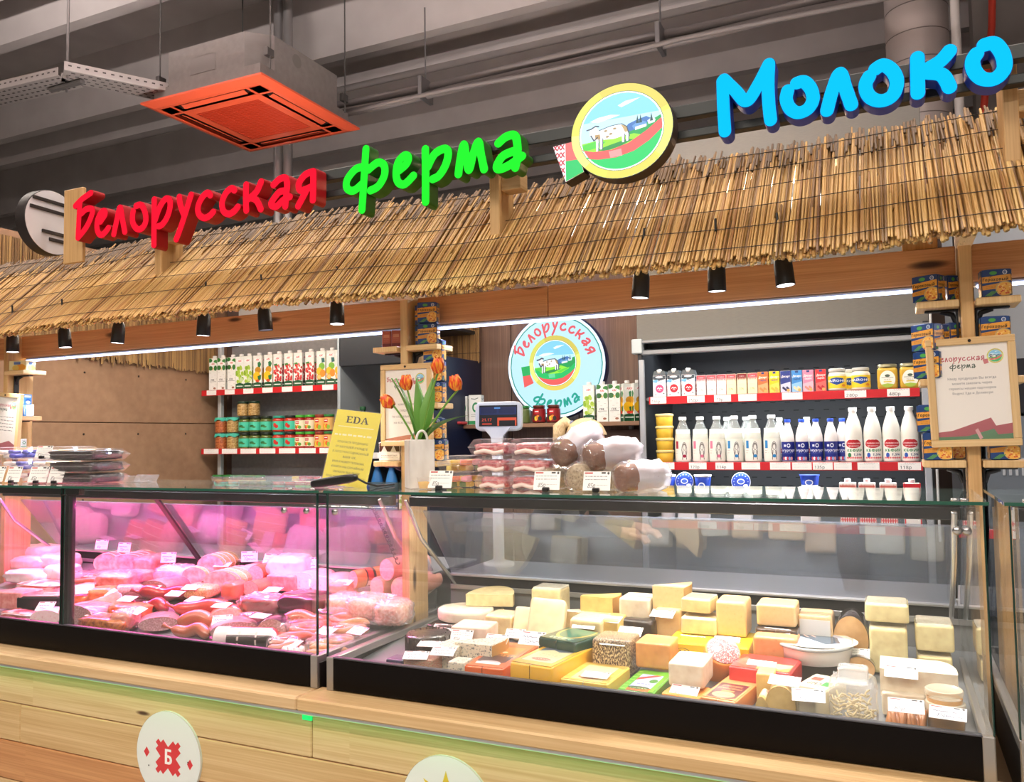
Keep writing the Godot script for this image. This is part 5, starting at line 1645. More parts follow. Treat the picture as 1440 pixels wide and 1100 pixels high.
		# ------- meats
		"loaf":
			b.lump(Vector3(0, h / 2, 0), Vector3(w, h, d), 0.55, 0.14, sd, Transform3D(), 30, 18, 2.6)
			obj("body", b, m, t)
			if key.begins_with("film") or key == "smokedpink" or key == "darkred" or key == "purple":
				b = MB.new()
				b.lump(Vector3(0, h * 0.52, 0), Vector3(w * 1.07, h * 1.06, d * 1.06), 0.6, 0.3, sd + 3, Transform3D(), 34, 22, 6.0)
				obj("film", b, glass(Color(1, 1, 1), 0.1, 0.06), t)
		"slab", "slab2":
			var xf := turned(0.0, 0, 0, Vector3(0, h / 2, 0)) if shape == "slab" else turned(-0.5, 0.2, 0.35, Vector3(0, h * 0.6, 0))
			b.lump(Vector3.ZERO, Vector3(w, h if shape == "slab" else h * 1.2, d if shape == "slab" else 0.02), 0.4, 0.12, sd, xf, 30, 14, 2.4)
			obj("body", b, m, t)
			if shape == "slab":
				b = MB.new()
				for k in 3: b.lump(Vector3(0.006 * k - 0.004, h * (0.3 + 0.26 * k), 0), Vector3(w * 1.01, h * 0.13, d * 1.02), 0.4, 0.12, sd + k, Transform3D(), 26, 8, 2.4)
				obj("fat_layer", b, food("fatham"), t)
		"cut":
			# a piece of sausage or ham lying away from the viewer, its cut face in front
			var r0 := w / 2
			var ry := maxf(h / 2, 0.02)
			var prof := [[r0 * 0.97, 0.0], [r0, 0.008], [r0 * 1.02, d * 0.3], [r0 * 0.98, d * 0.7], [r0 * 0.7, d * 0.93], [r0 * 0.2, d], [0.0, d * 1.0]]
			var xf := turned(-PI / 2, 0, 0, Vector3(0, ry, d / 2 * 0.6))
			b.lathe(prof, 28, xf, 1.0, ry / r0)
			obj("casing", b, m, t)
			b = MB.new()
			b.disc(Vector3(0, ry, d / 2 * 0.6 + 0.0006), Vector3.BACK, r0 * 0.965, 28, ry * 0.965)
			var fk: String = {"greysalami": "facegrey", "hamcut": "faceham", "goldham": "faceham", "paleham": "facewhite", "black": "facegrey"}.get(key, "facepink")
			obj("cut_face", b, food(fk), t)
			if key == "goldham" or key == "hamcut":
				b = MB.new()
				for k in 4:
					var ring := []
					for q in 17:
						var a := TAU * q / 16
						ring.append(Vector3(cos(a) * r0 * 1.025, ry + sin(a) * ry * 1.025, d / 2 * 0.6 - 0.015 - d * 0.2 * k))
					b.tube(ring, 0.0016, 5, false)
				obj("string", b, hexm("e8dcc0", 0.7), t)
			elif key == "goldsaus":
				b = MB.new()
				b.lathe([[r0 * 1.03, d * 0.25], [r0 * 1.03, d * 0.5]], 28, xf, 1.0, ry / r0)
				obj("printed_band", b, texm(pack_print("chub"), 0.35), t)
		"link":
			var pts := []
			var rad := []
			var r0 := minf(h * 0.46, 0.024)
			for k in 15:
				var u := k / 14.0
				pts.append(Vector3((u - 0.5) * w, r0 + (h - 2 * r0) * 0.3 + 0.006 * sin(u * 9.0 + sd), -0.02 * sin(PI * u)))
				rad.append(r0 * clampf(sqrt(maxf(0.02, 1.0 - pow(absf(2.0 * u - 1.0), 6.0))), 0.25, 1.0))
			b.tube(pts, rad, 16)
			b.tube([pts[0], pts[0] + Vector3(-0.012, 0.004, 0)], r0 * 0.22, 8)
			obj("body", b, m, t)
			b = MB.new()
			b.tube([pts[0] + Vector3(-0.012, 0.002, 0), pts[0] + Vector3(-0.026, 0.01, 0.004)], [0.003, 0.009], 8)
			obj("tied_end", b, m, t)
			if h > 2 * r0 + 0.006:
				b = MB.new()
				b.tube([Vector3(-w * 0.44, r0 * 0.8, -0.03), Vector3(0, r0 * 0.8, -0.045), Vector3(w * 0.44, r0 * 0.8, -0.03)], r0 * 0.9, 12)
				obj("second_link", b, m, t)
		"chub":
			var r0 := h * 0.46
			var pts := [Vector3(-w / 2, r0, 0), Vector3(-w / 2 + 0.004, r0, 0), Vector3(0, r0, 0), Vector3(w / 2 - 0.015, r0, 0), Vector3(w / 2 - 0.003, r0, 0), Vector3(w / 2, r0, 0)]
			b.tube(pts, [r0 * 0.98, r0, r0, r0, r0 * 0.7, r0 * 0.3], 24)
			obj("casing", b, m if key != "printchub" else texm(pack_print("chub"), 0.3, 1.0), t)
			b = MB.new()
			b.disc(Vector3(-w / 2 - 0.0006, r0, 0), Vector3.LEFT, r0 * 0.95, 24)
			obj("cut_face", b, food("facegrey"), t)
			if key == "printchub":
				b = MB.new()
				b.tube([Vector3(-w * 0.5, r0, 0), Vector3(-w * 0.28, r0, 0)], r0 * 1.012, 24, false)
				obj("white_band", b, hexm("d9d4cc", 0.4), t)
		"links":
			for k in 5:
				var l := MB.new()
				var pts := []
				var rad := []
				var r0 := minf(0.0115, h * 0.34)
				for q in 9:
					var u := q / 8.0
					pts.append(Vector3((u - 0.5) * w * (0.95 - 0.06 * (k % 2)), r0 + (0.75 * r0 if k % 2 else 0.0) + (1.6 * r0 if k == 4 else 0.0) + 0.004 * sin(u * 6.0 + k), (k % 4 - 1.5) * d * 0.23 + 0.007 * sin(u * 3.0 + k * 2)))
					rad.append(r0 * clampf(sqrt(maxf(0.02, 1.0 - pow(absf(2.0 * u - 1.0), 5.0))), 0.3, 1.0))
				l.tube(pts, rad, 12)
				obj("sausage_link", l, m, t)
			b = MB.new()
			b.lump(Vector3(0, h * 0.42, 0), Vector3(w * 1.04, h * 0.95, d * 1.05), 0.5, 0.22, sd, Transform3D(), 34, 18, 5.0)
			obj("film", b, glass(Color(1, 1, 1), 0.08, 0.06), t)
		"eggs":
			for k in 6:
				var l := MB.new()
				l.lump(Vector3((k % 3 - 1) * w * 0.32, h * 0.5, (0.5 - k / 3) * d * 0.5), Vector3(w * 0.3, h * 0.8, w * 0.3), 0.95, 0.0, k, Transform3D(), 16, 10)
				obj("ball", l, hexm("f3ebe2", 0.4), t)
		"traypack":
			b.box(Vector3(0, h / 2, 0), Vector3(w, h, d), 0.006)
			obj("tray", b, hexm("141414", 0.3), t)
			b = MB.new()
			b.box(Vector3(0, h + 0.0006, 0), Vector3(w * 0.88, 0.0012, d * 0.82), 0.0)
			obj("film", b, texm(pack_print("wedge_paper"), 0.2, 1.0), t)

func texm_plain(key: String) -> StandardMaterial3D:
	var c: String = {"orange_pack": "e8661e", "yellow_pack": "f0b81e", "straw_pack": "ecc95e", "green_pack": "57a82c", "darkgreen_pack": "16402f", "brown_pack": "ee9c5c", "red_pack": "d23636", "bag_pack": "e2d8b8"}.get(key, "dddddd")
	var m := hexm(c, 0.32)
	m.clearcoat_enabled = true
	m.clearcoat = 0.6
	m.clearcoat_roughness = 0.15
	return m

var prints := {}
var pics := {}

# a small print's place on the shared sheet
class Ref:
	var sheet: Texture2D
	var place: Rect2

func keep(key: String, p: Pic):
	pics[key] = p.im
	return null

# all small prints are drawn first and laid out together on one sheet
func print_sheet() -> void:
	for k in ["birch", "grape", "pineapple", "cherry", "orange", "pea", "blue_pack", "yellow_pack2", "coffee_pack", "cups_pack", "whitebox", "cow_red", "cow_pink", "cream10", "cream20", "cream_dark", "glazed0", "glazed1", "glazed2", "glazed3", "glazed4", "glazed5", "milk_blue", "milk_pink", "milk_red", "yogurt", "kefir", "kefir_green", "blue_tub", "blue_lid", "cream_carton", "red_carton", "mayo", "honey_label", "turq_pickle", "turq_tomato", "compote", "fruit", "beans", "darkred"]: art(k)
	for k in ["orange_pack", "yellow_pack", "straw_pack", "green_pack", "darkgreen_pack", "brown_pack", "red_pack", "cow_box", "wedge_paper", "bag_pack", "tub_lid", "chub"]: pack_print(k)
	for k in 4: tag_print(k)
	for k in ["", "165р", "250р", "70р", "280р", "480р", "120р", "114р", "135р", "118р", "160р", "76р", "Сыры"]: strip_label(k)
	var keys := pics.keys()
	keys.sort_custom(func(a, b): return pics[a].get_height() > pics[b].get_height() or (pics[a].get_height() == pics[b].get_height() and a < b))
	var sheet := Image.create(2048, 1536, false, Image.FORMAT_RGB8)
	var at := Vector2i.ZERO
	var row := 0
	var spots := {}
	for k in keys:
		var im: Image = pics[k]
		var z := im.get_size()
		if at.x + z.x + 2 > 2048: at = Vector2i(0, at.y + row + 2); row = 0
		sheet.blit_rect(im, Rect2i(Vector2i.ZERO, z), at)
		spots[k] = Rect2((at.x + 0.5) / 2048.0, (at.y + 0.5) / 1536.0, (z.x - 1.0) / 2048.0, (z.y - 1.0) / 1536.0)
		row = maxi(row, z.y)
		at.x += z.x + 2
	var tex := ImageTexture.create_from_image(sheet)
	for k in keys:
		var r := Ref.new()
		r.sheet = tex
		r.place = spots[k]
		prints[k] = r
	pics.clear()

func pack_print(key: String):
	if prints.has(key): return prints[key]
	var p := Pic.new(192, 256, Color("eeeeee"))
	match key:
		"orange_pack":
			p = Pic.new(192, 320, Color("e8661e"))
			p.poly([0.12, 0.2, 0.3, 0.12, 0.7, 0.12, 0.88, 0.2, 0.88, 0.5, 0.12, 0.5], "3c1f38").oval(0.5, 0.18, 0.26, 0.05, "c9bcc4").rect(0.12, 0.5, 0.76, 0.3, "ef8a22")
			p.text("МААСДАМ", 0.5, 0.49, 0.07, "e8a83a", 0, true).oval(0.5, 0.58, 0.08, 0.03, "f4ead0").scrawl(0.2, 0.42, 0.6, 1, 0.04, "b06a3a")
		"yellow_pack":
			p = Pic.new(192, 320, Color("f2be26"))
			p.rect(0.1, 0.1, 0.8, 0.72, "4a5a4a").rect(0.11, 0.106, 0.78, 0.708, "dcd6a4")
			p.poly([0.11, 0.55, 0.4, 0.5, 0.6, 0.56, 0.89, 0.48, 0.89, 0.72, 0.11, 0.72], "5a6a78").poly([0.11, 0.66, 0.3, 0.58, 0.5, 0.66, 0.7, 0.6, 0.89, 0.66, 0.89, 0.81, 0.11, 0.81], "223448").oval(0.5, 0.2, 0.24, 0.05, "d8584a").scrawl(0.3, 0.2, 0.4, 1, 0.03, "f4e8d8", 2).scrawl(0.2, 0.3, 0.6, 3, 0.04, "a89a70", 4)
		"straw_pack":
			p = Pic.new(192, 256, Color("edca62"))
			p.rect(0.14, 0.06, 0.72, 0.8, "a89a50").rect(0.15, 0.066, 0.7, 0.79, "e8e0ac").oval(0.5, 0.2, 0.24, 0.09, "d8846a").scrawl(0.32, 0.2, 0.36, 1, 0.03, "f0e4d0", 2)
			for k in 5: p.text("сыр", 0.07, 0.15 + 0.18 * k, 0.03, "d86a4a").text("сыр", 0.93, 0.15 + 0.18 * k, 0.03, "d86a4a")
		"green_pack":
			p = Pic.new(192, 256, Color("5cae2e"))
			p.rect(0.15, 0.0, 0.66, 0.18, "e0642a").rect(0.15, 0.16, 0.66, 0.64, "a8b8e0").oval(0.5, 0.14, 0.32, 0.07, "1c5c34").scrawl(0.26, 0.12, 0.48, 1, 0.03, "dff0d0", 3).scrawl(0.28, 0.32, 0.42, 1, 0.04, "3a5a9a", 5, 0.012).poly([0.2, 0.78, 0.8, 0.48, 0.8, 0.6, 0.35, 0.8], "d84040").oval(0.28, 0.5, 0.12, 0.09, "2f8a3a")
			for k in 7: p.rect(0.84, 0.05 + 0.14 * k, 0.16, 0.02, "a8d87a")
		"darkgreen_pack":
			p = Pic.new(256, 192, Color("164a34"))
			p.oval(0.5, 0.75, 0.42, 0.6, "dcb84a").oval(0.5, 0.8, 0.38, 0.56, "1f6a48")
			p.text("ЭДАМ", 0.5, 0.22, 0.13, "a8d8b0", 0, true, false, 1.6)
		"brown_pack":
			p = Pic.new(192, 256, Color("f0a468"))
			p.poly([0.06, 0.08, 0.2, 0.02, 0.9, 0.02, 0.94, 0.6, 0.06, 0.6], "55303a").oval(0.5, 0.16, 0.34, 0.11, "d8b47a").scrawl(0.3, 0.15, 0.4, 1, 0.03, "7a4a2a", 2).rect(0.3, 0.28, 0.4, 0.06, "e88a4a").text("СЛИВОЧНЫЙ", 0.5, 0.44, 0.06, "e8a86a", 0.2, true).text("ТОПЛЁНЫЙ", 0.5, 0.54, 0.06, "e8a86a", 0.2, true)
		"red_pack":
			p = Pic.new(256, 192, Color("d83a36"))
			p.rect(0.02, 0.03, 0.55, 0.45, "c8b050").poly([0.02, 0.3, 0.2, 0.1, 0.35, 0.35, 0.57, 0.12, 0.57, 0.48, 0.02, 0.48], "e0d8a0").poly([0.75, 0.1, 0.98, 0.3, 0.9, 0.8, 0.7, 0.5], "e8605a")
		"cow_box":
			p = Pic.new(256, 192, Color("f2cf1e"))
			for q in [[0.2, 0.3], [0.55, 0.65], [0.8, 0.3], [0.35, 0.8], [0.85, 0.75]]:
				p.oval(q[0], q[1], 0.09, 0.14, "2a2618").oval(q[0], q[1], 0.08, 0.125, "f2cf1e").line([q[0] - 0.04, q[1] + 0.03, q[0], q[1] + 0.07, q[0] + 0.05, q[1] + 0.02], 0.006, "2a2618").oval(q[0] - 0.03, q[1] - 0.03, 0.012, 0.02, "2a2618").oval(q[0] + 0.03, q[1] - 0.03, 0.012, 0.02, "2a2618")
		"wedge_paper":
			p.poly([0, 0, 1, 0, 1, 1, 0, 1], "ddc8b0").oval(0.5, 0.5, 0.3, 0.25, "9a4a44").oval(0.5, 0.5, 0.22, 0.18, "c88a70").scrawl(0.1, 0.15, 0.8, 2, 0.08, "5a4a4a", 3).scrawl(0.1, 0.8, 0.8, 2, 0.08, "5a4a4a", 5)
		"bag_pack":
			p = Pic.new(192, 256, Color("e4dcbc"))
			p.rect(0.05, 0.04, 0.9, 0.3, "d8907a").rect(0.1, 0.08, 0.35, 0.1, "e8d0c0").rect(0.5, 0.12, 0.4, 0.12, "c84a44").rect(0.1, 0.5, 0.25, 0.2, "3f9a4a").text("СЫР", 0.6, 0.62, 0.12, "2a2a2a", 0, true).rect(0.55, 0.7, 0.35, 0.16, "d84a3a").scrawl(0.1, 0.4, 0.8, 2, 0.05, "5a4a3a", 3).scrawl(0.1, 0.82, 0.4, 2, 0.06, "5a4a3a", 6)
		"tub_lid":
			p = Pic.new(256, 256, Color("e9e6d6"))
			p.oval(0.5, 0.5, 0.44, 0.4, "a9bcd4").poly([0.1, 0.5, 0.3, 0.25, 0.6, 0.2, 0.75, 0.35, 0.5, 0.55, 0.3, 0.75], "3f5568").poly([0.5, 0.6, 0.85, 0.5, 0.85, 0.65, 0.6, 0.75], "c9b4cc").line([0.15, 0.6, 0.35, 0.5], 0.012, "d8a89a").line([0.12, 0.7, 0.38, 0.58], 0.012, "d8a89a").scrawl(0.45, 0.68, 0.4, 2, 0.05, "e8e8ee", 3)
		"chub":
			p = Pic.new(128, 192, Color("2c2420"))
			p.rect(0, 0.25, 0.3, 0.6, "c8343a").rect(0.3, 0.3, 0.12, 0.6, "e8e0d8").rect(0.6, 0.1, 0.25, 0.5, "b02a30").scrawl(0.35, 0.4, 0.6, 4, 0.1, "d8d0c0", 3)
	return keep(key, p)

func tag_print(k: int):
	var key := "tag%d" % k
	if prints.has(key): return prints[key]
	var p := Pic.new(128, 72, Color("f6f4f0"))
	if k != 3: p.rect(0.05, 0.06, 0.3, 0.07, "b8322e").rect(0.66, 0.05, 0.16, 0.09, "333333").oval(0.91, 0.1, 0.04, 0.07, "444444")
	if k == 3:
		p = Pic.new(128, 72, Color("cdd2d2"))
		p.scrawl(0.1, 0.2, 0.75, 3, 0.2, "6a7074", 4, 0.02)
	elif k == 2:
		p.scrawl(0.08, 0.26, 0.8, 2, 0.16, "55585c", 5, 0.015)
		p.text("85р", 0.3, 0.86, 0.22, "333940", 0.3).scrawl(0.5, 0.72, 0.4, 1, 0.1, "888888", 9, 0.012)
	else:
		p.line([0.1, 0.45, 0.16, 0.36, 0.2, 0.46, 0.27, 0.37, 0.33, 0.46, 0.42, 0.38, 0.5, 0.45, 0.62, 0.4, 0.72, 0.44], 0.012, "2f3a58")
		p.text("45р" if k else "72р", 0.32, 0.84, 0.24, "2c3550", 0.3)
		p.line([0.48, 0.78, 0.56, 0.7, 0.64, 0.8, 0.74, 0.72, 0.88, 0.76], 0.01, "3a4460")
	return keep(key, p)

func card(called: String, label: String, category: String, at: Vector3, w: float, h: float, pitch: float, yaw: float, tex, group := "") -> MeshInstance3D:
	# a card that lies back by 90 degrees less its pitch
	var key := "card%s%s" % [w, h]
	if not blk.has(key):
		var b := MB.new()
		var rows := []
		for s in [0.0006, -0.0006]:
			pass
		b.box(Vector3(0, 0, 0), Vector3(w, h, 0.0012), 0.0)
		blk[key] = b.mesh()
	var o := solo(called, blk[key], texm(tex, 0.5), label, category, at, 0.0, group)
	o.rotation = Vector3(-(PI / 2 - pitch), yaw, 0)
	return o

func build_goods() -> void:
	for r in CHEESE: put_item(r, false)
	for r in MEAT: put_item(r, true)
	for r in CHEESE_TAGS: card("price_card", r[8], "price card", Vector3(r[0], r[1], r[2]), r[3], r[4], r[5], r[6], tag_print(r[7]))
	for r in MEAT_TAGS: card("price_card", r[8], "price card", Vector3(r[0], r[1], r[2]), r[3], r[4], r[5], r[6], tag_print(r[7]))

# ---------------------------------------------------------------- the stall behind the counters
func ordinal(k: int, n: int) -> String:
	if k == 0: return "leftmost"
	if k == n - 1: return "rightmost"
	return ["", "second from left", "third from left", "fourth from left", "fifth from left", "sixth from left", "seventh from left", "eighth from left", "ninth from left", "tenth from left", "eleventh from left", "twelfth from left", "thirteenth from left"][k]

func carton(called: String, label: String, category: String, at: Vector3, w: float, h: float, d: float, tex, turn := 0.0, group := "", cap := 0.0, cap_color := "f2f2f0") -> Node3D:
	var t := thing(called, label, category, at, turn, group)
	var b := MB.new()
	b.box(Vector3(0, h / 2, 0), Vector3(w, h, d), 0.0015)
	obj("body", b, texm(tex, 0.4, 0.3), t)
	if cap > 0:
		b = MB.new()
		b.lathe([[0.0, 0.0], [cap, 0.0], [cap, cap * 1.1], [cap * 0.85, cap * 1.3], [0.0, cap * 1.3]], 14, Transform3D(Basis(), Vector3(0, h, d * 0.12)))
		obj("cap", b, hexm(cap_color, 0.4), t)
	return t

func price_strip(x0: float, x1: float, at: Vector3, parent: Node3D, h: float, tags: Array, back := "c6252c") -> void:
	var b := MB.new()
	b.box(at + Vector3((x0 + x1) / 2, 0, 0), Vector3(x1 - x0, h, 0.006), 0.001)
	var s := obj("price_strip", b, hexm(back, 0.3), parent)
	var k := 0
	for q in tags:
		b = MB.new()
		b.box(at + Vector3(q[0], 0.001, 0.0036), Vector3(q[1], h * 0.86, 0.001), 0.0)
		obj("price_label", b, texm(strip_label(q[2] if q.size() > 2 else ""), 0.4), s)
		k += 1

func strip_label(price: String):
	var key := "strip" + price
	if prints.has(key): return prints[key]
	var p := Pic.new(128, 56, Color("f4f3f1"))
	p.scrawl(0.3, 0.08, 0.64, 1, 0.1, "4a4a4a", 3, 0.02).scrawl(0.12, 0.26, 0.6, 1, 0.1, "9a9a9a", 5, 0.015)
	if price: p.text(price, 0.34, 0.86, 0.38, "3a3f46")
	else: p.scrawl(0.12, 0.5, 0.7, 2, 0.2, "a0a0a0", 8, 0.015)
	return keep(key, p)

func art(key: String):
	if prints.has(key): return prints[key]
	var p := Pic.new(64, 192, Color("f0f0ee"))
	match key:
		"birch":
			p = Pic.new(80, 224, Color("eceeea"))
			p.oval(0.1, 0.06, 0.3, 0.06, "2f7a35").oval(0.85, 0.1, 0.26, 0.06, "3a8a3c").oval(0.2, 0.3, 0.26, 0.07, "2f6a30").oval(0.8, 0.3, 0.2, 0.08, "357a36").oval(0.5, 0.17, 0.44, 0.055, "f8f8f6").text("АВС", 0.5, 0.195, 0.055, "c8242c", 0.3, true)
			p.poly([0.42, 0.3, 0.58, 0.3, 0.5, 0.4], "e0c060").text("СОК", 0.42, 0.69, 0.055, "33383a", 0.2, true).rect(0.1, 0.71, 0.8, 0.012, "555555").oval(0.7, 0.92, 0.16, 0.03, "9a6a58")
			for k in 8: p.rect(0.1 + 0.11 * (k * 5 % 8), 0.45 + 0.06 * k, 0.2, 0.008, "8a8f8c")
		"grape", "pineapple", "cherry", "orange":
			p = Pic.new(80, 224, Color("e9eee9"))
			p.poly([0, 0.83, 0.5, 0.79, 1, 0.83, 1, 1, 0, 1], "14522f").rect(0.12, 0.88, 0.76, 0.035, "dfe8df").oval(0.5, 0.13, 0.44, 0.05, "f8f8f6").text("АВС", 0.5, 0.155, 0.055, "c8242c", 0.3, true)
			var r := RandomNumberGenerator.new()
			r.seed = 3
			if key == "grape":
				for k in 26: p.oval(r.randf_range(0.12, 0.9), r.randf_range(0.32, 0.76), 0.15, 0.055, ["9fc43c", "86b22e", "b9d860", "a8cc4a"][k % 4])
				p.oval(0.7, 0.7, 0.24, 0.06, "c8dca0")
			elif key == "pineapple":
				p.poly([0.5, 0.22, 0.75, 0.18, 0.95, 0.26, 0.8, 0.36, 0.55, 0.34], "2f7a4a").oval(0.55, 0.44, 0.36, 0.1, "c9922a").oval(0.4, 0.62, 0.42, 0.14, "f2c01e").poly([0.5, 0.62, 0.95, 0.58, 0.9, 0.72, 0.6, 0.78], "1f6a3a").oval(0.5, 0.76, 0.24, 0.04, "d8482e")
			elif key == "cherry":
				p.poly([0.05, 0.3, 0.4, 0.28, 0.6, 0.36, 0.2, 0.4], "3f8a3a")
				for k in 34: p.oval(r.randf_range(0.1, 0.92), r.randf_range(0.34, 0.78), 0.11, 0.036, ["c21f2a", "d83a3c", "a8141e", "e06a64"][k % 4])
			else:
				p.poly([0.55, 0.2, 0.9, 0.2, 0.95, 0.32, 0.6, 0.34], "2f6a6a").oval(0.6, 0.44, 0.34, 0.1, "7ab83a").oval(0.3, 0.58, 0.32, 0.11, "f2b81e").oval(0.7, 0.64, 0.32, 0.11, "ee8a22").oval(0.3, 0.74, 0.26, 0.08, "f08a2a").oval(0.3, 0.74, 0.2, 0.06, "f8c070")
		"pea":
			p = Pic.new(192, 192, Color("1c3f78"))
			p.poly([0, 0.27, 1, 0.2, 1, 0.44, 0, 0.5], "e2a03e").text("Гороховый", 0.46, 0.43, 0.115, "2a2018", 0.1, true).text("суп", 0.3, 0.28, 0.06, "2a2018", 0.1)
			p.poly([0, 0.6, 0.6, 0.52, 0.6, 0.72, 0, 0.76], "d8943a").scrawl(0.12, 0.63, 0.4, 2, 0.05, "3a2a18", 3, 0.005).oval(0.78, 0.74, 0.32, 0.28, "c8aa70").oval(0.78, 0.74, 0.28, 0.24, "eab04e")
			var r := RandomNumberGenerator.new()
			r.seed = 9
			for k in 30: p.oval(0.78 + r.randf_range(-0.2, 0.2), 0.74 + r.randf_range(-0.17, 0.2), 0.035, 0.03, ["f2c468", "d8843a", "cf5a34", "f4d088"][k % 4])
			for k in 4: p.line([0.1 + 0.06 * k, 0.98, 0.34 + 0.06 * k, 0.82], 0.012, "5fa03c")
			p.oval(0.4, 0.13, 0.13, 0.07, "4aa04a").oval(0.8, 0.12, 0.08, 0.08, "e8ecf0").oval(0.8, 0.12, 0.06, 0.06, "2a4a88").text("200", 0.8, 0.15, 0.05, "f0f0f0")
		"blue_pack":
			p = Pic.new(96, 96, Color("4f8fd4"))
			p.rect(0.1, 0.1, 0.8, 0.2, "dfe9f4").oval(0.5, 0.6, 0.3, 0.22, "2a62b0").oval(0.55, 0.75, 0.3, 0.16, "e8eef6")
		"yellow_pack2":
			p = Pic.new(96, 64, Color("ecdfa6"))
			p.oval(0.7, 0.7, 0.3, 0.36, "f0a83a").oval(0.4, 0.75, 0.2, 0.3, "e8c860").rect(0.3, 0.1, 0.4, 0.3, "4f72b0").scrawl(0.33, 0.2, 0.34, 1, 0.1, "e8eef6", 3, 0.02)
		"coffee_pack":
			p = Pic.new(64, 96, Color("b4573c"))
			p.rect(0, 0.75, 1, 0.25, "7a241e").rect(0.15, 0.2, 0.7, 0.2, "cf8a66").scrawl(0.2, 0.5, 0.6, 2, 0.1, "e0b090", 4, 0.01)
		"cups_pack":
			p = Pic.new(96, 96, Color("efe9e2"))
			p.rect(0, 0, 1, 0.5, "4a1f18").poly([0.1, 0.5, 0.25, 0.15, 0.4, 0.5], "e8e0d8").poly([0.55, 0.5, 0.7, 0.15, 0.85, 0.5], "e8e0d8").scrawl(0.1, 0.7, 0.8, 2, 0.1, "6a2a20", 3, 0.012)
		"whitebox":
			p = Pic.new(96, 160, Color("e9edea"))
			p.oval(0.55, 0.42, 0.28, 0.17, "2c8a55").oval(0.55, 0.42, 0.16, 0.1, "e9edea").line([0.2, 0.12, 0.5, 0.14, 0.75, 0.1], 0.02, "5a6a62").rect(0, 0.88, 1, 0.12, "2c9a5a").scrawl(0.2, 0.65, 0.6, 2, 0.06, "7a8a82", 3, 0.01)
		"cow_red", "cow_pink":
			p = Pic.new(96, 160, Color("eef1f4"))
			p.poly([0, 0, 1, 0, 1, 0.16, 0.5, 0.24, 0, 0.16], "3f4a54").oval(0.5, 0.06, 0.3, 0.05, "dfe4e8").poly([0, 0.2, 0.4, 0.18, 0.3, 0.34, 0, 0.3], "6fb2dc").line([0.2, 0.3, 0.45, 0.26, 0.75, 0.32], 0.02, "4a8fc4").oval(0.52, 0.62, 0.32, 0.2, "b8172c" if key == "cow_red" else "dc4a7c").line([0.34, 0.62, 0.44, 0.56, 0.52, 0.63, 0.6, 0.57, 0.7, 0.62], 0.03, "f4f0f0").rect(0.42, 0.68, 0.2, 0.03, "f4f0f0").oval(0.2, 0.9, 0.05, 0.02, "c8283a").oval(0.85, 0.85, 0.06, 0.03, "3a4a58")
		"cream10", "cream20", "cream_dark":
			p = Pic.new(72, 128, Color("f1e9e8") if key == "cream10" else Color("f0e6c0"))
			p.rect(0, 0, 1, 0.2, "c4505c" if key != "cream_dark" else "7a1c24").text("Сливки", 0.5, 0.15, 0.07, "f4e4e4")
			for k in 7: p.poly([k / 6.0 - 0.09, 0.2, k / 6.0 + 0.09, 0.2, k / 6.0, 0.32], "cf6a72" if key != "cream_dark" else "8a2a30")
			for k in 6: p.oval((k + 0.5) / 6.0, 0.3, 0.03, 0.02, "e0a0a4")
			p.scrawl(0.2, 0.5, 0.6, 2, 0.05, "a0a4a8", 3, 0.01).text("10%" if key == "cream10" else "20%", 0.45, 0.8, 0.11, "d89a9a" if key == "cream10" else "d8a860")
		"glazed0", "glazed1", "glazed2", "glazed3", "glazed4", "glazed5":
			var k := int(key.right(1))
			p = Pic.new(80, 144, Color(["f0a878", "f2d45c", "c8d0ea", "8fc4ea", "f4b4c4", "ee6a64"][k]))
			p.poly([0, 0, 1, 0, 1, 0.5, 0, 0.62], ["e8703a", "f0c81e", "2c3a86", "3f8ad0", "ee86a4", "e2343a"][k]).rect(0.35, 0, 0.3, 0.1, "24407a").text("Десерт", 0.5, 0.3, 0.1, "f6f4f0", 0.2, true).text("сырок", 0.5, 0.43, 0.09, "24407a" if k < 4 else "f8f0f0", 0.2, true)
			for q in 5: p.oval(0.25 + 0.13 * q, 0.78 + 0.05 * (q % 3), 0.1, 0.06, ["e88a4a", "f0b83a", "2c2f5a", "f4dcb0", "d88a7a", "b81c2a"][k])
			p.oval(0.75, 0.9, 0.16, 0.07, "e8b060")
		"milk_blue", "milk_pink", "milk_red":
			p = Pic.new(256, 96, Color("f2f1e8"))
			var c: String = {"milk_blue": "2a86c8", "milk_pink": "e07a9a", "milk_red": "a01c40"}[key]
			# the bottle's front is the picture's left and right end
			for o in [0.0, 1.0]:
				p.rect(o - 0.13 if o > 0 else 0.87, 0.0, 0.07, 0.4, c)
				p.oval(o + 0.06, 0.46, 0.055, 0.4, "6a6a68").oval(o + 0.06, 0.45, 0.045, 0.36, "f0efe8").oval(o + 0.06, 0.3, 0.035, 0.18, "77736e").oval(o + 0.06, 0.33, 0.024, 0.13, "f2efe8").line([o + 0.035, 0.5, o + 0.02, 0.95], 0.006, "5c5a56").line([o + 0.085, 0.5, o + 0.1, 0.95], 0.006, "5c5a56").oval(o + 0.06, 0.78, 0.035, 0.08, c)
			p.rect(0.87, 0.0, 0.07, 0.4, c).scrawl(0.86, 0.5, 0.09, 2, 0.12, "77736e", 3, 0.006).scrawl(0.3, 0.3, 0.4, 4, 0.12, "9a9a96", 4, 0.006)
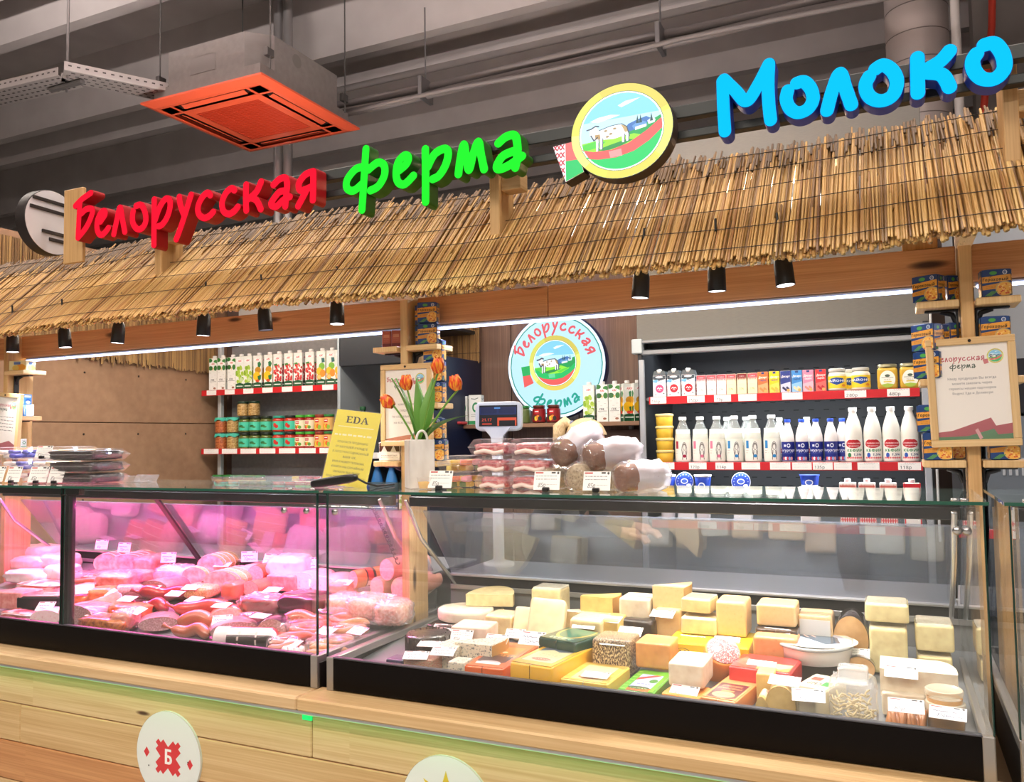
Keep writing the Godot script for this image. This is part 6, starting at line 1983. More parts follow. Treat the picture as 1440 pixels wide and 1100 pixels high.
		"yogurt":
			p = Pic.new(256, 128, Color("1e2c86"))
			for o in [0.0, 1.0]:
				p.oval(o + 0.03, 0.2, 0.045, 0.11, "e8ecf6").oval(o + 0.03, 0.2, 0.025, 0.06, "1e2c86").rect(o - 0.09, 0.15, 0.06, 0.12, "dfe6f4")
				for q in 5: p.oval(o - 0.1 + 0.05 * q, 0.88, 0.03, 0.09, ["e06a6a", "dfe6f4", "c83a5a", "8fb8e8", "e8a0a0"][q])
			p.text("Йогурт", 0.92, 0.52, 0.13, "eef2fa", 0.2, true).text("Йогурт", 0.06, 0.52, 0.13, "eef2fa", 0.2, true).rect(0.0, 0.6, 1.0, 0.015, "8fa0d8")
		"kefir", "kefir_green":
			p = Pic.new(256, 128, Color("f0f1ea"))
			for o in [0.0, 1.0]:
				p.oval(o + 0.0, 0.24, 0.15, 0.2, "b8242c").oval(o - 0.06, 0.2, 0.07, 0.16, "b8242c").oval(o + 0.06, 0.2, 0.07, 0.16, "b8242c").text("Славянские", o, 0.24, 0.07, "f6f0ee", 0.15, true).text("традиции", o, 0.36, 0.06, "f6f0ee", 0.15, true)
				p.text("КЕФИР", o + 0.02, 0.62, 0.13, "2f8a52", 0, true).oval(o - 0.08, 0.78, 0.035, 0.12, "2a5ab8" if key == "kefir" else "1f7a4a").text("1,5%", o + 0.07, 0.8, 0.1, "3a4a7a", 0.1, true)
				for k in 10: p.poly([o - 0.15 + 0.033 * k, 0.9, o - 0.135 + 0.033 * k, 0.84, o - 0.12 + 0.033 * k, 0.9, o - 0.135 + 0.033 * k, 0.96], "d84a50")
		"blue_tub":
			p = Pic.new(192, 96, Color("2746b0"))
			p.rect(0, 0.72, 1, 0.28, "e8ecf4")
			for o in [0.0, 0.5, 1.0]: p.oval(o, 0.55, 0.08, 0.22, "e8ecf4").oval(o, 0.55, 0.06, 0.15, "4a6ac8")
		"blue_lid":
			p = Pic.new(128, 128, Color("e8ecf4"))
			p.oval(0.5, 0.5, 0.47, 0.47, "2746b0").oval(0.5, 0.5, 0.2, 0.15, "e8ecf4").oval(0.5, 0.5, 0.15, 0.1, "4a6ac8").oval(0.74, 0.72, 0.12, 0.08, "f2f4f8")
			for k in 14: p.oval(0.5 + 0.36 * cos(TAU * k / 14), 0.5 + 0.36 * sin(TAU * k / 14), 0.03, 0.03, "a8b8e8")
		"cream_carton", "red_carton":
			p = Pic.new(96, 128, Color("f0f0ea"))
			if key == "cream_carton":
				for k in 12: p.poly([k / 11.0 - 0.05, 0.08, k / 11.0, 0.02, k / 11.0 + 0.05, 0.08, k / 11.0, 0.15], "c8584a")
				p.rect(0.14, 0.28, 0.72, 0.3, "24449a").text("Сливки", 0.5, 0.5, 0.14, "f0f2f8", 0.1, true)
				for k in 8: p.poly([k / 7.0 - 0.07, 0.88, k / 7.0, 0.8, k / 7.0 + 0.07, 0.88, k / 7.0, 0.96], "d8505a")
				p.oval(0.3, 0.75, 0.08, 0.09, "2f9a4a")
			else:
				p.rect(0, 0, 1, 0.1, "c8202c").rect(0, 0, 0.08, 1, "c8202c").rect(0.92, 0, 0.08, 1, "c8202c").poly([0.2, 0.7, 0.25, 0.62, 0.32, 0.72], "3a3a3a").rect(0.55, 0.6, 0.25, 0.04, "6a6a6a")
		"mayo":
			p = Pic.new(256, 96, Color("f2d23a"))
			for o in [0.0, 0.5, 1.0]: p.poly([o - 0.12, 0.2, o, 0.12, o + 0.12, 0.2, o + 0.14, 0.5, o, 0.74, o - 0.14, 0.5], "1f4a9a").text("МАЙОНЕЗ", o, 0.48, 0.17, "f4f6fa", 0, true).oval(o + 0.13, 0.78, 0.04, 0.1, "e0903a")
		"honey_label":
			p = Pic.new(128, 128, Color("f2f1e4"))
			p.oval(0.5, 0.3, 0.16, 0.08, "4a5a4a").rect(0.12, 0.4, 0.76, 0.03, "4a5a4a").rect(0.25, 0.62, 0.5, 0.07, "d8c23a").poly([0.0, 0.82, 0.5, 0.74, 1.0, 0.82, 1.0, 1, 0, 1], "a8c84a").scrawl(0.28, 0.5, 0.45, 2, 0.06, "5a5a4a", 3, 0.008)
		"turq_pickle", "turq_tomato":
			p = Pic.new(192, 72, Color("49c4a4"))
			for o in [0.0, 0.34, 0.67, 1.0]:
				if key == "turq_pickle": p.oval(o, 0.5, 0.07, 0.13, "2f6a3a", -0.4).oval(o + 0.06, 0.6, 0.06, 0.1, "3f7a42", 0.3)
				else: p.oval(o, 0.45, 0.05, 0.24, "d83a34").oval(o + 0.05, 0.6, 0.045, 0.2, "c22e2a")
		"compote", "fruit", "beans", "darkred":
			p = Pic.new(192, 72, {"compote": Color("e8e2c4"), "fruit": Color("e6b66a"), "beans": Color("8a1c20"), "darkred": Color("8a1c1e")}[key])
			for o in [0.0, 0.34, 0.67, 1.0]:
				p.rect(o - 0.06, 0.1, 0.12, 0.3, "c0282e").rect(o - 0.05, 0.2, 0.1, 0.08, "f4eeee")
				for q in 4: p.oval(o - 0.07 + 0.05 * q, 0.68 + 0.08 * (q % 2), 0.045, 0.18, {"compote": ["7ab83a", "c8343a", "e0a83a", "5a9a3a"], "fruit": ["e8902a", "d8c83a", "e0602a", "8ab83a"], "beans": ["3a3a34", "e8c83a", "e08a2a", "2a2a28"], "darkred": ["2a1a18", "e0c04a", "1a1a18", "c8a23a"]}[key][q])
	return keep(key, p)

func logo_print() -> Pic:
	var p := Pic.new(768, 768, Color("a8d8f0"))
	p.oval(0.5, 0.5, 0.5, 0.5, "f2fbff").oval(0.5, 0.5, 0.475, 0.475, "1f8f86").oval(0.5, 0.5, 0.464, 0.464, "b4def4")
	draw_emblem(p, 0.49, 0.475, 0.265, false)
	p.poly([0.14, 0.5, 0.23, 0.49, 0.235, 0.58, 0.155, 0.59], "18a85a").poly([0.155, 0.59, 0.235, 0.58, 0.27, 0.66, 0.17, 0.7], "e05a58")
	arc_word(p, LET_RED, 0.5, 0.5, 0.375, -2.85, -0.28, 0.09, "d8525c", false)
	arc_word(p, LET_GREEN, 0.5, 0.5, 0.375, 2.2, 0.92, 0.09, "159a86", true)
	return p

# the hand-lettered strokes of the roof sign, set along an arc or a line
func arc_word(p: Pic, letters: Array, cx: float, cy: float, rad: float, a0: float, a1: float, size: float, c: String, under: bool) -> void:
	var lo := 9e9
	var hi := -9e9
	for l in letters:
		for s in l[1]:
			for k in range(0, s.size(), 2): lo = minf(lo, s[k]); hi = maxf(hi, s[k])
	for l in letters:
		var m0 := 9e9
		var m1 := -9e9
		for s in l[1]:
			for k in range(0, s.size(), 2): m0 = minf(m0, s[k]); m1 = maxf(m1, s[k])
		var mid := (m0 + m1) / 2
		var a := lerpf(a0, a1, (mid - lo) / (hi - lo))
		var turn := a + PI / 2 if not under else a - PI / 2
		var org := Vector2(cx + cos(a) * rad, cy + sin(a) * rad)
		for s in l[1]:
			var q := []
			for v in bezier(s):
				var w := Vector2((v.x * 1000 - mid) / 110.0 * size, -(v.y * 1000 - 2105) / 110.0 * size).rotated(turn) + org
				q.append(w.x); q.append(w.y)
			p.line(q, size * 0.11, c)

func line_word(p: Pic, letters: Array, x0: float, x1: float, base: float, c: String) -> void:
	var lo := 9e9
	var hi := -9e9
	for l in letters:
		for s in l[1]:
			for k in range(0, s.size(), 2): lo = minf(lo, s[k]); hi = maxf(hi, s[k])
	var k1 := (x1 - x0) / (hi - lo)
	for l in letters:
		for s in l[1]:
			var q := []
			for v in bezier(s): q.append(x0 + (v.x * 1000 - lo) * k1); q.append(base - (v.y * 1000 - 2068) * k1 * p.w / p.h)
			p.line(q, k1 * 10.0, c)

func build_shop() -> void:
	fridge()
	dark_fridge()
	left_shelf()
	back_shelf()
	seller()
	counter_top()
	post_shelves()
	posters()
	far_things()

func bottle(called: String, label: String, at: Vector3, r: float, h: float, liquid: String, cap: String, tex, l0: float, l1: float, clear_top: float, group: String) -> Node3D:
	var t := thing(called, label, "bottle", at, 0.0, group)
	var prof := [[0.0, 0.0], [r * 0.92, 0.0], [r, h * 0.03], [r, h * 0.5], [r * 0.93, h * 0.62], [r * 0.7, h * 0.76], [r * 0.46, h * 0.86], [r * 0.4, h * 0.9], [r * 0.4, h * 0.93]]
	var b := MB.new()
	if clear_top > 0:
		var low := prof.filter(func(q): return q[1] <= clear_top * h)
		low.append([low[-1][0] * 0.96, clear_top * h])
		low.append([0.0, clear_top * h])
		b.lathe(low, 24)
		obj("milk", b, hexm(liquid, 0.35), t)
		b = MB.new()
		b.lathe(prof.filter(func(q): return q[1] >= 0.5 * h).map(func(q): return [q[0] * 1.01, q[1]]), 24)
		obj("glass_neck", b, glass(Color(0.9, 0.93, 0.92), 0.2, 0.05), t)
	else:
		b.lathe(prof, 24)
		obj("body", b, hexm(liquid, 0.35), t)
	b = MB.new()
	b.lathe([[r * 1.006, h * l0], [r * 1.006, h * l1]], 24)
	obj("label", b, texm(tex, 0.4), t)
	b = MB.new()
	b.lathe([[r * 0.46, h * 0.925], [r * 0.48, h * 0.93], [r * 0.48, h * 0.99], [r * 0.42, h], [0.0, h]], 20)
	obj("cap", b, hexm(cap, 0.4), t)
	return t

func jar(called: String, label: String, at: Vector3, r: float, h: float, fill: StandardMaterial3D, lid: String, tex, l0: float, l1: float, group: String, cloth := false) -> Node3D:
	var t := thing(called, label, "jar", at, 0.0, group)
	var b := MB.new()
	b.lathe([[0.0, 0.002], [r * 0.9, 0.002], [r * 0.98, h * 0.08], [r * 0.98, h * 0.72], [r * 0.8, h * 0.85], [0.0, h * 0.86]], 20)
	obj("contents", b, fill, t)
	if tex:
		b = MB.new()
		b.lathe([[r * 1.0, h * l0], [r * 1.0, h * l1]], 24)
		obj("label", b, texm(tex, 0.35), t)
	b = MB.new()
	if cloth:
		var rows := [[], [], []]
		for q in 33:
			var a := TAU * q / 32
			for k in 3:
				var rr: float = [0.0, 0.98, 1.12][k] * r * (1.0 + (0.05 * sin(a * 9.0) if k == 2 else 0.0))
				rows[2 - k].append(Vector3(sin(a) * rr, h * [1.0, 0.99, 0.8][k] + (0.006 * sin(a * 5.0) if k == 2 else 0.0), cos(a) * rr))
		b.grid(rows, false, true)
		obj("cloth_cover", b, hexm(lid, 0.7), t)
	else:
		b.lathe([[r * 0.86, h * 0.86], [r * 0.9, h * 0.865], [r * 0.9, h * 0.98], [r * 0.85, h], [0.0, h]], 20)
		obj("lid", b, hexm(lid, 0.35), t)
	return t

func fridge() -> void:
	# open multideck fridge with a roller blind above
	var x0 := -1.06
	var x1 := 0.13
	var mid := (x0 + x1) / 2
	var w := x1 - x0
	var t := thing("dairy_fridge", "tall open dairy fridge with black interior and a grey roller blind above", "fridge", Vector3(mid, 0, -2.4))
	var b := MB.new()
	b.box(Vector3(0, 0.9, -0.3), Vector3(w, 1.8, 0.03), 0.0)
	obj("back_panel", b, hexm("45464a", 0.5), t)
	b = MB.new()
	var sl := hexm("151518", 0.7)
	for y in 26:
		for k in 16: b.box(Vector3(-w / 2 + 0.06 + 0.071 * k + 0.03 * (y % 2), 0.62 + 0.042 * y, -0.284), Vector3(0.026, 0.004, 0.003), 0.0)
	var so := obj("vent_slots", b, sl, t)
	so.set_meta("kind", "stuff")
	for s in [-1.0, 1.0]:
		b = MB.new()
		b.box(Vector3(s * (w / 2 + 0.01), 0.9, -0.01), Vector3(0.02, 1.8, 0.6), 0.001)
		obj("side_panel", b, hexm("2c2d30", 0.3), t)
		b = MB.new()
		b.box(Vector3(s * (w / 2 - 0.001), 0.85, 0.298), Vector3(0.026, 1.7, 0.016), 0.003)
		obj("edge_post", b, hexm("b4bac0", 0.35, 0.5), t)
	b = MB.new()
	b.box(Vector3(0, 0.25, 0.0), Vector3(w, 0.5, 0.6), 0.004)
	obj("base", b, hexm("1b1c1e", 0.4), t)
	b = MB.new()
	b.box(Vector3(0, 1.82, -0.06), Vector3(w + 0.02, 0.06, 0.5), 0.003)
	b.box(Vector3(0, 1.775, 0.19), Vector3(w + 0.02, 0.03, 0.02), 0.002)
	obj("canopy", b, hexm("121214", 0.35), t)
	b = MB.new()
	b.box(Vector3(0, 1.735, 0.27), Vector3(w + 0.02, 0.022, 0.04), 0.004)
	b.box(Vector3(0, 1.785, 0.285), Vector3(w + 0.06, 0.014, 0.03), 0.004)
	obj("blind_rail", b, hexm("a9adb2", 0.3, 0.7), t)
	b = MB.new()
	b.box(Vector3(0, 2.26, 0.27), Vector3(w + 0.05, 0.94, 0.01), 0.002)
	obj("roller_blind", b, trim_mat("blind", noise(0.05, 3), [[0, "63615d"], [1, "6d6b66"]], Vector3(2, 30, 2), 0.9), t)
	b = MB.new()
	b.tube([Vector3(w / 2 + 0.03, 0.9, 0.3), Vector3(w / 2 + 0.03, 2.6, 0.3)], 0.005, 8)
	obj("bead_chain", b, hexm("c9cacb", 0.4), t)
	b = MB.new()
	b.box(Vector3(-w / 2 - 0.02, 1.765, 0.28), Vector3(0.05, 0.07, 0.05), 0.004)
	obj("blind_bracket", b, hexm("a8b0b4", 0.4), t)
	var strips := [
		[1.527, [[-0.52, 0.075, "165р"], [-0.345, 0.08, "250р"], [-0.225, 0.075, "70р"], [-0.115, 0.08], [0.075, 0.085], [0.33, 0.085, "280р"], [0.495, 0.085, "480р"]]],
		[1.222, [[-0.49, 0.075], [-0.345, 0.08, "120р"], [-0.225, 0.08, "114р"], [-0.11, 0.08], [0.015, 0.085], [0.105, 0.08], [0.19, 0.08, "135р"], [0.27, 0.07], [0.37, 0.085], [0.525, 0.085, "118р"]]],
		[0.955, [[-0.31, 0.085, "160р"], [-0.15, 0.085, "76р"], [-0.065, 0.08], [0.06, 0.11], [0.375, 0.1]]]]
	for s in strips:
		b = MB.new()
		b.box(Vector3(0, s[0] - 0.012, -0.02), Vector3(w - 0.02, 0.016, 0.56), 0.002)
		obj("shelf", b, hexm("8c8e90", 0.4, 0.3), t)
		var tg := []
		for q in s[1]: tg.append(q)
		price_strip(-w / 2 + 0.03, w / 2 - 0.02, Vector3(0, s[0] - 0.02, 0.286), t, 0.036, tg)
		b = MB.new()
		b.box(Vector3(0, s[0] - 0.024, 0.24), Vector3(w - 0.06, 0.008, 0.012), 0.001)
		obj("shelf_lamp", b, glow(Color(0.95, 0.98, 1.0), 1.2), t)
		area("shelf_light", Vector3(mid, s[0] - 0.036, -2.16), Vector3(0, -1, -0.5), Vector2(w - 0.1, 0.015), Color(0.95, 0.98, 1.0), 0.28)
	b = MB.new()
	b.box(Vector3(0, 1.784, 0.12), Vector3(w - 0.06, 0.01, 0.016), 0.001)
	obj("shelf_lamp", b, glow(Color(0.95, 0.98, 1.0), 1.2), t)
	area("shelf_light", Vector3(mid, 1.775, -2.28), Vector3(0, -1, 0.1), Vector2(w - 0.1, 0.015), Color(0.95, 0.98, 1.0), 0.45)
	# top shelf
	var Z := -2.165
	var y := 1.5245
	for k in 3:
		var c := carton("milk_carton", "white milk carton with a %s round badge, %s on the top fridge shelf" % [["pink", "dark red", "crimson"][k], ["first", "second", "third"][k]], "carton", Vector3(-0.985 + 0.068 * k, y, Z), 0.062, 0.1, 0.062, art("cow_pink" if k == 0 else "cow_red"), 0.0, "milk cartons with round badge")
		b = MB.new()
		b.prism(PackedVector2Array([Vector2(-0.031, 0.0), Vector2(0.031, 0.0), Vector2(0.024, 0.022), Vector2(-0.024, 0.022)]), -0.03, 0.03)
		obj("gable", b, hexm("5b6266", 0.35), c, Vector3(0, 0.1, 0))
		b = MB.new()
		b.lathe([[0.0, 0.0], [0.012, 0.0], [0.012, 0.014], [0.0, 0.014]], 14, turned(0.4, 0, 0, Vector3(0, 0.115, 0.02)))
		obj("cap", b, hexm("e2e4e4", 0.4), c)
	for k in 6:
		carton("cream_box", "small %s cream box, %s of six" % [["pink topped", "pink topped", "pink topped", "pink topped yellowish", "dark red topped yellowish", "red topped yellowish"][k], ordinal(k, 6)], "box", Vector3([-0.791, -0.744, -0.699, -0.655, -0.608, -0.561][k], y, Z), 0.0425, 0.094, 0.045, art(["cream10", "cream10", "cream10", "cream20", "cream_dark", "cream20"][k]), 0.0, "cream boxes on the top fridge shelf")
	var cl := ["orange", "yellow", "navy and white", "sky blue", "pink", "red"]
	for k in 6:
		carton("dessert_box", "%s glazed curd dessert box on the top fridge shelf" % cl[k], "box", Vector3([-0.516, -0.468, -0.419, -0.373, -0.325, -0.274][k], y, Z), 0.044, 0.097, 0.045, art("glazed%d" % k), 0.05 * (k % 2), "dessert boxes on the top fridge shelf")
	var may := hexm("efe9d4", 0.4)
	for k in 3:
		jar("mayonnaise_jar", "mayonnaise jar with a yellow and blue label, %s" % ["left", "right", "half hidden behind the other two"][k], Vector3([-0.208, -0.113, -0.16][k], y, Z - (0.0 if k < 2 else 0.08)), 0.038, 0.097, may, "bcbab2", art("mayo"), 0.12, 0.66, "mayonnaise jars")
	var hon := hexm("cfa83a", 0.3)
	for k in 2:
		var c := thing("honey_jar", "square golden honey jar with oval white label, %s" % ["left of two on the top shelf", "half hidden by soup packs"][k], "jar", Vector3([-0.009, 0.077][k], y, Z), 0.0, "honey jars")
		b = MB.new()
		b.lump(Vector3(0, 0.045, 0), Vector3(0.08, 0.095, 0.07), 0.3, 0.0, 1, Transform3D(), 32, 16)
		obj("body", b, hon, c)
		b = MB.new()
		b.disc(Vector3(0, 0.042, 0.0362), Vector3.BACK, 0.03, 24, 0.036)
		obj("label", b, texm(art("honey_label"), 0.4), c)
		b = MB.new()
		b.lathe([[0.036, 0.0], [0.037, 0.002], [0.037, 0.014], [0.0, 0.016]], 24, turned(0, 0, 0, Vector3(0, 0.092, 0)))
		obj("lid", b, hexm("8f8a6a", 0.35, 0.4), c)
	# middle shelf
	y = 1.2195
	for k in 4:
		var c := thing("butter_tub", "clear tub of yellow ghee, %s of the stack of four" % ["lowest", "second from below", "third from below", "topmost"][k], "tub", Vector3(-0.973, y + 0.0565 * k, Z), 0.0, "stacked yellow tubs")
		b = MB.new()
		b.lathe([[0.0, 0.0], [0.037, 0.0], [0.04, 0.046], [0.0, 0.047]], 24)
		obj("ghee", b, hexm("e2b93c", 0.35), c)
		b = MB.new()
		b.lathe([[0.041, 0.044], [0.043, 0.046], [0.043, 0.053], [0.04, 0.056], [0.0, 0.054]], 24)
		obj("lid", b, hexm("e6d28c", 0.3), c)
	var mk := ["milk_red", "milk_pink", "milk_pink", "milk_blue", "milk_blue", "milk_blue"]
	var mn := ["dark red tag", "pink tag", "second pink tag", "blue edge and no front tag", "blue tag", "second blue tag"]
	for k in 6:
		bottle("milk_bottle", "milk bottle, %s, %s of six" % [mn[k], ordinal(k, 6)], Vector3([-0.887, -0.806, -0.73, -0.651, -0.57, -0.488][k], y, Z), 0.0365, 0.209, "efeee2", "e9e9e6", art(mk[k]), 0.04, 0.46, 0.72, "milk bottles on the middle fridge shelf")
	for k in 2:
		bottle("milk_bottle", "milk bottle in the second row, seen between the front bottles, %s" % ["left one", "right one with blue tag"][k], Vector3([-0.698, -0.611][k], y, Z - 0.085), 0.036, 0.205, "efeee2", "d9d9d4", art("milk_blue"), 0.04, 0.46, 0.72, "milk bottles in the second row")
	for k in 5:
		bottle("yogurt_bottle", "drinking yogurt bottle with navy label and blue cap, %s of five" % ordinal(k, 5), Vector3([-0.42, -0.361, -0.302, -0.242, -0.196][k], y, Z - (0.03 if k == 4 else 0.0)), 0.0275, 0.188, "e9e3e2", "2a4fc0", art("yogurt"), 0.03, 0.47, 0.0, "yogurt bottles")
	for k in 2:
		bottle("white_bottle", "white bottle standing behind the yogurt bottles, %s one" % ["left", "right"][k], Vector3([-0.464, -0.346][k], y, Z - 0.085), 0.03, 0.198, "e9e9e0", "c9c9c4", art("kefir"), 0.04, 0.3, 0.0, "white bottles in the second row")
	for k in 4:
		bottle("kefir_bottle", "big white kefir bottle with red badge, %s of four" % ordinal(k, 4), Vector3([-0.151, -0.076, -0.003, 0.067][k], y, Z), 0.0355, 0.232, "ecebe2", "eceae6", art("kefir_green" if k == 0 else "kefir"), 0.04, 0.42, 0.0, "kefir bottles")
	# low shelf
	y = 0.953
	for k in 2:
		var c := thing("curd_tub", "blue and white curd tub, %s on the low fridge shelf" % ["leftmost, behind the bread", "right of the round blue lid"][k], "tub", Vector3([-0.965, -0.80][k], y, Z), 0.0, "blue curd tubs")
		b = MB.new()
		b.lathe([[0.0, 0.12], [0.03, 0.12], [0.037, 0.2], [0.0, 0.2]], 24)
		obj("cup", b, texm(art("blue_tub"), 0.35), c)
		b = MB.new()
		b.lathe([[0.0375, 0.198], [0.039, 0.2], [0.039, 0.207], [0.0, 0.208]], 24)
		obj("lid", b, hexm("e6e9ee", 0.35), c)
		b = MB.new()
		b.lathe([[0.0, 0.0], [0.03, 0.0], [0.037, 0.11], [0.039, 0.112], [0.039, 0.12], [0.0, 0.12]], 24)
		obj("lower_cup", b, texm(art("blue_tub"), 0.35), c)
	for k in 2:
		var c := thing("round_pack", "round pack standing on edge with blue lid, %s" % ["between the two blue curd tubs", "alone in the middle of the low shelf"][k], "tub", Vector3([-0.883, -0.627][k], y, Z - 0.01), 0.0, "round blue lids")
		b = MB.new()
		b.lathe([[0.0, 0.0], [0.034, 0.0], [0.042, 0.05], [0.0, 0.052]], 28, turned(PI / 2 - 0.25, 0, 0, Vector3(0, 0.165, -0.03)))
		b.box(Vector3(0, 0.062, -0.02), Vector3(0.08, 0.124, 0.05), 0.004)
		obj("cup", b, hexm("dfe3ea", 0.35), c)
		b = MB.new()
		b.disc(Vector3.ZERO, Vector3.BACK, 0.0425, 28)
		var o := obj("lid", b, texm(art("blue_lid"), 0.3), c, Vector3(0, 0.178, 0.0215))
		o.rotation.x = -0.25
	var ct := thing("curd_pack", "pair of stacked white curd tubs with red badge under clear film", "tub", Vector3(-0.335, y, Z))
	b = MB.new()
	b.lathe([[0.0, 0.1], [0.035, 0.1], [0.04, 0.15], [0.0, 0.15]], 24)
	obj("lower_tub", b, texm(art("kefir_green"), 0.35), ct)
	b = MB.new()
	b.lathe([[0.04, 0.15], [0.043, 0.152], [0.043, 0.158], [0.034, 0.16], [0.04, 0.205], [0.042, 0.21], [0.0, 0.21]], 24)
	obj("upper_tub", b, texm(art("blue_tub"), 0.35), ct)
	b = MB.new(); b.box(Vector3(0, 0.05, 0), Vector3(0.08, 0.1, 0.07), 0.006)
	obj("box", b, hexm("dfe2e4", 0.4), ct)
	for k in 4:
		carton("cream_carton", ["cream carton with a navy panel, left of three", "cream carton with a navy panel, middle of three", "cream carton with a navy panel, right of three", "white cream carton with red edges, far right of the low shelf"][k], "carton", Vector3([-0.181, -0.105, -0.023, 0.067][k], y, Z), 0.066, 0.178, 0.06, art("cream_carton" if k < 3 else "red_carton"), 0.0, "cream cartons on the low shelf", 0.013)
	# the neighbouring grey fridge and the pale panel beyond the right post
	t = thing("grey_fridge", "blue-grey closed fridge cabinet beyond the right post", "fridge", Vector3(0.74, 0, -2.45))
	b = MB.new()
	b.box(Vector3(0, 0.7, 0), Vector3(0.8, 1.4, 0.6), 0.004)
	obj("body", b, hexm("6f7880", 0.35, 0.2), t)
	b = MB.new()
	for k in 9: b.box(Vector3(-0.34 + 0.022 * k, 1.2, 0.302), Vector3(0.01, 0.07, 0.004), 0.001)
	obj("vent_grille", b, hexm("b9bfc4", 0.4, 0.3), t)
	b = MB.new()
	b.box(Vector3(0, 1.52, 0.02), Vector3(0.8, 0.22, 0.56), 0.004)
	obj("dark_top", b, hexm("15161a", 0.3), t)
	b = MB.new(); b.box(Vector3(0.72, 1.25, -2.8), Vector3(1.1, 2.5, 0.05))
	struct("wall_panel", b, hexm("c5ced6", 0.6)).name = "wall_pale"
	b = MB.new()
	b.box(Vector3(0.3, 1.2, -2.3), Vector3(0.05, 2.4, 0.3), 0.003)
	solo("dark_post", b, hexm("17181c", 0.4), "tall black cabinet side standing right of the dairy fridge", "cabinet")

func dark_fridge() -> void:
	var t := thing("drinks_fridge", "black drinks fridge with a dark header behind the middle post", "fridge", Vector3(-2.52, 0, -2.4))
	var b := MB.new()
	b.box(Vector3(0, 1.97, -0.05), Vector3(0.57, 0.02, 0.5), 0.002)
	b.box(Vector3(0, 1.86, 0.27), Vector3(0.57, 0.21, 0.04), 0.004)
	obj("header", b, hexm("1d2026", 0.35), t)
	b = MB.new()
	b.box(Vector3(0.285, 0.9, -0.02), Vector3(0.025, 1.8, 0.62), 0.002)
	obj("side_panel", b, hexm("101a36", 0.4), t)
	b = MB.new()
	b.box(Vector3(-0.285, 0.98, -0.02), Vector3(0.02, 1.96, 0.62), 0.002)
	obj("side_panel", b, hexm("9aa3a8", 0.4, 0.3), t)
	b = MB.new()
	b.box(Vector3(0, 0.95, -0.31), Vector3(0.56, 1.9, 0.02), 0.002)
	obj("back_panel", b, hexm("3a3d3c", 0.5), t)
	for y in [0.95, 1.27]:
		b = MB.new()
		b.box(Vector3(0, y - 0.01, -0.04), Vector3(0.55, 0.012, 0.54), 0.001)
		obj("shelf", b, hexm("2c2e31", 0.4), t)
		price_strip(-0.27, 0.27, Vector3(0, y - 0.015, 0.24), t, 0.034, [[-0.18, 0.12], [0.0, 0.12], [0.17, 0.12]], "d9d9d6")
	b = MB.new()
	b.box(Vector3(0, 0.45, -0.0), Vector3(0.55, 0.9, 0.5), 0.003)
	obj("base", b, hexm("17181a", 0.4), t)
	b = MB.new()
	b.box(Vector3(0.03, 1.935, 0.292), Vector3(0.13, 0.035, 0.002), 0.0)
	obj("sticker", b, texm(strip_label("Сыры"), 0.5), t)
	# bottles and packs on its shelves
	for k in 5:
		var dk := bottle("drink_bottle", "%s drink bottle in the black drinks fridge, %s of five" % [["dark green", "blue water", "blue water", "dark green", "navy"][k], ordinal(k, 5)], Vector3(-2.72 + 0.095 * k, [1.262, 0.942, 0.942, 0.942, 1.262][k], -2.22), 0.036, 0.27, ["14301f", "2a6aa8", "3a7ab8", "17402a", "1c2c5c"][k], ["1a4a2a", "e8e8ee", "e8e8ee", "1f6a3a", "1c2c5c"][k], art("blue_tub"), 0.2, 0.45, 0.0, "bottles in the drinks fridge")
	for k in 2:
		carton("juice_pack", "small green juice pack in the drinks fridge, %s" % ["left", "right"][k], "carton", Vector3(-2.42 + 0.085 * k, 0.942, -2.2), 0.07, 0.13, 0.05, art("grape"), 0.0, "green juice packs")
	# grey-brown blind above it
	b = MB.new()
	b.box(Vector3(-2.55, 2.18, -2.12), Vector3(0.62, 0.36, 0.02), 0.003)
	solo("fridge_blind", b, hexm("6c625e", 0.85), "brown-grey roller blind hanging above the black drinks fridge", "blind")

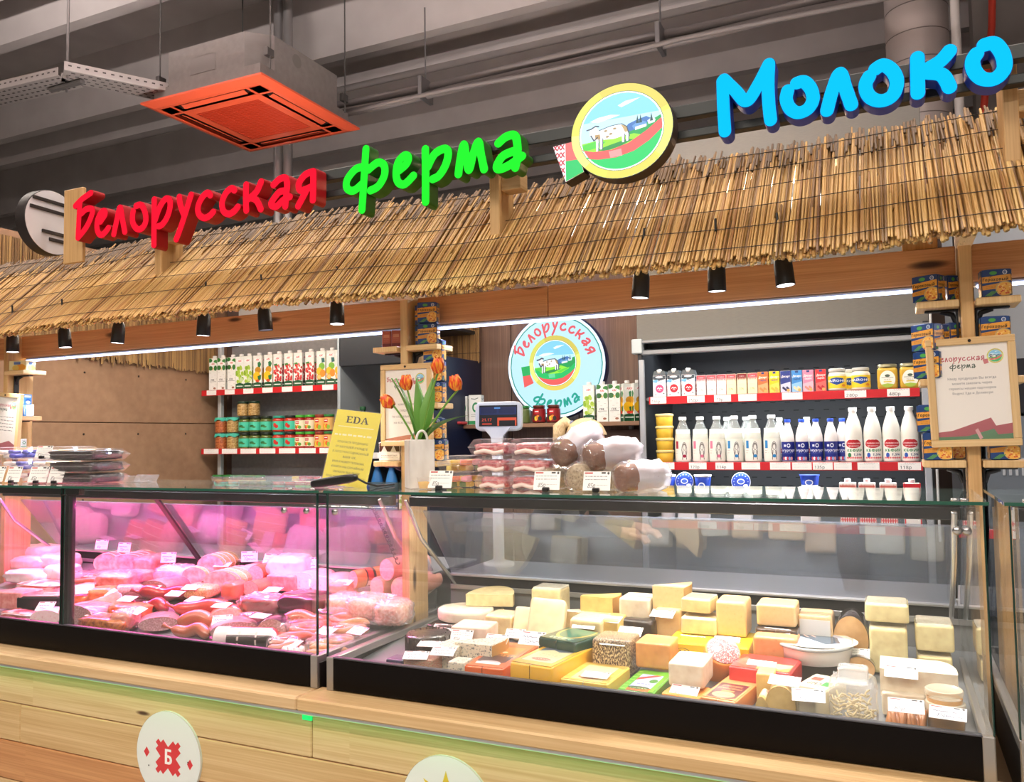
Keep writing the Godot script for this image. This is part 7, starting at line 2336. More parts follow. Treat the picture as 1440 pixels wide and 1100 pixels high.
func left_shelf() -> void:
	var t := thing("wall_shelf", "grey metal shelf rack with red price strips against the back wall", "shelf", Vector3(-3.67, 0, -2.62))
	var b := MB.new()
	b.box(Vector3(0.06, 1.0, -0.1), Vector3(1.1, 2.0, 0.015), 0.001)
	obj("back_panel", b, trim_mat("rackback", noise(0.05, 3), [[0, "7d7f82"], [1, "8c8e90"]], Vector3.ONE * 2, 0.5), t)
	b = MB.new()
	for s in [-0.5, 0.585]: b.box(Vector3(s, 1.0, 0.0 if s < 0 else 0.11), Vector3(0.03, 2.05, 0.03), 0.002)
	obj("upright", b, hexm("cfd6da", 0.4, 0.3), t)
	for q in [[1.69, "r", 0.018], [1.297, "w", 0.0], [1.02, "w", 0.0]]:
		b = MB.new()
		b.box(Vector3(0, q[0] - 0.012, 0.0), Vector3(1.12, 0.016, 0.22), 0.002)
		obj("shelf", b, hexm("c9cbcb", 0.45), t)
		var tg := []
		for k in 7: tg.append([-0.47 + 0.16 * k, 0.085 if q[1] == "r" else 0.13])
		price_strip(-0.56, 0.56, Vector3(0, q[0] - 0.018, 0.113), t, 0.038, tg)
	var jx := [-4.165, -4.091, -4.002, -3.93, -3.861, -3.778, -3.689, -3.611, -3.523, -3.446, -3.353, -3.264, -3.188, -3.122]
	var ja := ["birch", "birch", "birch", "grape", "grape", "pineapple", "pineapple", "cherry", "cherry", "cherry", "cherry", "orange", "orange", "orange"]
	var jd := {"birch": "white birch juice carton, %s of three", "grape": "green grape juice carton, %s of two", "pineapple": "yellow pineapple juice carton, %s of two", "cherry": "red cherry juice carton, %s of four", "orange": "mixed orange fruit juice carton, %s of three"}
	var seen := {}
	for k in 14:
		var a: String = ja[k]
		seen[a] = seen.get(a, -1) + 1
		carton("juice_carton", (jd[a] % ["first", "second", "third", "last"][seen[a]]) + " on the upper rack shelf", "carton", Vector3(jx[k], 1.686, -2.565), 0.062, 0.222, 0.06, art(a), 0.2, "juice cartons on the rack", 0.014)
	# jars, two layers
	var pick := trim_mat("picklefill", noise(0.06, 2, FastNoiseLite.TYPE_CELLULAR), [[0, "2c3a18"], [0.5, "5c6a2c"], [1, "7a8040"]], Vector3.ONE * 6, 0.3, 0.8)
	var tomf := trim_mat("tomatofill", noise(0.05, 2, FastNoiseLite.TYPE_CELLULAR), [[0, "6a1410"], [0.4, "b8301e"], [1, "d8503a"]], Vector3.ONE * 6, 0.3, 0.8)
	var mush := trim_mat("mushfill", noise(0.06, 2, FastNoiseLite.TYPE_CELLULAR), [[0, "5a3a1c"], [0.4, "b08a4c"], [1, "e2cfa0"]], Vector3.ONE * 6, 0.3, 0.8)
	var redm := trim_mat("redmush", noise(0.06, 2, FastNoiseLite.TYPE_CELLULAR), [[0, "5a2414"], [0.4, "a8552c"], [1, "d89a5a"]], Vector3.ONE * 6, 0.3, 0.8)
	var comp := hexm("9a2420", 0.25)
	var jar_x := [-4.114, -4.012, -3.908, -3.817, -3.725, -3.622, -3.526, -3.446, -3.37, -3.291, -3.221]
	var kinds := ["redm", "mush", "pick", "pick", "pick", "tom", "tom", "comp", "comp", "fruit", "fruit"]
	for lay in 2:
		var cnt := {}
		var total := {"redm": 1, "mush": 1, "pick": 3, "tom": 2, "comp": 2, "fruit": 2}
		for k in 11:
			var kd: String = kinds[k]
			var at := Vector3(jar_x[k], 1.293 + 0.108 * lay, -2.57)
			cnt[kd] = cnt.get(kd, -1) + 1
			var which: String = (["left", "right"][cnt[kd]] if total[kd] == 2 else ["left", "middle", "right"][cnt[kd]]) + " one in the " + ["lower", "upper"][lay] + " layer"
			if kd == "redm": jar("mushroom_jar", "reddish mushroom jar with a turquoise cloth cover, %s layer" % ["lower", "upper"][lay], at, 0.042, 0.106, redm, "3fae98", null, 0, 0, "jars on the middle rack shelf", true)
			elif kd == "mush": jar("mushroom_jar", "pale mushroom jar with a turquoise cloth cover, %s layer" % ["lower", "upper"][lay], at, 0.042, 0.106, mush, "45b49c", null, 0, 0, "jars on the middle rack shelf", true)
			elif kd == "pick": jar("pickle_jar", "pickle jar with turquoise label, %s" % which, at, 0.042, 0.106, pick, "1c2a1c", art("turq_pickle"), 0.14, 0.66, "jars on the middle rack shelf")
			elif kd == "tom": jar("tomato_jar", "tomato jar with turquoise label, %s" % which, at, 0.042, 0.106, tomf, "2f9a84" if k == 5 else "1c2a24", art("turq_tomato"), 0.14, 0.66, "jars on the middle rack shelf")
			elif kd == "comp": jar("compote_jar", "red compote jar with a bright green lid, %s" % which, at, 0.037, 0.106, comp, "4aa83a", art("compote"), 0.14, 0.68, "jars on the middle rack shelf")
			else: jar("salad_jar", "orange vegetable salad jar with red badge, %s" % which, at, 0.037, 0.106, tomf, "8a3a2c" if k == 9 else "2f7a3a", art("fruit"), 0.08, 0.8, "jars on the middle rack shelf")
	for k in 2:
		jar("mushroom_jar", "mushroom jar with dark lid in the top third layer, %s" % ["left", "right"][k], Vector3([-3.93, -3.835][k], 1.51, -2.575), 0.04, 0.1, mush, "1f3a2c", null, 0, 0, "jars on the middle rack shelf")
	for k in 5:
		jar("caviar_jar", "low jar with a green lid on the bottom rack shelf, %s of five" % ordinal(k, 5), Vector3(-4.142 + 0.089 * k, 1.016, -2.57), 0.042, 0.105, hexm("8a6a4a", 0.3), "3c8a44", art("fruit"), 0.14, 0.7, "green lidded jars")
	for k in 5:
		jar("spice_jar", "small jar with a %s lid on the bottom rack shelf, %s of five" % [["yellow", "red", "red", "red", "red"][k], ordinal(k, 5)], Vector3(-3.478 + 0.057 * k, 1.016, -2.56), 0.027, 0.098, hexm(["c8a860", "a83a5a", "5a2a20", "4a201c", "5a2a20"][k], 0.3), ["e2c23a", "b8262c", "b8262c", "c42a30", "b8262c"][k], art("beans"), 0.2, 0.7, "small lidded jars")
	jar("bean_jar", "dark red bean jar standing alone on the bottom rack shelf", Vector3(-3.22, 1.114, -2.6), 0.048, 0.125, hexm("4a1210", 0.3), "7a2420", art("darkred"), 0.14, 0.66, "")
	b = MB.new(); b.box(Vector3(-3.22, 1.065, -2.6), Vector3(0.13, 0.095, 0.09), 0.002)
	solo("box", b, hexm("d9dcdc", 0.5), "pale carton box under the dark red bean jar", "box")

func back_shelf() -> void:
	var b := MB.new()
	var t := thing("wooden_shelf", "wood-print wall shelf below the round lit logo", "shelf", Vector3(-1.68, 1.42, -2.62))
	b.plank(Vector3(0, -0.011, 0), Vector3(1.13, 0.022, 0.25), 0.002, 3)
	obj("board", b, pine_wall, t)
	b = MB.new()
	for s in [-0.38, 0.38]: b.box(Vector3(s, -0.08, -0.1), Vector3(0.02, 0.12, 0.03), 0.002)
	obj("bracket", b, hexm("b9bcbe", 0.4, 0.5), t)
	var g := ["pickle jar with green lid", "red label bean jar with yellow peppers", "red label bean jar with orange beans"]
	for k in 3:
		jar("bean_jar", "%s on the wooden shelf, %s of three" % [g[k], ordinal(k, 3)], Vector3([-1.868, -1.775, -1.688][k], 1.42, -2.55), 0.038, 0.1, hexm(["5a6a3a", "5a1a16", "5a1a16"][k], 0.3), ["2f7a3a", "5a2418", "5a2418"][k], art(["turq_pickle", "beans", "beans"][k]) if k else null, 0.1, 0.8, "jars on the wooden shelf")
	var a := ["grape", "birch", "birch", "pineapple", "pineapple"]
	var d := ["grape juice carton", "left birch juice carton", "right birch juice carton", "left pineapple juice carton", "right pineapple juice carton"]
	for k in 5:
		carton("juice_carton", d[k] + " on the wooden shelf below the lit logo", "carton", Vector3([-1.478, -1.4, -1.333, -1.27, -1.213][k], 1.42, -2.55), 0.062, 0.2, 0.058, art(a[k]), [0.15, 0.1, 0.12, 0.7, 0.7][k], "juice cartons on the wooden shelf", 0.013)
	for k in 2:
		carton("tea_box", "white and green tea box on the wooden shelf, %s" % ["narrow left one", "wide right one"][k], "box", Vector3([-2.235, -2.166][k], 1.42, -2.55), [0.05, 0.075][k], [0.165, 0.17][k], 0.06, art("whitebox"), 0.2 * k, "tea boxes")
	b = MB.new()
	b.lump(Vector3(0, 0.01, 0), Vector3(0.16, 0.02, 0.1), 0.4, 0.1, 4)
	solo("snack_bag", b, hexm("b8303a", 0.4), "flat red snack bag lying at the shelf's left end", "bag", Vector3(-2.28, 1.42, -2.47))
	# the round lightbox
	t = thing("logo_lightbox", "round pale blue lit logo with a cow emblem on the wood-print wall", "sign", Vector3(-1.71, 1.746, -2.70))
	b = MB.new()
	b.lathe([[0.297, 0.0], [0.3, 0.004], [0.3, 0.05], [0.295, 0.054]], 64, turned(PI / 2, 0, 0))
	obj("casing", b, hexm("1c2a6a", 0.4), t)
	b = MB.new()
	b.disc(Vector3(0, 0, 0.0545), Vector3.BACK, 0.295, 64)
	obj("face", b, glow(Color.WHITE, 0.95, logo_print().tex()), t)
	area("logo_light", Vector3(-1.71, 1.746, -2.63), Vector3(0, 0, 1), Vector2(0.5, 0.5), Color(0.75, 0.88, 1.0), 0.12)
	area("logo_back_light", Vector3(-1.71, 1.746, -2.71), Vector3(0, 0, -1), Vector2(0.56, 0.56), Color(0.2, 0.3, 1.0), 0.02)
	# low dark cupboard under the shelf
	t = thing("work_table", "dark work table along the back wall under the wooden shelf", "table", Vector3(-1.68, 0, -2.55))
	b = MB.new()
	b.box(Vector3(0, 0.85, 0), Vector3(1.2, 0.04, 0.36), 0.004)
	obj("top", b, hexm("3c312b", 0.5), t)
	for s in [-0.57, 0.57]:
		b = MB.new()
		b.box(Vector3(s, 0.415, 0), Vector3(0.04, 0.83, 0.34), 0.002)
		obj("leg", b, hexm("2a2320", 0.5), t)
	b = MB.new()
	b.box(Vector3.ZERO, Vector3(0.3, 0.5, 0.02), 0.003, turned(-0.18, 0.1, 0))
	solo("leaning_board", b, hexm("5b4034", 0.6), "brown board leaning on the wall behind the seller", "board", Vector3(-1.3, 1.13, -2.55))

func far_things() -> void:
	# round sign of the stall next door, seen edge-on at the far left, with its plywood plate
	var t := thing("oval_sign", "white round sign with dark bars at the far left, seen from the side", "sign", Vector3(-2.84, 2.166, -0.36))
	var b := MB.new()
	b.lathe([[0.118, 0.0], [0.12, 0.003], [0.12, 0.045], [0.118, 0.048]], 40, turned(PI / 2, 1.65, 0))
	obj("rim", b, hexm("231c1b", 0.5), t)
	b = MB.new()
	b.disc(turned(0, 1.65, 0) * Vector3(0, 0, 0.0485), turned(0, 1.65, 0) * Vector3.BACK, 0.117, 40)
	obj("face", b, hexm("cfcdd2", 0.4), t)
	b = MB.new()
	for q in [[-0.02, 0.075, 0.14], [0.0, 0.04, 0.2], [0.03, -0.04, 0.16], [0.04, -0.065, 0.12]]: b.box(Vector3(q[0], q[1], 0.052), Vector3(q[2], 0.012, 0.006), 0.001, turned(0, 1.65, 0))
	obj("bar", b, hexm("241c1c", 0.5), t)
	b = MB.new()
	b.plank(Vector3(-2.645, 2.13, -0.34), Vector3(0.1, 0.27, 0.014), 0.002, 3)
	solo("plywood_plate", b, pine_v[0], "pale plywood plate between the oval sign and the red letters", "plate")

var pine_wall: StandardMaterial3D

# ---------------------------------------------------------------- on the glass counter tops
const TOP := 1.2235

func counter_top() -> void:
	# yellow announcement in an acrylic stand
	var p := Pic.new(320, 512, Color("f2e234"))
	p.text("EDA", 0.5, 0.17, 0.085, "25230f", 0, true, true, 1.25).rect(0.1, 0.215, 0.8, 0.012, "f8f2b0").scrawl(0.06, 0.32, 0.86, 1, 0.03, "f8f6c8", 5, 0.012)
	var lines := ["ПОКУПАЕТЕ ПРОДУКЦИЮ", "ОТ 500 РУБЛЕЙ И КЛАДЕТЕ", "В ЛОТОТРОН ПОДПИСАННЫЙ", "ВАМИ ЧЕК.", "ИМЯ И НОМЕР ТЕЛЕФОНА.", "4 МАРТА МЫ СЛУЧАЙНЫМ", "ОБРАЗОМ ВЫБИРАЕМ", "ПОБЕДИТЕЛЯ, И ВЫ ПОЛУЧАЕТЕ", "ВЫТЯЖКУ"]
	for k in lines.size(): p.text(lines[k], 0.5, 0.44 + 0.066 * k, 0.026, "4a4618")
	var t := thing("yellow_notice", "bright yellow notice headed EDA leaning in a clear stand", "notice", Vector3(-1.333, TOP, -0.15))
	t.rotation = Vector3(-0.22, 0.1, -0.12)
	var b := MB.new()
	b.box(Vector3(0, 0.104, 0), Vector3(0.138, 0.206, 0.0016), 0.0)
	obj("sheet", b, texm(p.tex(), 0.45), t)
	b = MB.new()
	b.box(Vector3(0, 0.104, 0.0022), Vector3(0.142, 0.21, 0.0015), 0.0)
	b.box(Vector3(0, 0.0015, -0.02), Vector3(0.142, 0.002, 0.06), 0.0)
	obj("clear_stand", b, glass(Color(0.97, 1, 1), 0.05), t)
	# hand scanner with its lead
	t = thing("barcode_scanner", "black handheld barcode scanner lying before the yellow notice", "scanner", Vector3(-1.322, TOP, -0.1), 0.12)
	b = MB.new()
	b.lump(Vector3(0, 0.018, 0), Vector3(0.135, 0.024, 0.035), 0.5, 0.0, 1, turned(0, 0, 0.14), 24, 12)
	obj("body", b, hexm("141414", 0.35), t)
	b = MB.new()
	b.tube([Vector3(0.065, 0.024, 0), Vector3(0.09, 0.012, 0.0), Vector3(0.11, 0.004, -0.02), Vector3(0.12, 0.003, -0.1)], 0.0028, 8)
	obj("cord", b, hexm("161616", 0.5), t)
	# spiral cord inside the meat counter's right end
	b = MB.new()
	var pts := []
	for k in 120:
		var u := k / 119.0
		pts.append(Vector3(-1.42 + 0.085 * u + 0.006 * cos(k * 0.8), 1.16 - 0.15 * u - 0.03 * u * u + 0.006 * sin(k * 0.8), -0.4 - 0.02 * u))
	b.tube(pts, 0.0018, 6)
	solo("coiled_cord", b, hexm("2a2030", 0.5), "coiled dark cord hanging inside the meat counter's right end", "cord")
	# clear acrylic ledges
	for q in [[-2.19, 0.1, "short clear acrylic tray right of the dark packs"], [-1.66, 0.36, "long clear acrylic tray left of the yellow notice"]]:
		var a := thing("acrylic_tray", q[2], "tray", Vector3(q[0], TOP, -0.23))
		b = MB.new()
		b.prism(PackedVector2Array([Vector2(-0.03, 0.0), Vector2(0.03, 0.0), Vector2(0.042, 0.02), Vector2(0.04, 0.021), Vector2(0.029, 0.002), Vector2(-0.029, 0.002), Vector2(-0.04, 0.021), Vector2(-0.042, 0.02)]), -q[1] / 2, q[1] / 2, Transform3D(Basis(Vector3.UP, PI / 2), Vector3.ZERO))
		obj("tray", b, glass(Color(0.9, 0.95, 1.0), 0.05, 0.03), a)
	vase()
	packs_of_meat()
	breads()
	left_goods()
	# scale display on its pole behind the counter
	t = thing("scale_display", "grey customer display of a scale on a pole behind the counter", "scale", Vector3(-1.18, 0.93, -0.78), 0.3)
	b = MB.new()
	b.lump(Vector3(0, 0.49, 0), Vector3(0.158, 0.098, 0.04), 0.28, 0.0, 1, turned(-0.1, 0, 0), 36, 18)
	obj("head", b, hexm("c6cdd2", 0.4), t)
	b = MB.new()
	b.prism(PackedVector2Array([Vector2(-0.045, 0.45), Vector2(-0.02, 0.42), Vector2(-0.016, 0.39), Vector2(0.016, 0.39), Vector2(0.02, 0.42), Vector2(0.045, 0.45)]), -0.014, 0.014)
	b.lathe([[0.05, 0.0], [0.05, 0.01], [0.018, 0.02], [0.018, 0.4], [0.0, 0.4]], 18)
	obj("pole", b, hexm("d2d6d8", 0.4), t)
	p = Pic.new(192, 112, Color("0c0d14"))
	p.rect(0.02, 0.1, 0.96, 0.36, "16245a").rect(0.05, 0.14, 0.42, 0.26, "0e1a48").rect(0.52, 0.14, 0.42, 0.26, "0e1a48").rect(0.4, 0.1, 0.16, 0.08, "5a9ae8").rect(0.48, 0.6, 0.5, 0.4, "e2542c").rect(0.53, 0.74, 0.42, 0.26, "0a0a10").text("21.17", 0.2, 0.76, 0.13, "e8543a", 0, true).rect(0.08, 0.86, 0.26, 0.08, "c8442c")
	b = MB.new()
	b.box(Vector3(0, 0.49, 0.0205), Vector3(0.128, 0.07, 0.002), 0.0, turned(-0.1, 0, 0))
	obj("screen", b, glow(Color.WHITE, 0.7, p.tex()), t)

func vase() -> void:
	var t := thing("vase", "square cream ceramic vase shaped like a bag, streaked glaze", "vase", Vector3(-1.09, TOP, -0.14), 0.75)
	var m := trim_mat("vaseglaze", noise(0.02, 3), [[0, "dedad2"], [0.5, "eae7e0"], [1, "f2f0ea"]], Vector3(5, 2, 5), 0.35, 0.5)
	var b := MB.new()
	var w := 0.03
	for s in 4:
		var xf := Transform3D(Basis(Vector3.UP, s * PI / 2), Vector3.ZERO)
		b.box(Vector3(0, 0.061, w), Vector3(2 * w + 0.004, 0.122, 0.005), 0.0015, xf)
	b.box(Vector3(0, 0.003, 0), Vector3(2 * w, 0.006, 2 * w), 0.0)
	obj("body", b, m, t)
	b = MB.new()
	for s in [-w, w]:
		var pts := []
		for k in 13:
			var a := PI * k / 12
			pts.append(Vector3(cos(a) * 0.014, 0.118 + sin(a) * 0.026, s))
		b.tube(pts, 0.0032, 8)
	obj("handle", b, m, t)
	# tulips: base at the vase's mouth
	var heads := [[-1.022, 1.53, -0.12, 0.02, 0.0, "tallest, in the middle right"], [-1.118, 1.492, -0.13, 0.0, 0.0, "upright, before the framed poster"], [-1.155, 1.452, -0.12, 0.5, 1.0, "drooping, at the far left"], [-0.966, 1.485, -0.12, -0.4, 0.0, "leaning far to the right"]]
	var red := trim_mat("tulip", noise(0.03, 2), [[0, "c4241a"], [0.45, "e2481e"], [0.56, "f0a024"], [1, "f4c034"]], Vector3(14, 3, 14), 0.45)
	var gr := hexm("6c9a3c", 0.5)
	for h in heads:
		var f := thing("tulip", "red and yellow striped tulip in the vase, " + h[5], "flower", Vector3(-1.09, TOP + 0.09, -0.14), 0.0, "four tulips in the vase")
		var o := Vector3(h[0], h[1], h[2]) - f.position
		b = MB.new()
		var mid := Vector3(o.x * 0.42, o.y * 0.55, o.z * 0.5)
		var st := []
		for k in 9:
			var u := k / 8.0
			st.append((Vector3.ZERO.lerp(mid, u)).lerp(mid.lerp(o + Vector3(0, -0.018, 0), u), u))
		b.tube(st, 0.0026, 8)
		obj("stem", b, gr, f)
		var tilt := turned(0.15, 0, -h[3] - o.x * 1.2 if h[4] == 0.0 else 0.9, o + Vector3(0, -0.02, 0))
		for k in 6:
			b = MB.new()
			var a := TAU * k / 6 + 0.3
			var rows := []
			for r in 7:
				var v := r / 6.0
				var row := []
				var wd := 0.012 * sin(PI * clampf(v * 0.82 + 0.12, 0, 1)) * (1.25 if k % 2 else 1.1)
				var rad := (0.004 + 0.0115 * sin(PI * clampf(0.15 + v * 0.62, 0, 1))) * (1.0 if k % 2 else 0.9)
				for q in 5:
					var s := (q - 2) / 2.0
					var dir := Vector3(cos(a), 0, sin(a))
					var side := Vector3(-sin(a), 0, cos(a))
					row.append(tilt * (dir * (rad - 0.004 * s * s) + side * wd * s + Vector3(0, v * 0.04 - 0.003 * s * s * v, 0)))
				rows.append(row)
			b.grid(rows)
			obj("petal", b, red, f)
		for k in 2:
			b = MB.new()
			var seed_ := int(h[0] * -100) + k * 3
			var a: float = [0.3, 2.6][k] + h[0] * 9.0
			var rows := []
			var L: float = [0.17, 0.12][k]
			for r in 9:
				var v := r / 8.0
				var row := []
				var wd := 0.018 * sin(PI * clampf(v * 0.9 + 0.08, 0, 1))
				var lean := 0.06 * v * v * (1.6 if k else 0.8)
				var c := Vector3(cos(a) * (0.006 + lean) + o.x * 0.4 * v, 0.02 + L * v - 0.05 * v * v * k, sin(a) * (0.006 + lean * 0.7))
				var side := Vector3(-sin(a), 0, cos(a))
				for q in 5:
					var s := (q - 2) / 2.0
					row.append(c + side * wd * s + Vector3(cos(a), 0, sin(a)) * (-0.004 * (1 - s * s)))
				rows.append(row)
			b.grid(rows)
			var lm := mat(Color.html("4c7f2c") if k else Color.html("5f9438"), 0.45)
			obj("leaf", b, lm, f)

func clam(called: String, label: String, category: String, at: Vector3, w: float, h: float, d: float, fill: Callable, group: String, turn := 0.0) -> void:
	# clear hinged container with its filling
	var t := thing(called, label, category, at, turn, group)
	fill.call(t, w, h, d)
	var b := MB.new()
	var lo := [Vector2(0.43, 0.0), Vector2(0.5, 0.5), Vector2(0.5, 0.54), Vector2(0.4, 1.0)]
	for s in 4:
		var xf := Transform3D(Basis(Vector3.UP, s * PI / 2), Vector3.ZERO)
		var ww := w if s % 2 == 0 else d
		var dd := d if s % 2 == 0 else w
		for k in 3:
			var p: Vector2 = lo[k]
			var q: Vector2 = lo[k + 1]
			b.quad(xf * Vector3(-p.x * ww, p.y * h, p.x * dd), xf * Vector3(p.x * ww, p.y * h, p.x * dd), xf * Vector3(q.x * ww, q.y * h, q.x * dd), xf * Vector3(-q.x * ww, q.y * h, q.x * dd))
	b.quad(Vector3(-0.4 * w, h, 0.4 * d), Vector3(0.4 * w, h, 0.4 * d), Vector3(0.4 * w, h, -0.4 * d), Vector3(-0.4 * w, h, -0.4 * d))
	obj("clear_box", b, glass(Color(0.97, 0.98, 1.0), 0.03, 0.04), t)
	b = MB.new()
	for k in 9: b.box(Vector3((k - 4) * w * 0.085, h + 0.0005, 0), Vector3(w * 0.02, 0.001, d * 0.7), 0.0)
	b.box(Vector3(0, h * 0.52, d * 0.5), Vector3(w, 0.002, 0.003), 0.0)
	b.box(Vector3(0, h * 0.52, -d * 0.5), Vector3(w, 0.002, 0.003), 0.0)
	obj("rib", b, glass(Color(1, 1, 1), 0.12, 0.1), t)

func packs_of_meat() -> void:
	var beef := trim_mat("beef", noise(0.03, 4), [[0, "8a2a30"], [0.45, "c45058"], [0.6, "dc8a88"], [1, "ecc8c0"]], Vector3(6, 9, 6), 0.35, 0.9, 0.2)
	var fat := hexm("efd9d0", 0.4)
	var fill := func(t: Node3D, w: float, h: float, d: float) -> void:
		var b := MB.new()
		b.lump(Vector3(0, h * 0.4, 0), Vector3(w * 0.84, h * 0.72, d * 0.84), 0.45, 0.2, int(t.position.x * -500 + t.position.y * 900), Transform3D(), 30, 16, 4.0)
		obj("meat", b, beef, t)
		b = MB.new()
		b.tube([Vector3(-w * 0.36, h * 0.16, d * 0.42), Vector3(-w * 0.1, h * 0.3, d * 0.45), Vector3(w * 0.15, h * 0.14, d * 0.44), Vector3(w * 0.37, h * 0.24, d * 0.42)], 0.005, 8)
		obj("fat_edge", b, fat, t)
	var nm := [["bottom", "left"], ["bottom", "right"], ["middle", "left"], ["middle", "right"], ["top", "left"], ["top", "right"]]
	var xs := [-0.885, -0.795, -0.888, -0.786, -0.893, -0.782]
	var ws := [0.088, 0.092, 0.094, 0.108, 0.105, 0.11]
	for k in 6:
		clam("meat_container", "clear container of raw marbled meat, %s layer, %s column" % nm[k], "container", Vector3(xs[k], TOP + 0.0405 * (k / 2), -0.18), ws[k], 0.0395, 0.1, fill, "containers of raw meat")
	for k in 2:
		clam("meat_container", "clear container of raw meat at the back of the stack, %s" % ["lower", "upper"][k], "container", Vector3(-0.7 - 0.02 * k, TOP + 0.0405 * k, -0.27), 0.1, 0.0395, 0.09, fill, "containers of raw meat at the back")
	# fruit and cheese assortments
	var cols := ["e6cc6a", "e07a52", "f0dca8", "d8b04a", "7fa060", "e2909a"]
	for k in 2:
		var mixf := func(t: Node3D, w: float, h: float, d: float) -> void:
			for q in 14:
				var b := MB.new()
				b.lump(Vector3((fmod(q * 0.37, 1.0) - 0.5) * w * 0.72, h * (0.22 + 0.36 * (q % 2)), (fmod(q * 0.61, 1.0) - 0.5) * d * 0.68), Vector3(0.026, 0.014, 0.022), 0.5, 0.2, q, turned(0, q * 0.9, 0), 12, 8)
				# turning is about the container's middle, so keep pieces inside
				obj("morsel", b, hexm(cols[(q + k * 2) % 6], 0.4), t)
		clam("assortment_box", "clear box of mixed cut %s, %s of two left of the meat" % [["greens and smoked strips", "yellow and pink pieces"][k], ["lower", "upper"][k]], "container", Vector3(-0.985 - 0.0 * k, TOP + 0.0405 * k, -0.18), 0.1, 0.0395, 0.1, mixf, "assortment boxes")
	var t := thing("sauce_cup", "small clear cup of yellow sauce beside the vase", "cup", Vector3(-1.05, TOP, -0.1))
	var b := MB.new()
	b.lathe([[0.0, 0.002], [0.015, 0.002], [0.018, 0.018], [0.0, 0.019]], 18)
	obj("sauce", b, hexm("e8b84a", 0.3), t)
	b = MB.new()
	b.lathe([[0.016, 0.0], [0.021, 0.029], [0.0, 0.03]], 18)
	obj("cup", b, glass(Color(1, 1, 1), 0.15, 0.05), t)
	for q in [[-1.005, -0.09, "price card on a black clip before the fruit boxes"], [-0.72, -0.08, "price card on a black clip before the raw meat's right end"], [-0.6, -0.08, "price card on a black clip between grain loaf and rye loaf"]]:
		clip_card(Vector3(q[0], TOP, q[1]), 0.062, 0.044, q[2], 0.1)

func clip_card(at: Vector3, w: float, h: float, label: String, yaw: float) -> void:
	var t := thing("clip_card", label, "price card", at, yaw, "clipped price cards on the counter")
	var b := MB.new()
	b.box(Vector3(0, 0.004 + h / 2, 0), Vector3(w, h, 0.001), 0.0, turned(-0.35))
	obj("card", b, texm(tag_print(2), 0.5), t)
	b = MB.new()
	b.box(Vector3(0, 0.005, 0), Vector3(0.016, 0.01, 0.016), 0.002)
	obj("clip", b, hexm("151515", 0.4), t)

func breads() -> void:
	var crust := trim_mat("crust", noise(0.12, 3), [[0, "5a3420"], [1, "8a5636"]], Vector3.ONE * 5, 0.8, 0.0, 0.1)
	var grain := trim_mat("grain", noise(0.09, 2, FastNoiseLite.TYPE_CELLULAR), [[0, "4a3a2a"], [0.3, "9a8464"], [1, "cbbb9c"]], Vector3.ONE * 6, 0.8, 0.0, 0.15)
	var bag := glass(Color(0.97, 0.97, 1.0), 0.42, 0.22)
	# loaf end (x, y, z), radius, where the loaf runs to
	var L := [
		[-0.549, 0.03, -0.09, 0.03, Vector3(0.07, 0.004, -0.09), "rye", "dark rye loaf in a white bag at the right end of the bread pile"],
		[-0.657, 0.031, -0.1, 0.031, Vector3(0.04, 0.0, -0.12), "grain", "seeded grain loaf in clear film at the bottom middle of the pile"],
		[-0.738, 0.026, -0.13, 0.025, Vector3(0.02, 0.0, -0.12), "grain", "seeded grain loaf at the bottom left of the bread pile"],
		[-0.598, 0.026, -0.17, 0.025, Vector3(0.05, 0.0, -0.1), "grain", "pale seeded loaf behind the right price card"],
		[-0.708, 0.078, -0.13, 0.031, Vector3(0.05, 0.05, -0.1), "rye", "dark rye loaf in a white bag, upper left of the pile"],
		[-0.635, 0.073, -0.12, 0.031, Vector3(0.085, 0.018, -0.08), "rye", "dark rye loaf in a white bag, upper right of the pile"]]
	for l in L:
		var t := thing("bread_loaf", l[6], "bread", Vector3(l[0], TOP + l[1], l[2]))
		var d: Vector3 = l[4]
		var r: float = l[3]
		var b := MB.new()
		b.tube([Vector3.ZERO, d * 0.02, d * 0.08, d * 0.5, d * 0.92, d], [r * 0.6, r * 0.9, r, r, r * 0.95, r * 0.6], 20)
		obj("loaf", b, crust if l[5] == "rye" else grain, t)
		b = MB.new()
		var no := noise(14.0, 2, FastNoiseLite.TYPE_SIMPLEX, int(l[0] * -100))
		var dir := d.normalized()
		var x := Vector3.UP.cross(dir).normalized()
		var up := dir.cross(x)
		var rows := []
		for k in 16:
			var u: float = [-0.1, -0.08, -0.05, 0.0, 0.08, 0.16, 0.26, 0.38, 0.5, 0.62, 0.74, 0.86, 0.98, 1.08, 1.15, 1.22][k]
			var rr := r * ([0.0, 0.5, 0.85, 1.06, 1.1, 1.14, 1.14, 1.2, 1.18, 1.2, 1.18, 1.16, 1.05, 0.85, 0.55, 0.2][k] as float)
			var row := []
			for q in 29:
				var a := TAU * q / 28
				var p := d * u + (x * cos(a) + up * sin(a)) * rr
				p += (x * cos(a) + up * sin(a)) * no.get_noise_3dv(Vector3(cos(a), sin(a), u * 3.0)) * r * 0.3 * (1.0 if k > 3 else 0.3)
				row.append(p)
			rows.append(row)
		# the white bag covers the rear two thirds, clear film the front
		b.grid(rows.slice(6 if l[5] == "rye" else 9), false, true)
		obj("bag", b, bag, t)
		b = MB.new()
		b.grid(rows.slice(0, 7 if l[5] == "rye" else 10), false, true)
		obj("clear_film", b, glass(Color(1, 1, 1), 0.07, 0.08), t)

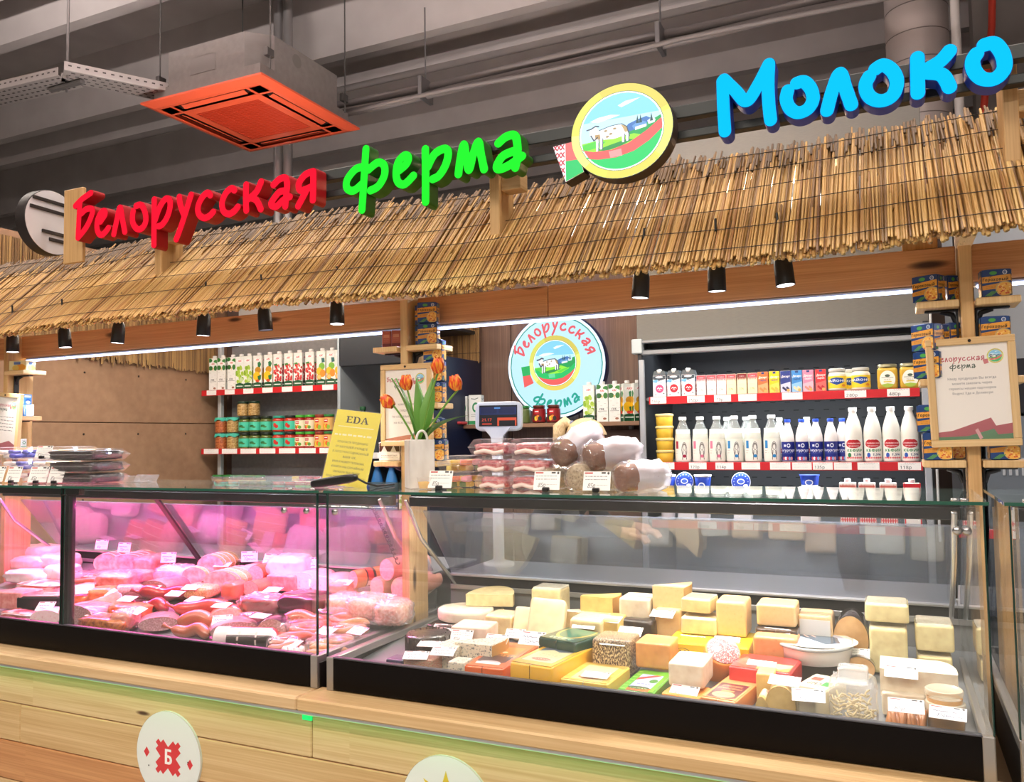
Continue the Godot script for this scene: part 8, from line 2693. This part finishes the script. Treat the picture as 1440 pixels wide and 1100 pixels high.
func left_goods() -> void:
	var nut := trim_mat("prunes", noise(0.06, 3, FastNoiseLite.TYPE_CELLULAR), [[0, "0c0a0e"], [0.4, "2a1e1c"], [1, "51382c"]], Vector3.ONE * 6, 0.4, 0.8, 0.4)
	for k in 3:
		var fill := func(t: Node3D, w: float, h: float, d: float) -> void:
			var b := MB.new()
			b.lump(Vector3(0, h * 0.46, 0), Vector3(w * 0.92, h * 0.86, d * 0.9), 0.3, 0.14, k + 4, Transform3D(), 34, 16, 9.0)
			obj("prunes", b, nut, t)
		clam("prune_pack", "clear pack of dark prunes, %s of the stack of three" % ["lowest", "middle", "topmost"][k], "container", Vector3(-2.335, TOP + 0.036 * k, -0.16), 0.225, 0.035, 0.14, fill, "stacked prune packs")
	var cols := [["8a3a44", "pinkish cured meat", -2.62, 0], ["b83a3a", "red slices", -2.5, 0], ["e0b070", "yellow candied fruit", -2.47, 2], ["3a3f8a", "dark plums and pale fruit", -2.68, 1], ["e8d4b0", "pale dried slices", -2.53, 1], ["4a4a9a", "blue and orange sweets", -2.72, 2]]
	for c in cols:
		var fill := func(t: Node3D, w: float, h: float, d: float) -> void:
			for q in 10:
				var b := MB.new()
				b.lump(Vector3((fmod(q * 0.37, 1.0) - 0.5) * w * 0.74, h * (0.24 + 0.32 * (q % 2)), (fmod(q * 0.61, 1.0) - 0.5) * d * 0.7), Vector3(0.04, 0.015, 0.036), 0.6, 0.2, q, Transform3D(), 12, 8)
				obj("piece", b, hexm(c[0], 0.35) if q % 3 else hexm("e6dcd0", 0.4), t)
		clam("sweets_box", "clear flat box of %s in the stacks left of the prunes" % c[1], "container", Vector3(c[2], TOP + 0.0385 * c[3], -0.2), 0.12 if c[3] else 0.115, 0.0375, 0.15, fill, "flat boxes at the left counter end")
	var n := ["price card on a clip, leftmost before the flat boxes", "price card on a clip, second before the flat boxes", "price card on a clip, third before the flat boxes", "price card on a clip, just left of the prune packs"]
	for k in 4: clip_card(Vector3([-2.67, -2.59, -2.47, -2.385][k], TOP, -0.085), [0.05, 0.055, 0.07, 0.055][k], 0.052, n[k], 0.2)
	clip_card(Vector3(-2.5, TOP + 0.077, -0.125), 0.06, 0.04, "price card on a clip standing high on the stacked flat boxes", 0.2)

# ---------------------------------------------------------------- small shelves on the posts
func soup(label: String, at: Vector3, turn: float) -> void:
	var t := thing("soup_pack", label, "pack", at, turn, "blue soup packs on the post shelves")
	var b := MB.new()
	b.lump(Vector3(0, 0.031, 0), Vector3(0.058, 0.062, 0.034), 0.22, 0.02, int(at.x * 300 + at.y * 100), Transform3D(), 28, 14, 3.0)
	obj("pack", b, hexm("1b3a70", 0.35), t)
	b = MB.new()
	b.box(Vector3(0, 0.031, 0.0172), Vector3(0.055, 0.058, 0.001), 0.0)
	obj("print", b, texm(art("pea"), 0.3, 0.5), t)
	b = MB.new()
	b.box(Vector3(0.0292, 0.031, 0), Vector3(0.001, 0.056, 0.03), 0.0)
	b.box(Vector3(-0.0292, 0.031, 0), Vector3(0.001, 0.056, 0.03), 0.0)
	obj("side_print", b, texm(art("pea"), 0.3, 0.5), t)

func post_shelf(label: String, at: Vector3, w: float, side: float) -> void:
	var t := thing("post_shelf", label, "shelf", at)
	var b := MB.new()
	b.plank(Vector3(side * w / 2, -0.008, 0), Vector3(w, 0.016, 0.095), 0.002, int(at.y * 20 + side))
	obj("board", b, pine_h[1], t)
	b = MB.new()
	b.box(Vector3(side * w * 0.4, -0.019, 0), Vector3(w * 0.8, 0.004, 0.02), 0.001)
	b.box(Vector3(side * 0.003, -0.06, 0), Vector3(0.005, 0.085, 0.02), 0.001)
	b.tube([Vector3(side * 0.004, -0.05, 0), Vector3(side * 0.012, -0.028, 0), Vector3(side * 0.035, -0.02, 0)], 0.006, 6)
	obj("bracket", b, hexm("17171a", 0.4), t)

func post_shelves() -> void:
	var Z := -0.43
	# right post
	post_shelf("top left pine shelf on the right post", Vector3(0.145, 1.637, Z), 0.085, -1)
	post_shelf("top right pine shelf on the right post", Vector3(0.177, 1.637, Z), 0.085, 1)
	post_shelf("middle left pine shelf on the right post, behind the frame", Vector3(0.145, 1.464, Z), 0.085, -1)
	post_shelf("middle right pine shelf on the right post, behind the frame", Vector3(0.177, 1.464, Z), 0.085, 1)
	post_shelf("bottom left pine shelf on the right post", Vector3(0.145, 1.283, Z), 0.085, -1)
	post_shelf("bottom right pine shelf on the right post", Vector3(0.177, 1.283, Z), 0.085, 1)
	soup("blue soup pack turned aslant, outer one on the right post's top left shelf", Vector3(0.087, 1.637, -0.412), -0.5)
	soup("blue soup pack edge-on beside the right post, top left shelf", Vector3(0.124, 1.637, -0.45), -1.0)
	soup("blue soup pack facing front, alone on the right post's top right shelf", Vector3(0.217, 1.637, -0.41), 0.06)
	soup("blue soup pack, lower one at the left of the framed notice", Vector3(0.082, 1.464, -0.4), -0.45)
	soup("blue soup pack, upper one at the left of the framed notice", Vector3(0.08, 1.526, -0.402), -0.7)
	soup("blue soup pack peeking over the frame's top left corner", Vector3(0.108, 1.526, -0.445), -0.9)
	soup("blue soup pack peeking over the frame just left of the post", Vector3(0.128, 1.53, -0.452), -1.1)
	soup("blue soup pack peeking over the frame right of the post", Vector3(0.212, 1.5355, -0.42), 0.05)
	soup("blue soup pack under the one that peeks over the frame, right", Vector3(0.212, 1.464, -0.42), 0.05)
	soup("blue soup pack halfway up the frame's left edge", Vector3(0.083, 1.345, -0.405), -0.2)
	soup("blue soup pack at the frame's lower left corner, on the bottom shelf", Vector3(0.09, 1.283, -0.402), 0.02)
	soup("blue soup pack below the frame, close to the right post's left side", Vector3(0.121, 1.283, -0.452), -0.1)
	soup("blue soup pack below the frame at the right, bottom right shelf", Vector3(0.218, 1.283, -0.41), 0.05)
	# middle post
	post_shelf("top left pine shelf on the middle post", Vector3(-1.311, 1.62, Z), 0.085, -1)
	post_shelf("top right pine shelf on the middle post", Vector3(-1.281, 1.62, Z), 0.105, 1)
	post_shelf("middle right pine shelf on the middle post, behind the tulips", Vector3(-1.281, 1.45, Z), 0.105, 1)
	post_shelf("low right pine shelf on the middle post, behind the tulips", Vector3(-1.281, 1.283, Z), 0.105, 1)
	post_shelf("low left pine shelf on the middle post below the frame", Vector3(-1.311, 1.283, Z), 0.085, -1)
	soup("blue soup pack, lower front on the middle post's top right shelf", Vector3(-1.215, 1.62, -0.405), 0.25)
	soup("blue soup pack, upper front on the middle post's top right shelf", Vector3(-1.217, 1.682, -0.407), 0.3)
	soup("blue soup pack, lower rear on the middle post's top right shelf", Vector3(-1.248, 1.62, -0.445), 0.3)
	soup("blue soup pack, upper rear on the middle post's top right shelf", Vector3(-1.25, 1.682, -0.447), 0.3)
	for k in 3: soup("blue soup pack behind the tulips, %s of the stack of three" % ["lowest", "middle", "topmost"][k], Vector3(-1.205, 1.45 + 0.062 * k - (0.0 if k < 2 else 0.0), -0.42), 0.15)
	for k in 2: soup("blue soup pack right of the vase, %s on the low shelf" % ["lower", "upper"][k], Vector3(-1.2 - 0.006 * k, 1.283 + 0.062 * k, -0.42), 0.15)
	for k in 2: carton("coffee_pack", "small reddish brown pack on the middle post's top left shelf, %s" % ["left", "right"][k], "pack", Vector3(-1.372 + 0.034 * k, 1.62, -0.43), 0.029, 0.052, 0.03, art("coffee_pack"), 0.25, "reddish brown packs")
	carton("cup_pack", "white pack printed with dark cups below the middle frame", "pack", Vector3(-1.353, 1.283, -0.42), 0.066, 0.055, 0.05, art("cups_pack"), 0.2)
	# left post
	post_shelf("top pine shelf on the left post", Vector3(-3.085, 1.63, Z), 0.11, 1)
	post_shelf("middle pine shelf on the left post", Vector3(-3.085, 1.455, Z), 0.09, 1)
	post_shelf("low pine shelf on the left post", Vector3(-3.085, 1.335, Z), 0.09, 1)
	carton("snack_pack", "pale yellow pack on the left post's top shelf", "pack", Vector3(-3.035, 1.63, -0.42), 0.075, 0.038, 0.05, art("yellow_pack2"), 0.25)
	for k in 2: carton("blue_pack", "light blue pack on the left post's middle shelf, %s" % ["lower", "upper"][k], "pack", Vector3(-3.035 - 0.006 * k, 1.455 + 0.043 * k, -0.42), 0.06, 0.042, 0.045, art("blue_pack"), 0.3, "light blue packs")
	card("price_card", "pinkish price card sticking out beside the light blue packs", "price card", Vector3(-2.985, 1.478, -0.42), 0.035, 0.042, PI / 2, 0.15, tag_print(2))
	carton("tea_pack", "small green and dark tea pack on the left post's low shelf", "pack", Vector3(-3.04, 1.335, -0.42), 0.034, 0.034, 0.03, art("whitebox"), 0.2)

func framed(called: String, label: String, at: Vector3, tilt: float, tex) -> void:
	var t := thing(called, label, "notice", at)
	t.rotation.z = tilt
	var w := 0.172
	var h := 0.238
	var bw := 0.0155
	var wm := hexm("e6c9a0", 0.5)
	for q in [[0, h / 2 - bw / 2, w, bw], [0, -h / 2 + bw / 2, w, bw], [-w / 2 + bw / 2, 0, bw, h - 2 * bw], [w / 2 - bw / 2, 0, bw, h - 2 * bw]]:
		var b := MB.new()
		b.plank(Vector3(q[0], q[1], 0), Vector3(q[2], q[3], 0.016), 0.0015, int(q[0] * 100 + q[1] * 50))
		obj("frame_bar", b, pine_h[1], t)
	var b := MB.new()
	b.box(Vector3(0, 0, 0.001), Vector3(w - 2 * bw + 0.002, h - 2 * bw + 0.002, 0.003), 0.0)
	obj("print", b, texm(tex, 0.6), t)
	b = MB.new()
	b.box(Vector3(0, 0, 0.0045), Vector3(w - 2 * bw, h - 2 * bw, 0.0012), 0.0)
	obj("glass", b, glass(Color(1, 1, 1), 0.03), t)
	b = MB.new()
	b.lathe([[0.0, 0.0], [0.0032, 0.0], [0.0032, 0.002], [0.0, 0.003]], 12, turned(PI / 2, 0, 0, Vector3(0, h / 2 - bw / 2, 0.008)))
	obj("screw", b, hexm("1f1712", 0.4), t)

func poster_base() -> Pic:
	var p := Pic.new(440, 640, Color("f1ece6"))
	line_word(p, LET_RED, 0.04, 0.68, 0.17, "b02a44")
	line_word(p, LET_GREEN, 0.22, 0.56, 0.25, "2c4636")
	draw_emblem(p, 0.83, 0.14, 0.11, true, 440.0 / 640.0)
	p.poly([0.66, 0.17, 0.73, 0.165, 0.74, 0.21, 0.68, 0.22], "c86a70")
	return p

func posters() -> void:
	var p := poster_base()
	var ls := ["Нашу продукцию Вы всегда", "можете заказать через", "сервисы наших партнеров", "Яндекс Еда и Деливери"]
	for k in 4: p.text(ls[k], 0.5, 0.37 + 0.052 * k, 0.0245, "6a6c74")
	p.poly([0.0, 1.0, 0.0, 0.915, 0.2, 0.9, 0.45, 0.84, 0.72, 0.775, 0.78, 0.86, 1.0, 0.835, 1.0, 1.0], "a84450").poly([0.0, 1.0, 0.0, 0.965, 0.4, 0.96, 0.75, 0.89, 0.8, 0.95, 1.0, 0.94, 1.0, 1.0], "3f7a4c").poly([0.5, 0.9, 0.54, 0.88, 0.6, 0.98, 0.56, 1.0], "d8a0a4")
	framed("framed_notice", "wood framed notice with a shop logo on the right-hand post", Vector3(0.162, 1.432, -0.382), 0.02, p.tex())
	p = poster_base()
	ls = ["Любой", "комплимент", "скидка 5%", "по социальной карте", "на всю продукцию"]
	for k in 5: p.text(ls[k], 0.5, 0.42 + 0.085 * k, 0.034, "7a7674")
	p.poly([0.0, 1.0, 0.0, 0.97, 0.5, 0.92, 1.0, 0.9, 1.0, 1.0], "c87a5a")
	framed("framed_notice", "wood framed notice on the middle post, half hidden by tulips", Vector3(-1.278, 1.446, -0.382), 0.0, p.tex())
	p = poster_base()
	for k in 5: p.scrawl(0.15, 0.36 + 0.06 * k, 0.7, 1, 0.05, "8a8480", k + 2, 0.008)
	p.poly([0.0, 1.0, 0.0, 0.9, 0.45, 0.84, 0.72, 0.79, 1.0, 0.87, 1.0, 1.0], "a84450")
	framed("framed_notice", "wood framed notice cut off by the picture's left edge", Vector3(-3.062, 1.425, -0.375), -0.09, p.tex())

# ---------------------------------------------------------------- the seller, bent over her work behind the bread
func seller() -> void:
	var t := thing("person", "blonde seller with tied hair bent over behind the bread bags", "person", Vector3(-1.4, 0, -1.88))
	# she faces right; z is her side. joints: [from, to, radius, radius]
	var bones := [
		[Vector3(-0.02, 0.09, -0.09), Vector3(-0.02, 0.48, -0.09), 0.042, 0.055], [Vector3(-0.02, 0.48, -0.09), Vector3(-0.05, 0.84, -0.08), 0.058, 0.082],
		[Vector3(-0.02, 0.09, 0.09), Vector3(-0.02, 0.48, 0.09), 0.042, 0.055], [Vector3(-0.02, 0.48, 0.09), Vector3(-0.05, 0.84, 0.08), 0.058, 0.082],
		[Vector3(-0.02, 0.04, -0.09), Vector3(0.13, 0.03, -0.1), 0.035, 0.028], [Vector3(-0.02, 0.04, 0.09), Vector3(0.13, 0.03, 0.1), 0.035, 0.028],
		[Vector3(-0.05, 0.88, -0.05), Vector3(-0.05, 0.88, 0.05), 0.105, 0.105], [Vector3(-0.05, 0.92, 0), Vector3(0.04, 1.1, 0), 0.1, 0.105], [Vector3(0.04, 1.08, 0), Vector3(0.1, 1.2, 0), 0.105, 0.1],
		[Vector3(0.09, 1.19, -0.11), Vector3(0.09, 1.19, 0.11), 0.06, 0.06],
		[Vector3(0.09, 1.18, -0.155), Vector3(0.13, 0.95, -0.18), 0.043, 0.036], [Vector3(0.13, 0.95, -0.18), Vector3(0.33, 0.93, -0.1), 0.035, 0.026],
		[Vector3(0.09, 1.18, 0.155), Vector3(0.13, 0.95, 0.18), 0.043, 0.036], [Vector3(0.13, 0.95, 0.18), Vector3(0.33, 0.93, 0.1), 0.035, 0.026]]
	obj("clothing", field_mesh(bones, 0.018, 0.05), hexm("2f3034", 0.8), t)
	var skin := hexm("d9a88c", 0.5)
	skin.subsurf_scatter_enabled = true
	skin.subsurf_scatter_strength = 0.08
	# head on its neck, looking down to the right
	var hb := [
		[Vector3(0.1, 1.2, 0), Vector3(0.135, 1.27, 0), 0.045, 0.043],
		[Vector3(0.135, 1.335, 0), Vector3(0.15, 1.325, 0), 0.078, 0.074], [Vector3(0.16, 1.29, 0), Vector3(0.195, 1.262, 0), 0.05, 0.03],
		[Vector3(0.222, 1.315, 0), Vector3(0.24, 1.295, 0), 0.011, 0.013],
		[Vector3(0.13, 1.315, 0.074), Vector3(0.132, 1.295, 0.073), 0.016, 0.01], [Vector3(0.13, 1.315, -0.074), Vector3(0.132, 1.295, -0.073), 0.016, 0.01],
		[Vector3(0.212, 1.273, -0.014), Vector3(0.212, 1.273, 0.014), 0.008, 0.008]]
	# hands: palm, four fingers and a thumb on each
	for s in [-1.0, 1.0]:
		var w := Vector3(0.33, 0.93, 0.1 * s)
		hb.append([w, w + Vector3(0.05, -0.008, -0.004 * s), 0.024, 0.026])
		for f in 4:
			var k := w + Vector3(0.065, -0.008, (-0.024 + 0.016 * f) * 1.0)
			var m: Vector3 = k + Vector3(0.03 - 0.004 * absi(f - 1), -0.012, 0)
			hb.append([k - Vector3(0.02, 0, 0), m, 0.0095, 0.009])
			hb.append([m, m + Vector3(0.018, -0.018, 0), 0.0088, 0.0078])
		hb.append([w + Vector3(0.02, -0.004, -0.02 * s), w + Vector3(0.055, -0.018, -0.042 * s), 0.011, 0.009])
	obj("head", field_mesh(hb.slice(0, 7), 0.0055, 0.012), skin, t)
	for k in 2: obj("hand", field_mesh(hb.slice(7 + 10 * k, 17 + 10 * k), 0.004, 0.006), skin, t)
	var b := MB.new()
	for s in [-1.0, 1.0]:
		b.lump(Vector3(0.214, 1.322, 0.029 * s), Vector3(0.012, 0.006, 0.02), 0.9, 0.0, 1, Transform3D(), 12, 8)
	obj("eyes", b, hexm("4a3226", 0.3), t)
	# hair: cap over the skull and a tied tail
	var hair := trim_mat("hair", noise(0.06, 3), [[0, "9c7f5a"], [0.5, "cdb48a"], [1, "e8d8b4"]], Vector3(14, 3, 14), 0.45)
	b = MB.new()
	var rows := []
	for r in 15:
		var v := r / 14.0
		var row := []
		for q in 33:
			var a := TAU * q / 32
			# the cap leaves the face free: it reaches lower at the back
			var front := cos(a)
			var low := lerpf(2.1, 1.05, smoothstep(-0.2, 0.9, front))
			var th := low * v
			var rad := 0.089 + 0.002 * sin(a * 16.0 + v * 4.0)
			row.append(Vector3(0.138, 1.338, 0) + turned(0, 0, -0.35) * Vector3(sin(th) * front * rad * 1.08, cos(th) * rad, sin(th) * sin(a) * rad * 0.97))
		rows.append(row)
	b.grid(rows, true, true)
	obj("hair", b, hair, t)
	b = MB.new()
	b.tube([Vector3(0.075, 1.39, 0.01), Vector3(0.045, 1.41, 0.02), Vector3(0.02, 1.385, 0.03), Vector3(0.015, 1.33, 0.035), Vector3(0.025, 1.27, 0.03)], [0.018, 0.03, 0.032, 0.026, 0.008], 16)
	obj("ponytail", b, hair, t)
	b = MB.new()
	b.lathe([[0.019, -0.006], [0.023, 0.0], [0.019, 0.006]], 16, turned(0, 0, 0.9, Vector3(0.066, 1.4, 0.013)))
	obj("hair_tie", b, hexm("6a6f86", 0.7), t)

# surface nets over tapered capsules joined by a smooth minimum
func field_mesh(bones: Array, cell: float, blend: float) -> ArrayMesh:
	var lo := Vector3(9, 9, 9)
	var hi := -lo
	for q in bones:
		for k in 2:
			var r: Vector3 = Vector3.ONE * (q[2 + k] + blend + cell * 2)
			lo = lo.min(q[k] - r); hi = hi.max(q[k] + r)
	var n := Vector3i(((hi - lo) / cell).ceil()) + Vector3i.ONE
	var d := PackedFloat32Array()
	d.resize(n.x * n.y * n.z)
	d.fill(1.0)
	for q in bones:
		var a: Vector3 = q[0]
		var ab: Vector3 = q[1] - a
		var l2 := maxf(ab.length_squared(), 1e-9)
		var m: Vector3 = Vector3.ONE * (maxf(q[2], q[3]) + blend + cell * 1.5)
		var i0 := Vector3i(((a.min(q[1]) - m - lo) / cell).floor()).max(Vector3i.ZERO)
		var i1 := Vector3i(((a.max(q[1]) + m - lo) / cell).ceil()).min(n - Vector3i.ONE)
		for z in range(i0.z, i1.z + 1):
			for y in range(i0.y, i1.y + 1):
				for x in range(i0.x, i1.x + 1):
					var p := lo + Vector3(x, y, z) * cell - a
					var t := clampf(p.dot(ab) / l2, 0, 1)
					var v := (p - ab * t).length() - lerpf(q[2], q[3], t)
					var at := (z * n.y + y) * n.x + x
					var w := d[at]
					var h := maxf(blend - absf(w - v), 0.0) / blend
					d[at] = minf(w, v) - h * h * blend * 0.25
	var mb := MB.new()
	var index := {}
	for z in n.z - 1:
		for y in n.y - 1:
			for x in n.x - 1:
				var at := (z * n.y + y) * n.x + x
				var c := [d[at], d[at + 1], d[at + n.x], d[at + n.x + 1], d[at + n.x * n.y], d[at + n.x * n.y + 1], d[at + n.x * n.y + n.x], d[at + n.x * n.y + n.x + 1]]
				var neg := 0
				for v in c: neg += 1 if v < 0 else 0
				if neg == 0 or neg == 8: continue
				var sum := Vector3.ZERO
				var cnt := 0
				for e in [[0, 1], [2, 3], [4, 5], [6, 7], [0, 2], [1, 3], [4, 6], [5, 7], [0, 4], [1, 5], [2, 6], [3, 7]]:
					var u: float = c[e[0]]
					var v: float = c[e[1]]
					if (u < 0) == (v < 0): continue
					var f := u / (u - v)
					sum += Vector3(e[0] & 1, (e[0] >> 1) & 1, e[0] >> 2).lerp(Vector3(e[1] & 1, (e[1] >> 1) & 1, e[1] >> 2), f)
					cnt += 1
				index[at] = mb.v.size()
				mb.v.append(lo + (Vector3(x, y, z) + sum / cnt) * cell)
				mb.n.append(Vector3((c[1] + c[3] + c[5] + c[7]) - (c[0] + c[2] + c[4] + c[6]), (c[2] + c[3] + c[6] + c[7]) - (c[0] + c[1] + c[4] + c[5]), (c[4] + c[5] + c[6] + c[7]) - (c[0] + c[1] + c[2] + c[3])).normalized())
				mb.u.append(Vector2.ZERO)
	var sx := 1
	var sy := n.x
	var sz := n.x * n.y
	for at in index:
		for e in [[sx, sy, sz], [sy, sz, sx], [sz, sx, sy]]:
			var s: int = e[0]
			var p: int = e[1]
			var q: int = e[2]
			if at + s >= d.size() or (d[at] < 0) == (d[at + s] < 0): continue
			if not (index.has(at - p) and index.has(at - q) and index.has(at - p - q)): continue
			var a: int = index[at]
			var b: int = index[at - p]
			var c: int = index[at - p - q]
			var f: int = index[at - q]
			if d[at] < 0:
				for k in [a, c, b, a, f, c]: mb.i.append(k)
			else:
				for k in [a, b, c, a, c, f]: mb.i.append(k)
	return mb.mesh()

func _ready() -> void:
	set_up()
	steel = mat(Color.html("a9a7a3"), 0.32, 0.75)
	black = hexm("151515", 0.4)
	var wd := [["e2c79b", "b48a58", 7, 0.5], ["dec190", "b08450", 6, 0.5], ["d7a06c", "a4683a", 10, 0.4], ["e0c69a", "b8925e", 8, 0.5], ["dcb680", "a67a44", 4, 0.55]]
	for k in wd.size():
		var m := StandardMaterial3D.new()
		m.albedo_texture = wood(31 + k, Color.html(wd[k][0]), Color.html(wd[k][1]), wd[k][2], wd[k][3])
		m.roughness = 0.5
		pine_h.append(m)
	pine_v = [pine_h[4], pine_h[1]]
	print_sheet()
	build_hall()
	build_frame()
	build_counters()
	build_goods()
	pine_wall = mat(Color.html("8a6a52"), 0.5)
	build_shop()
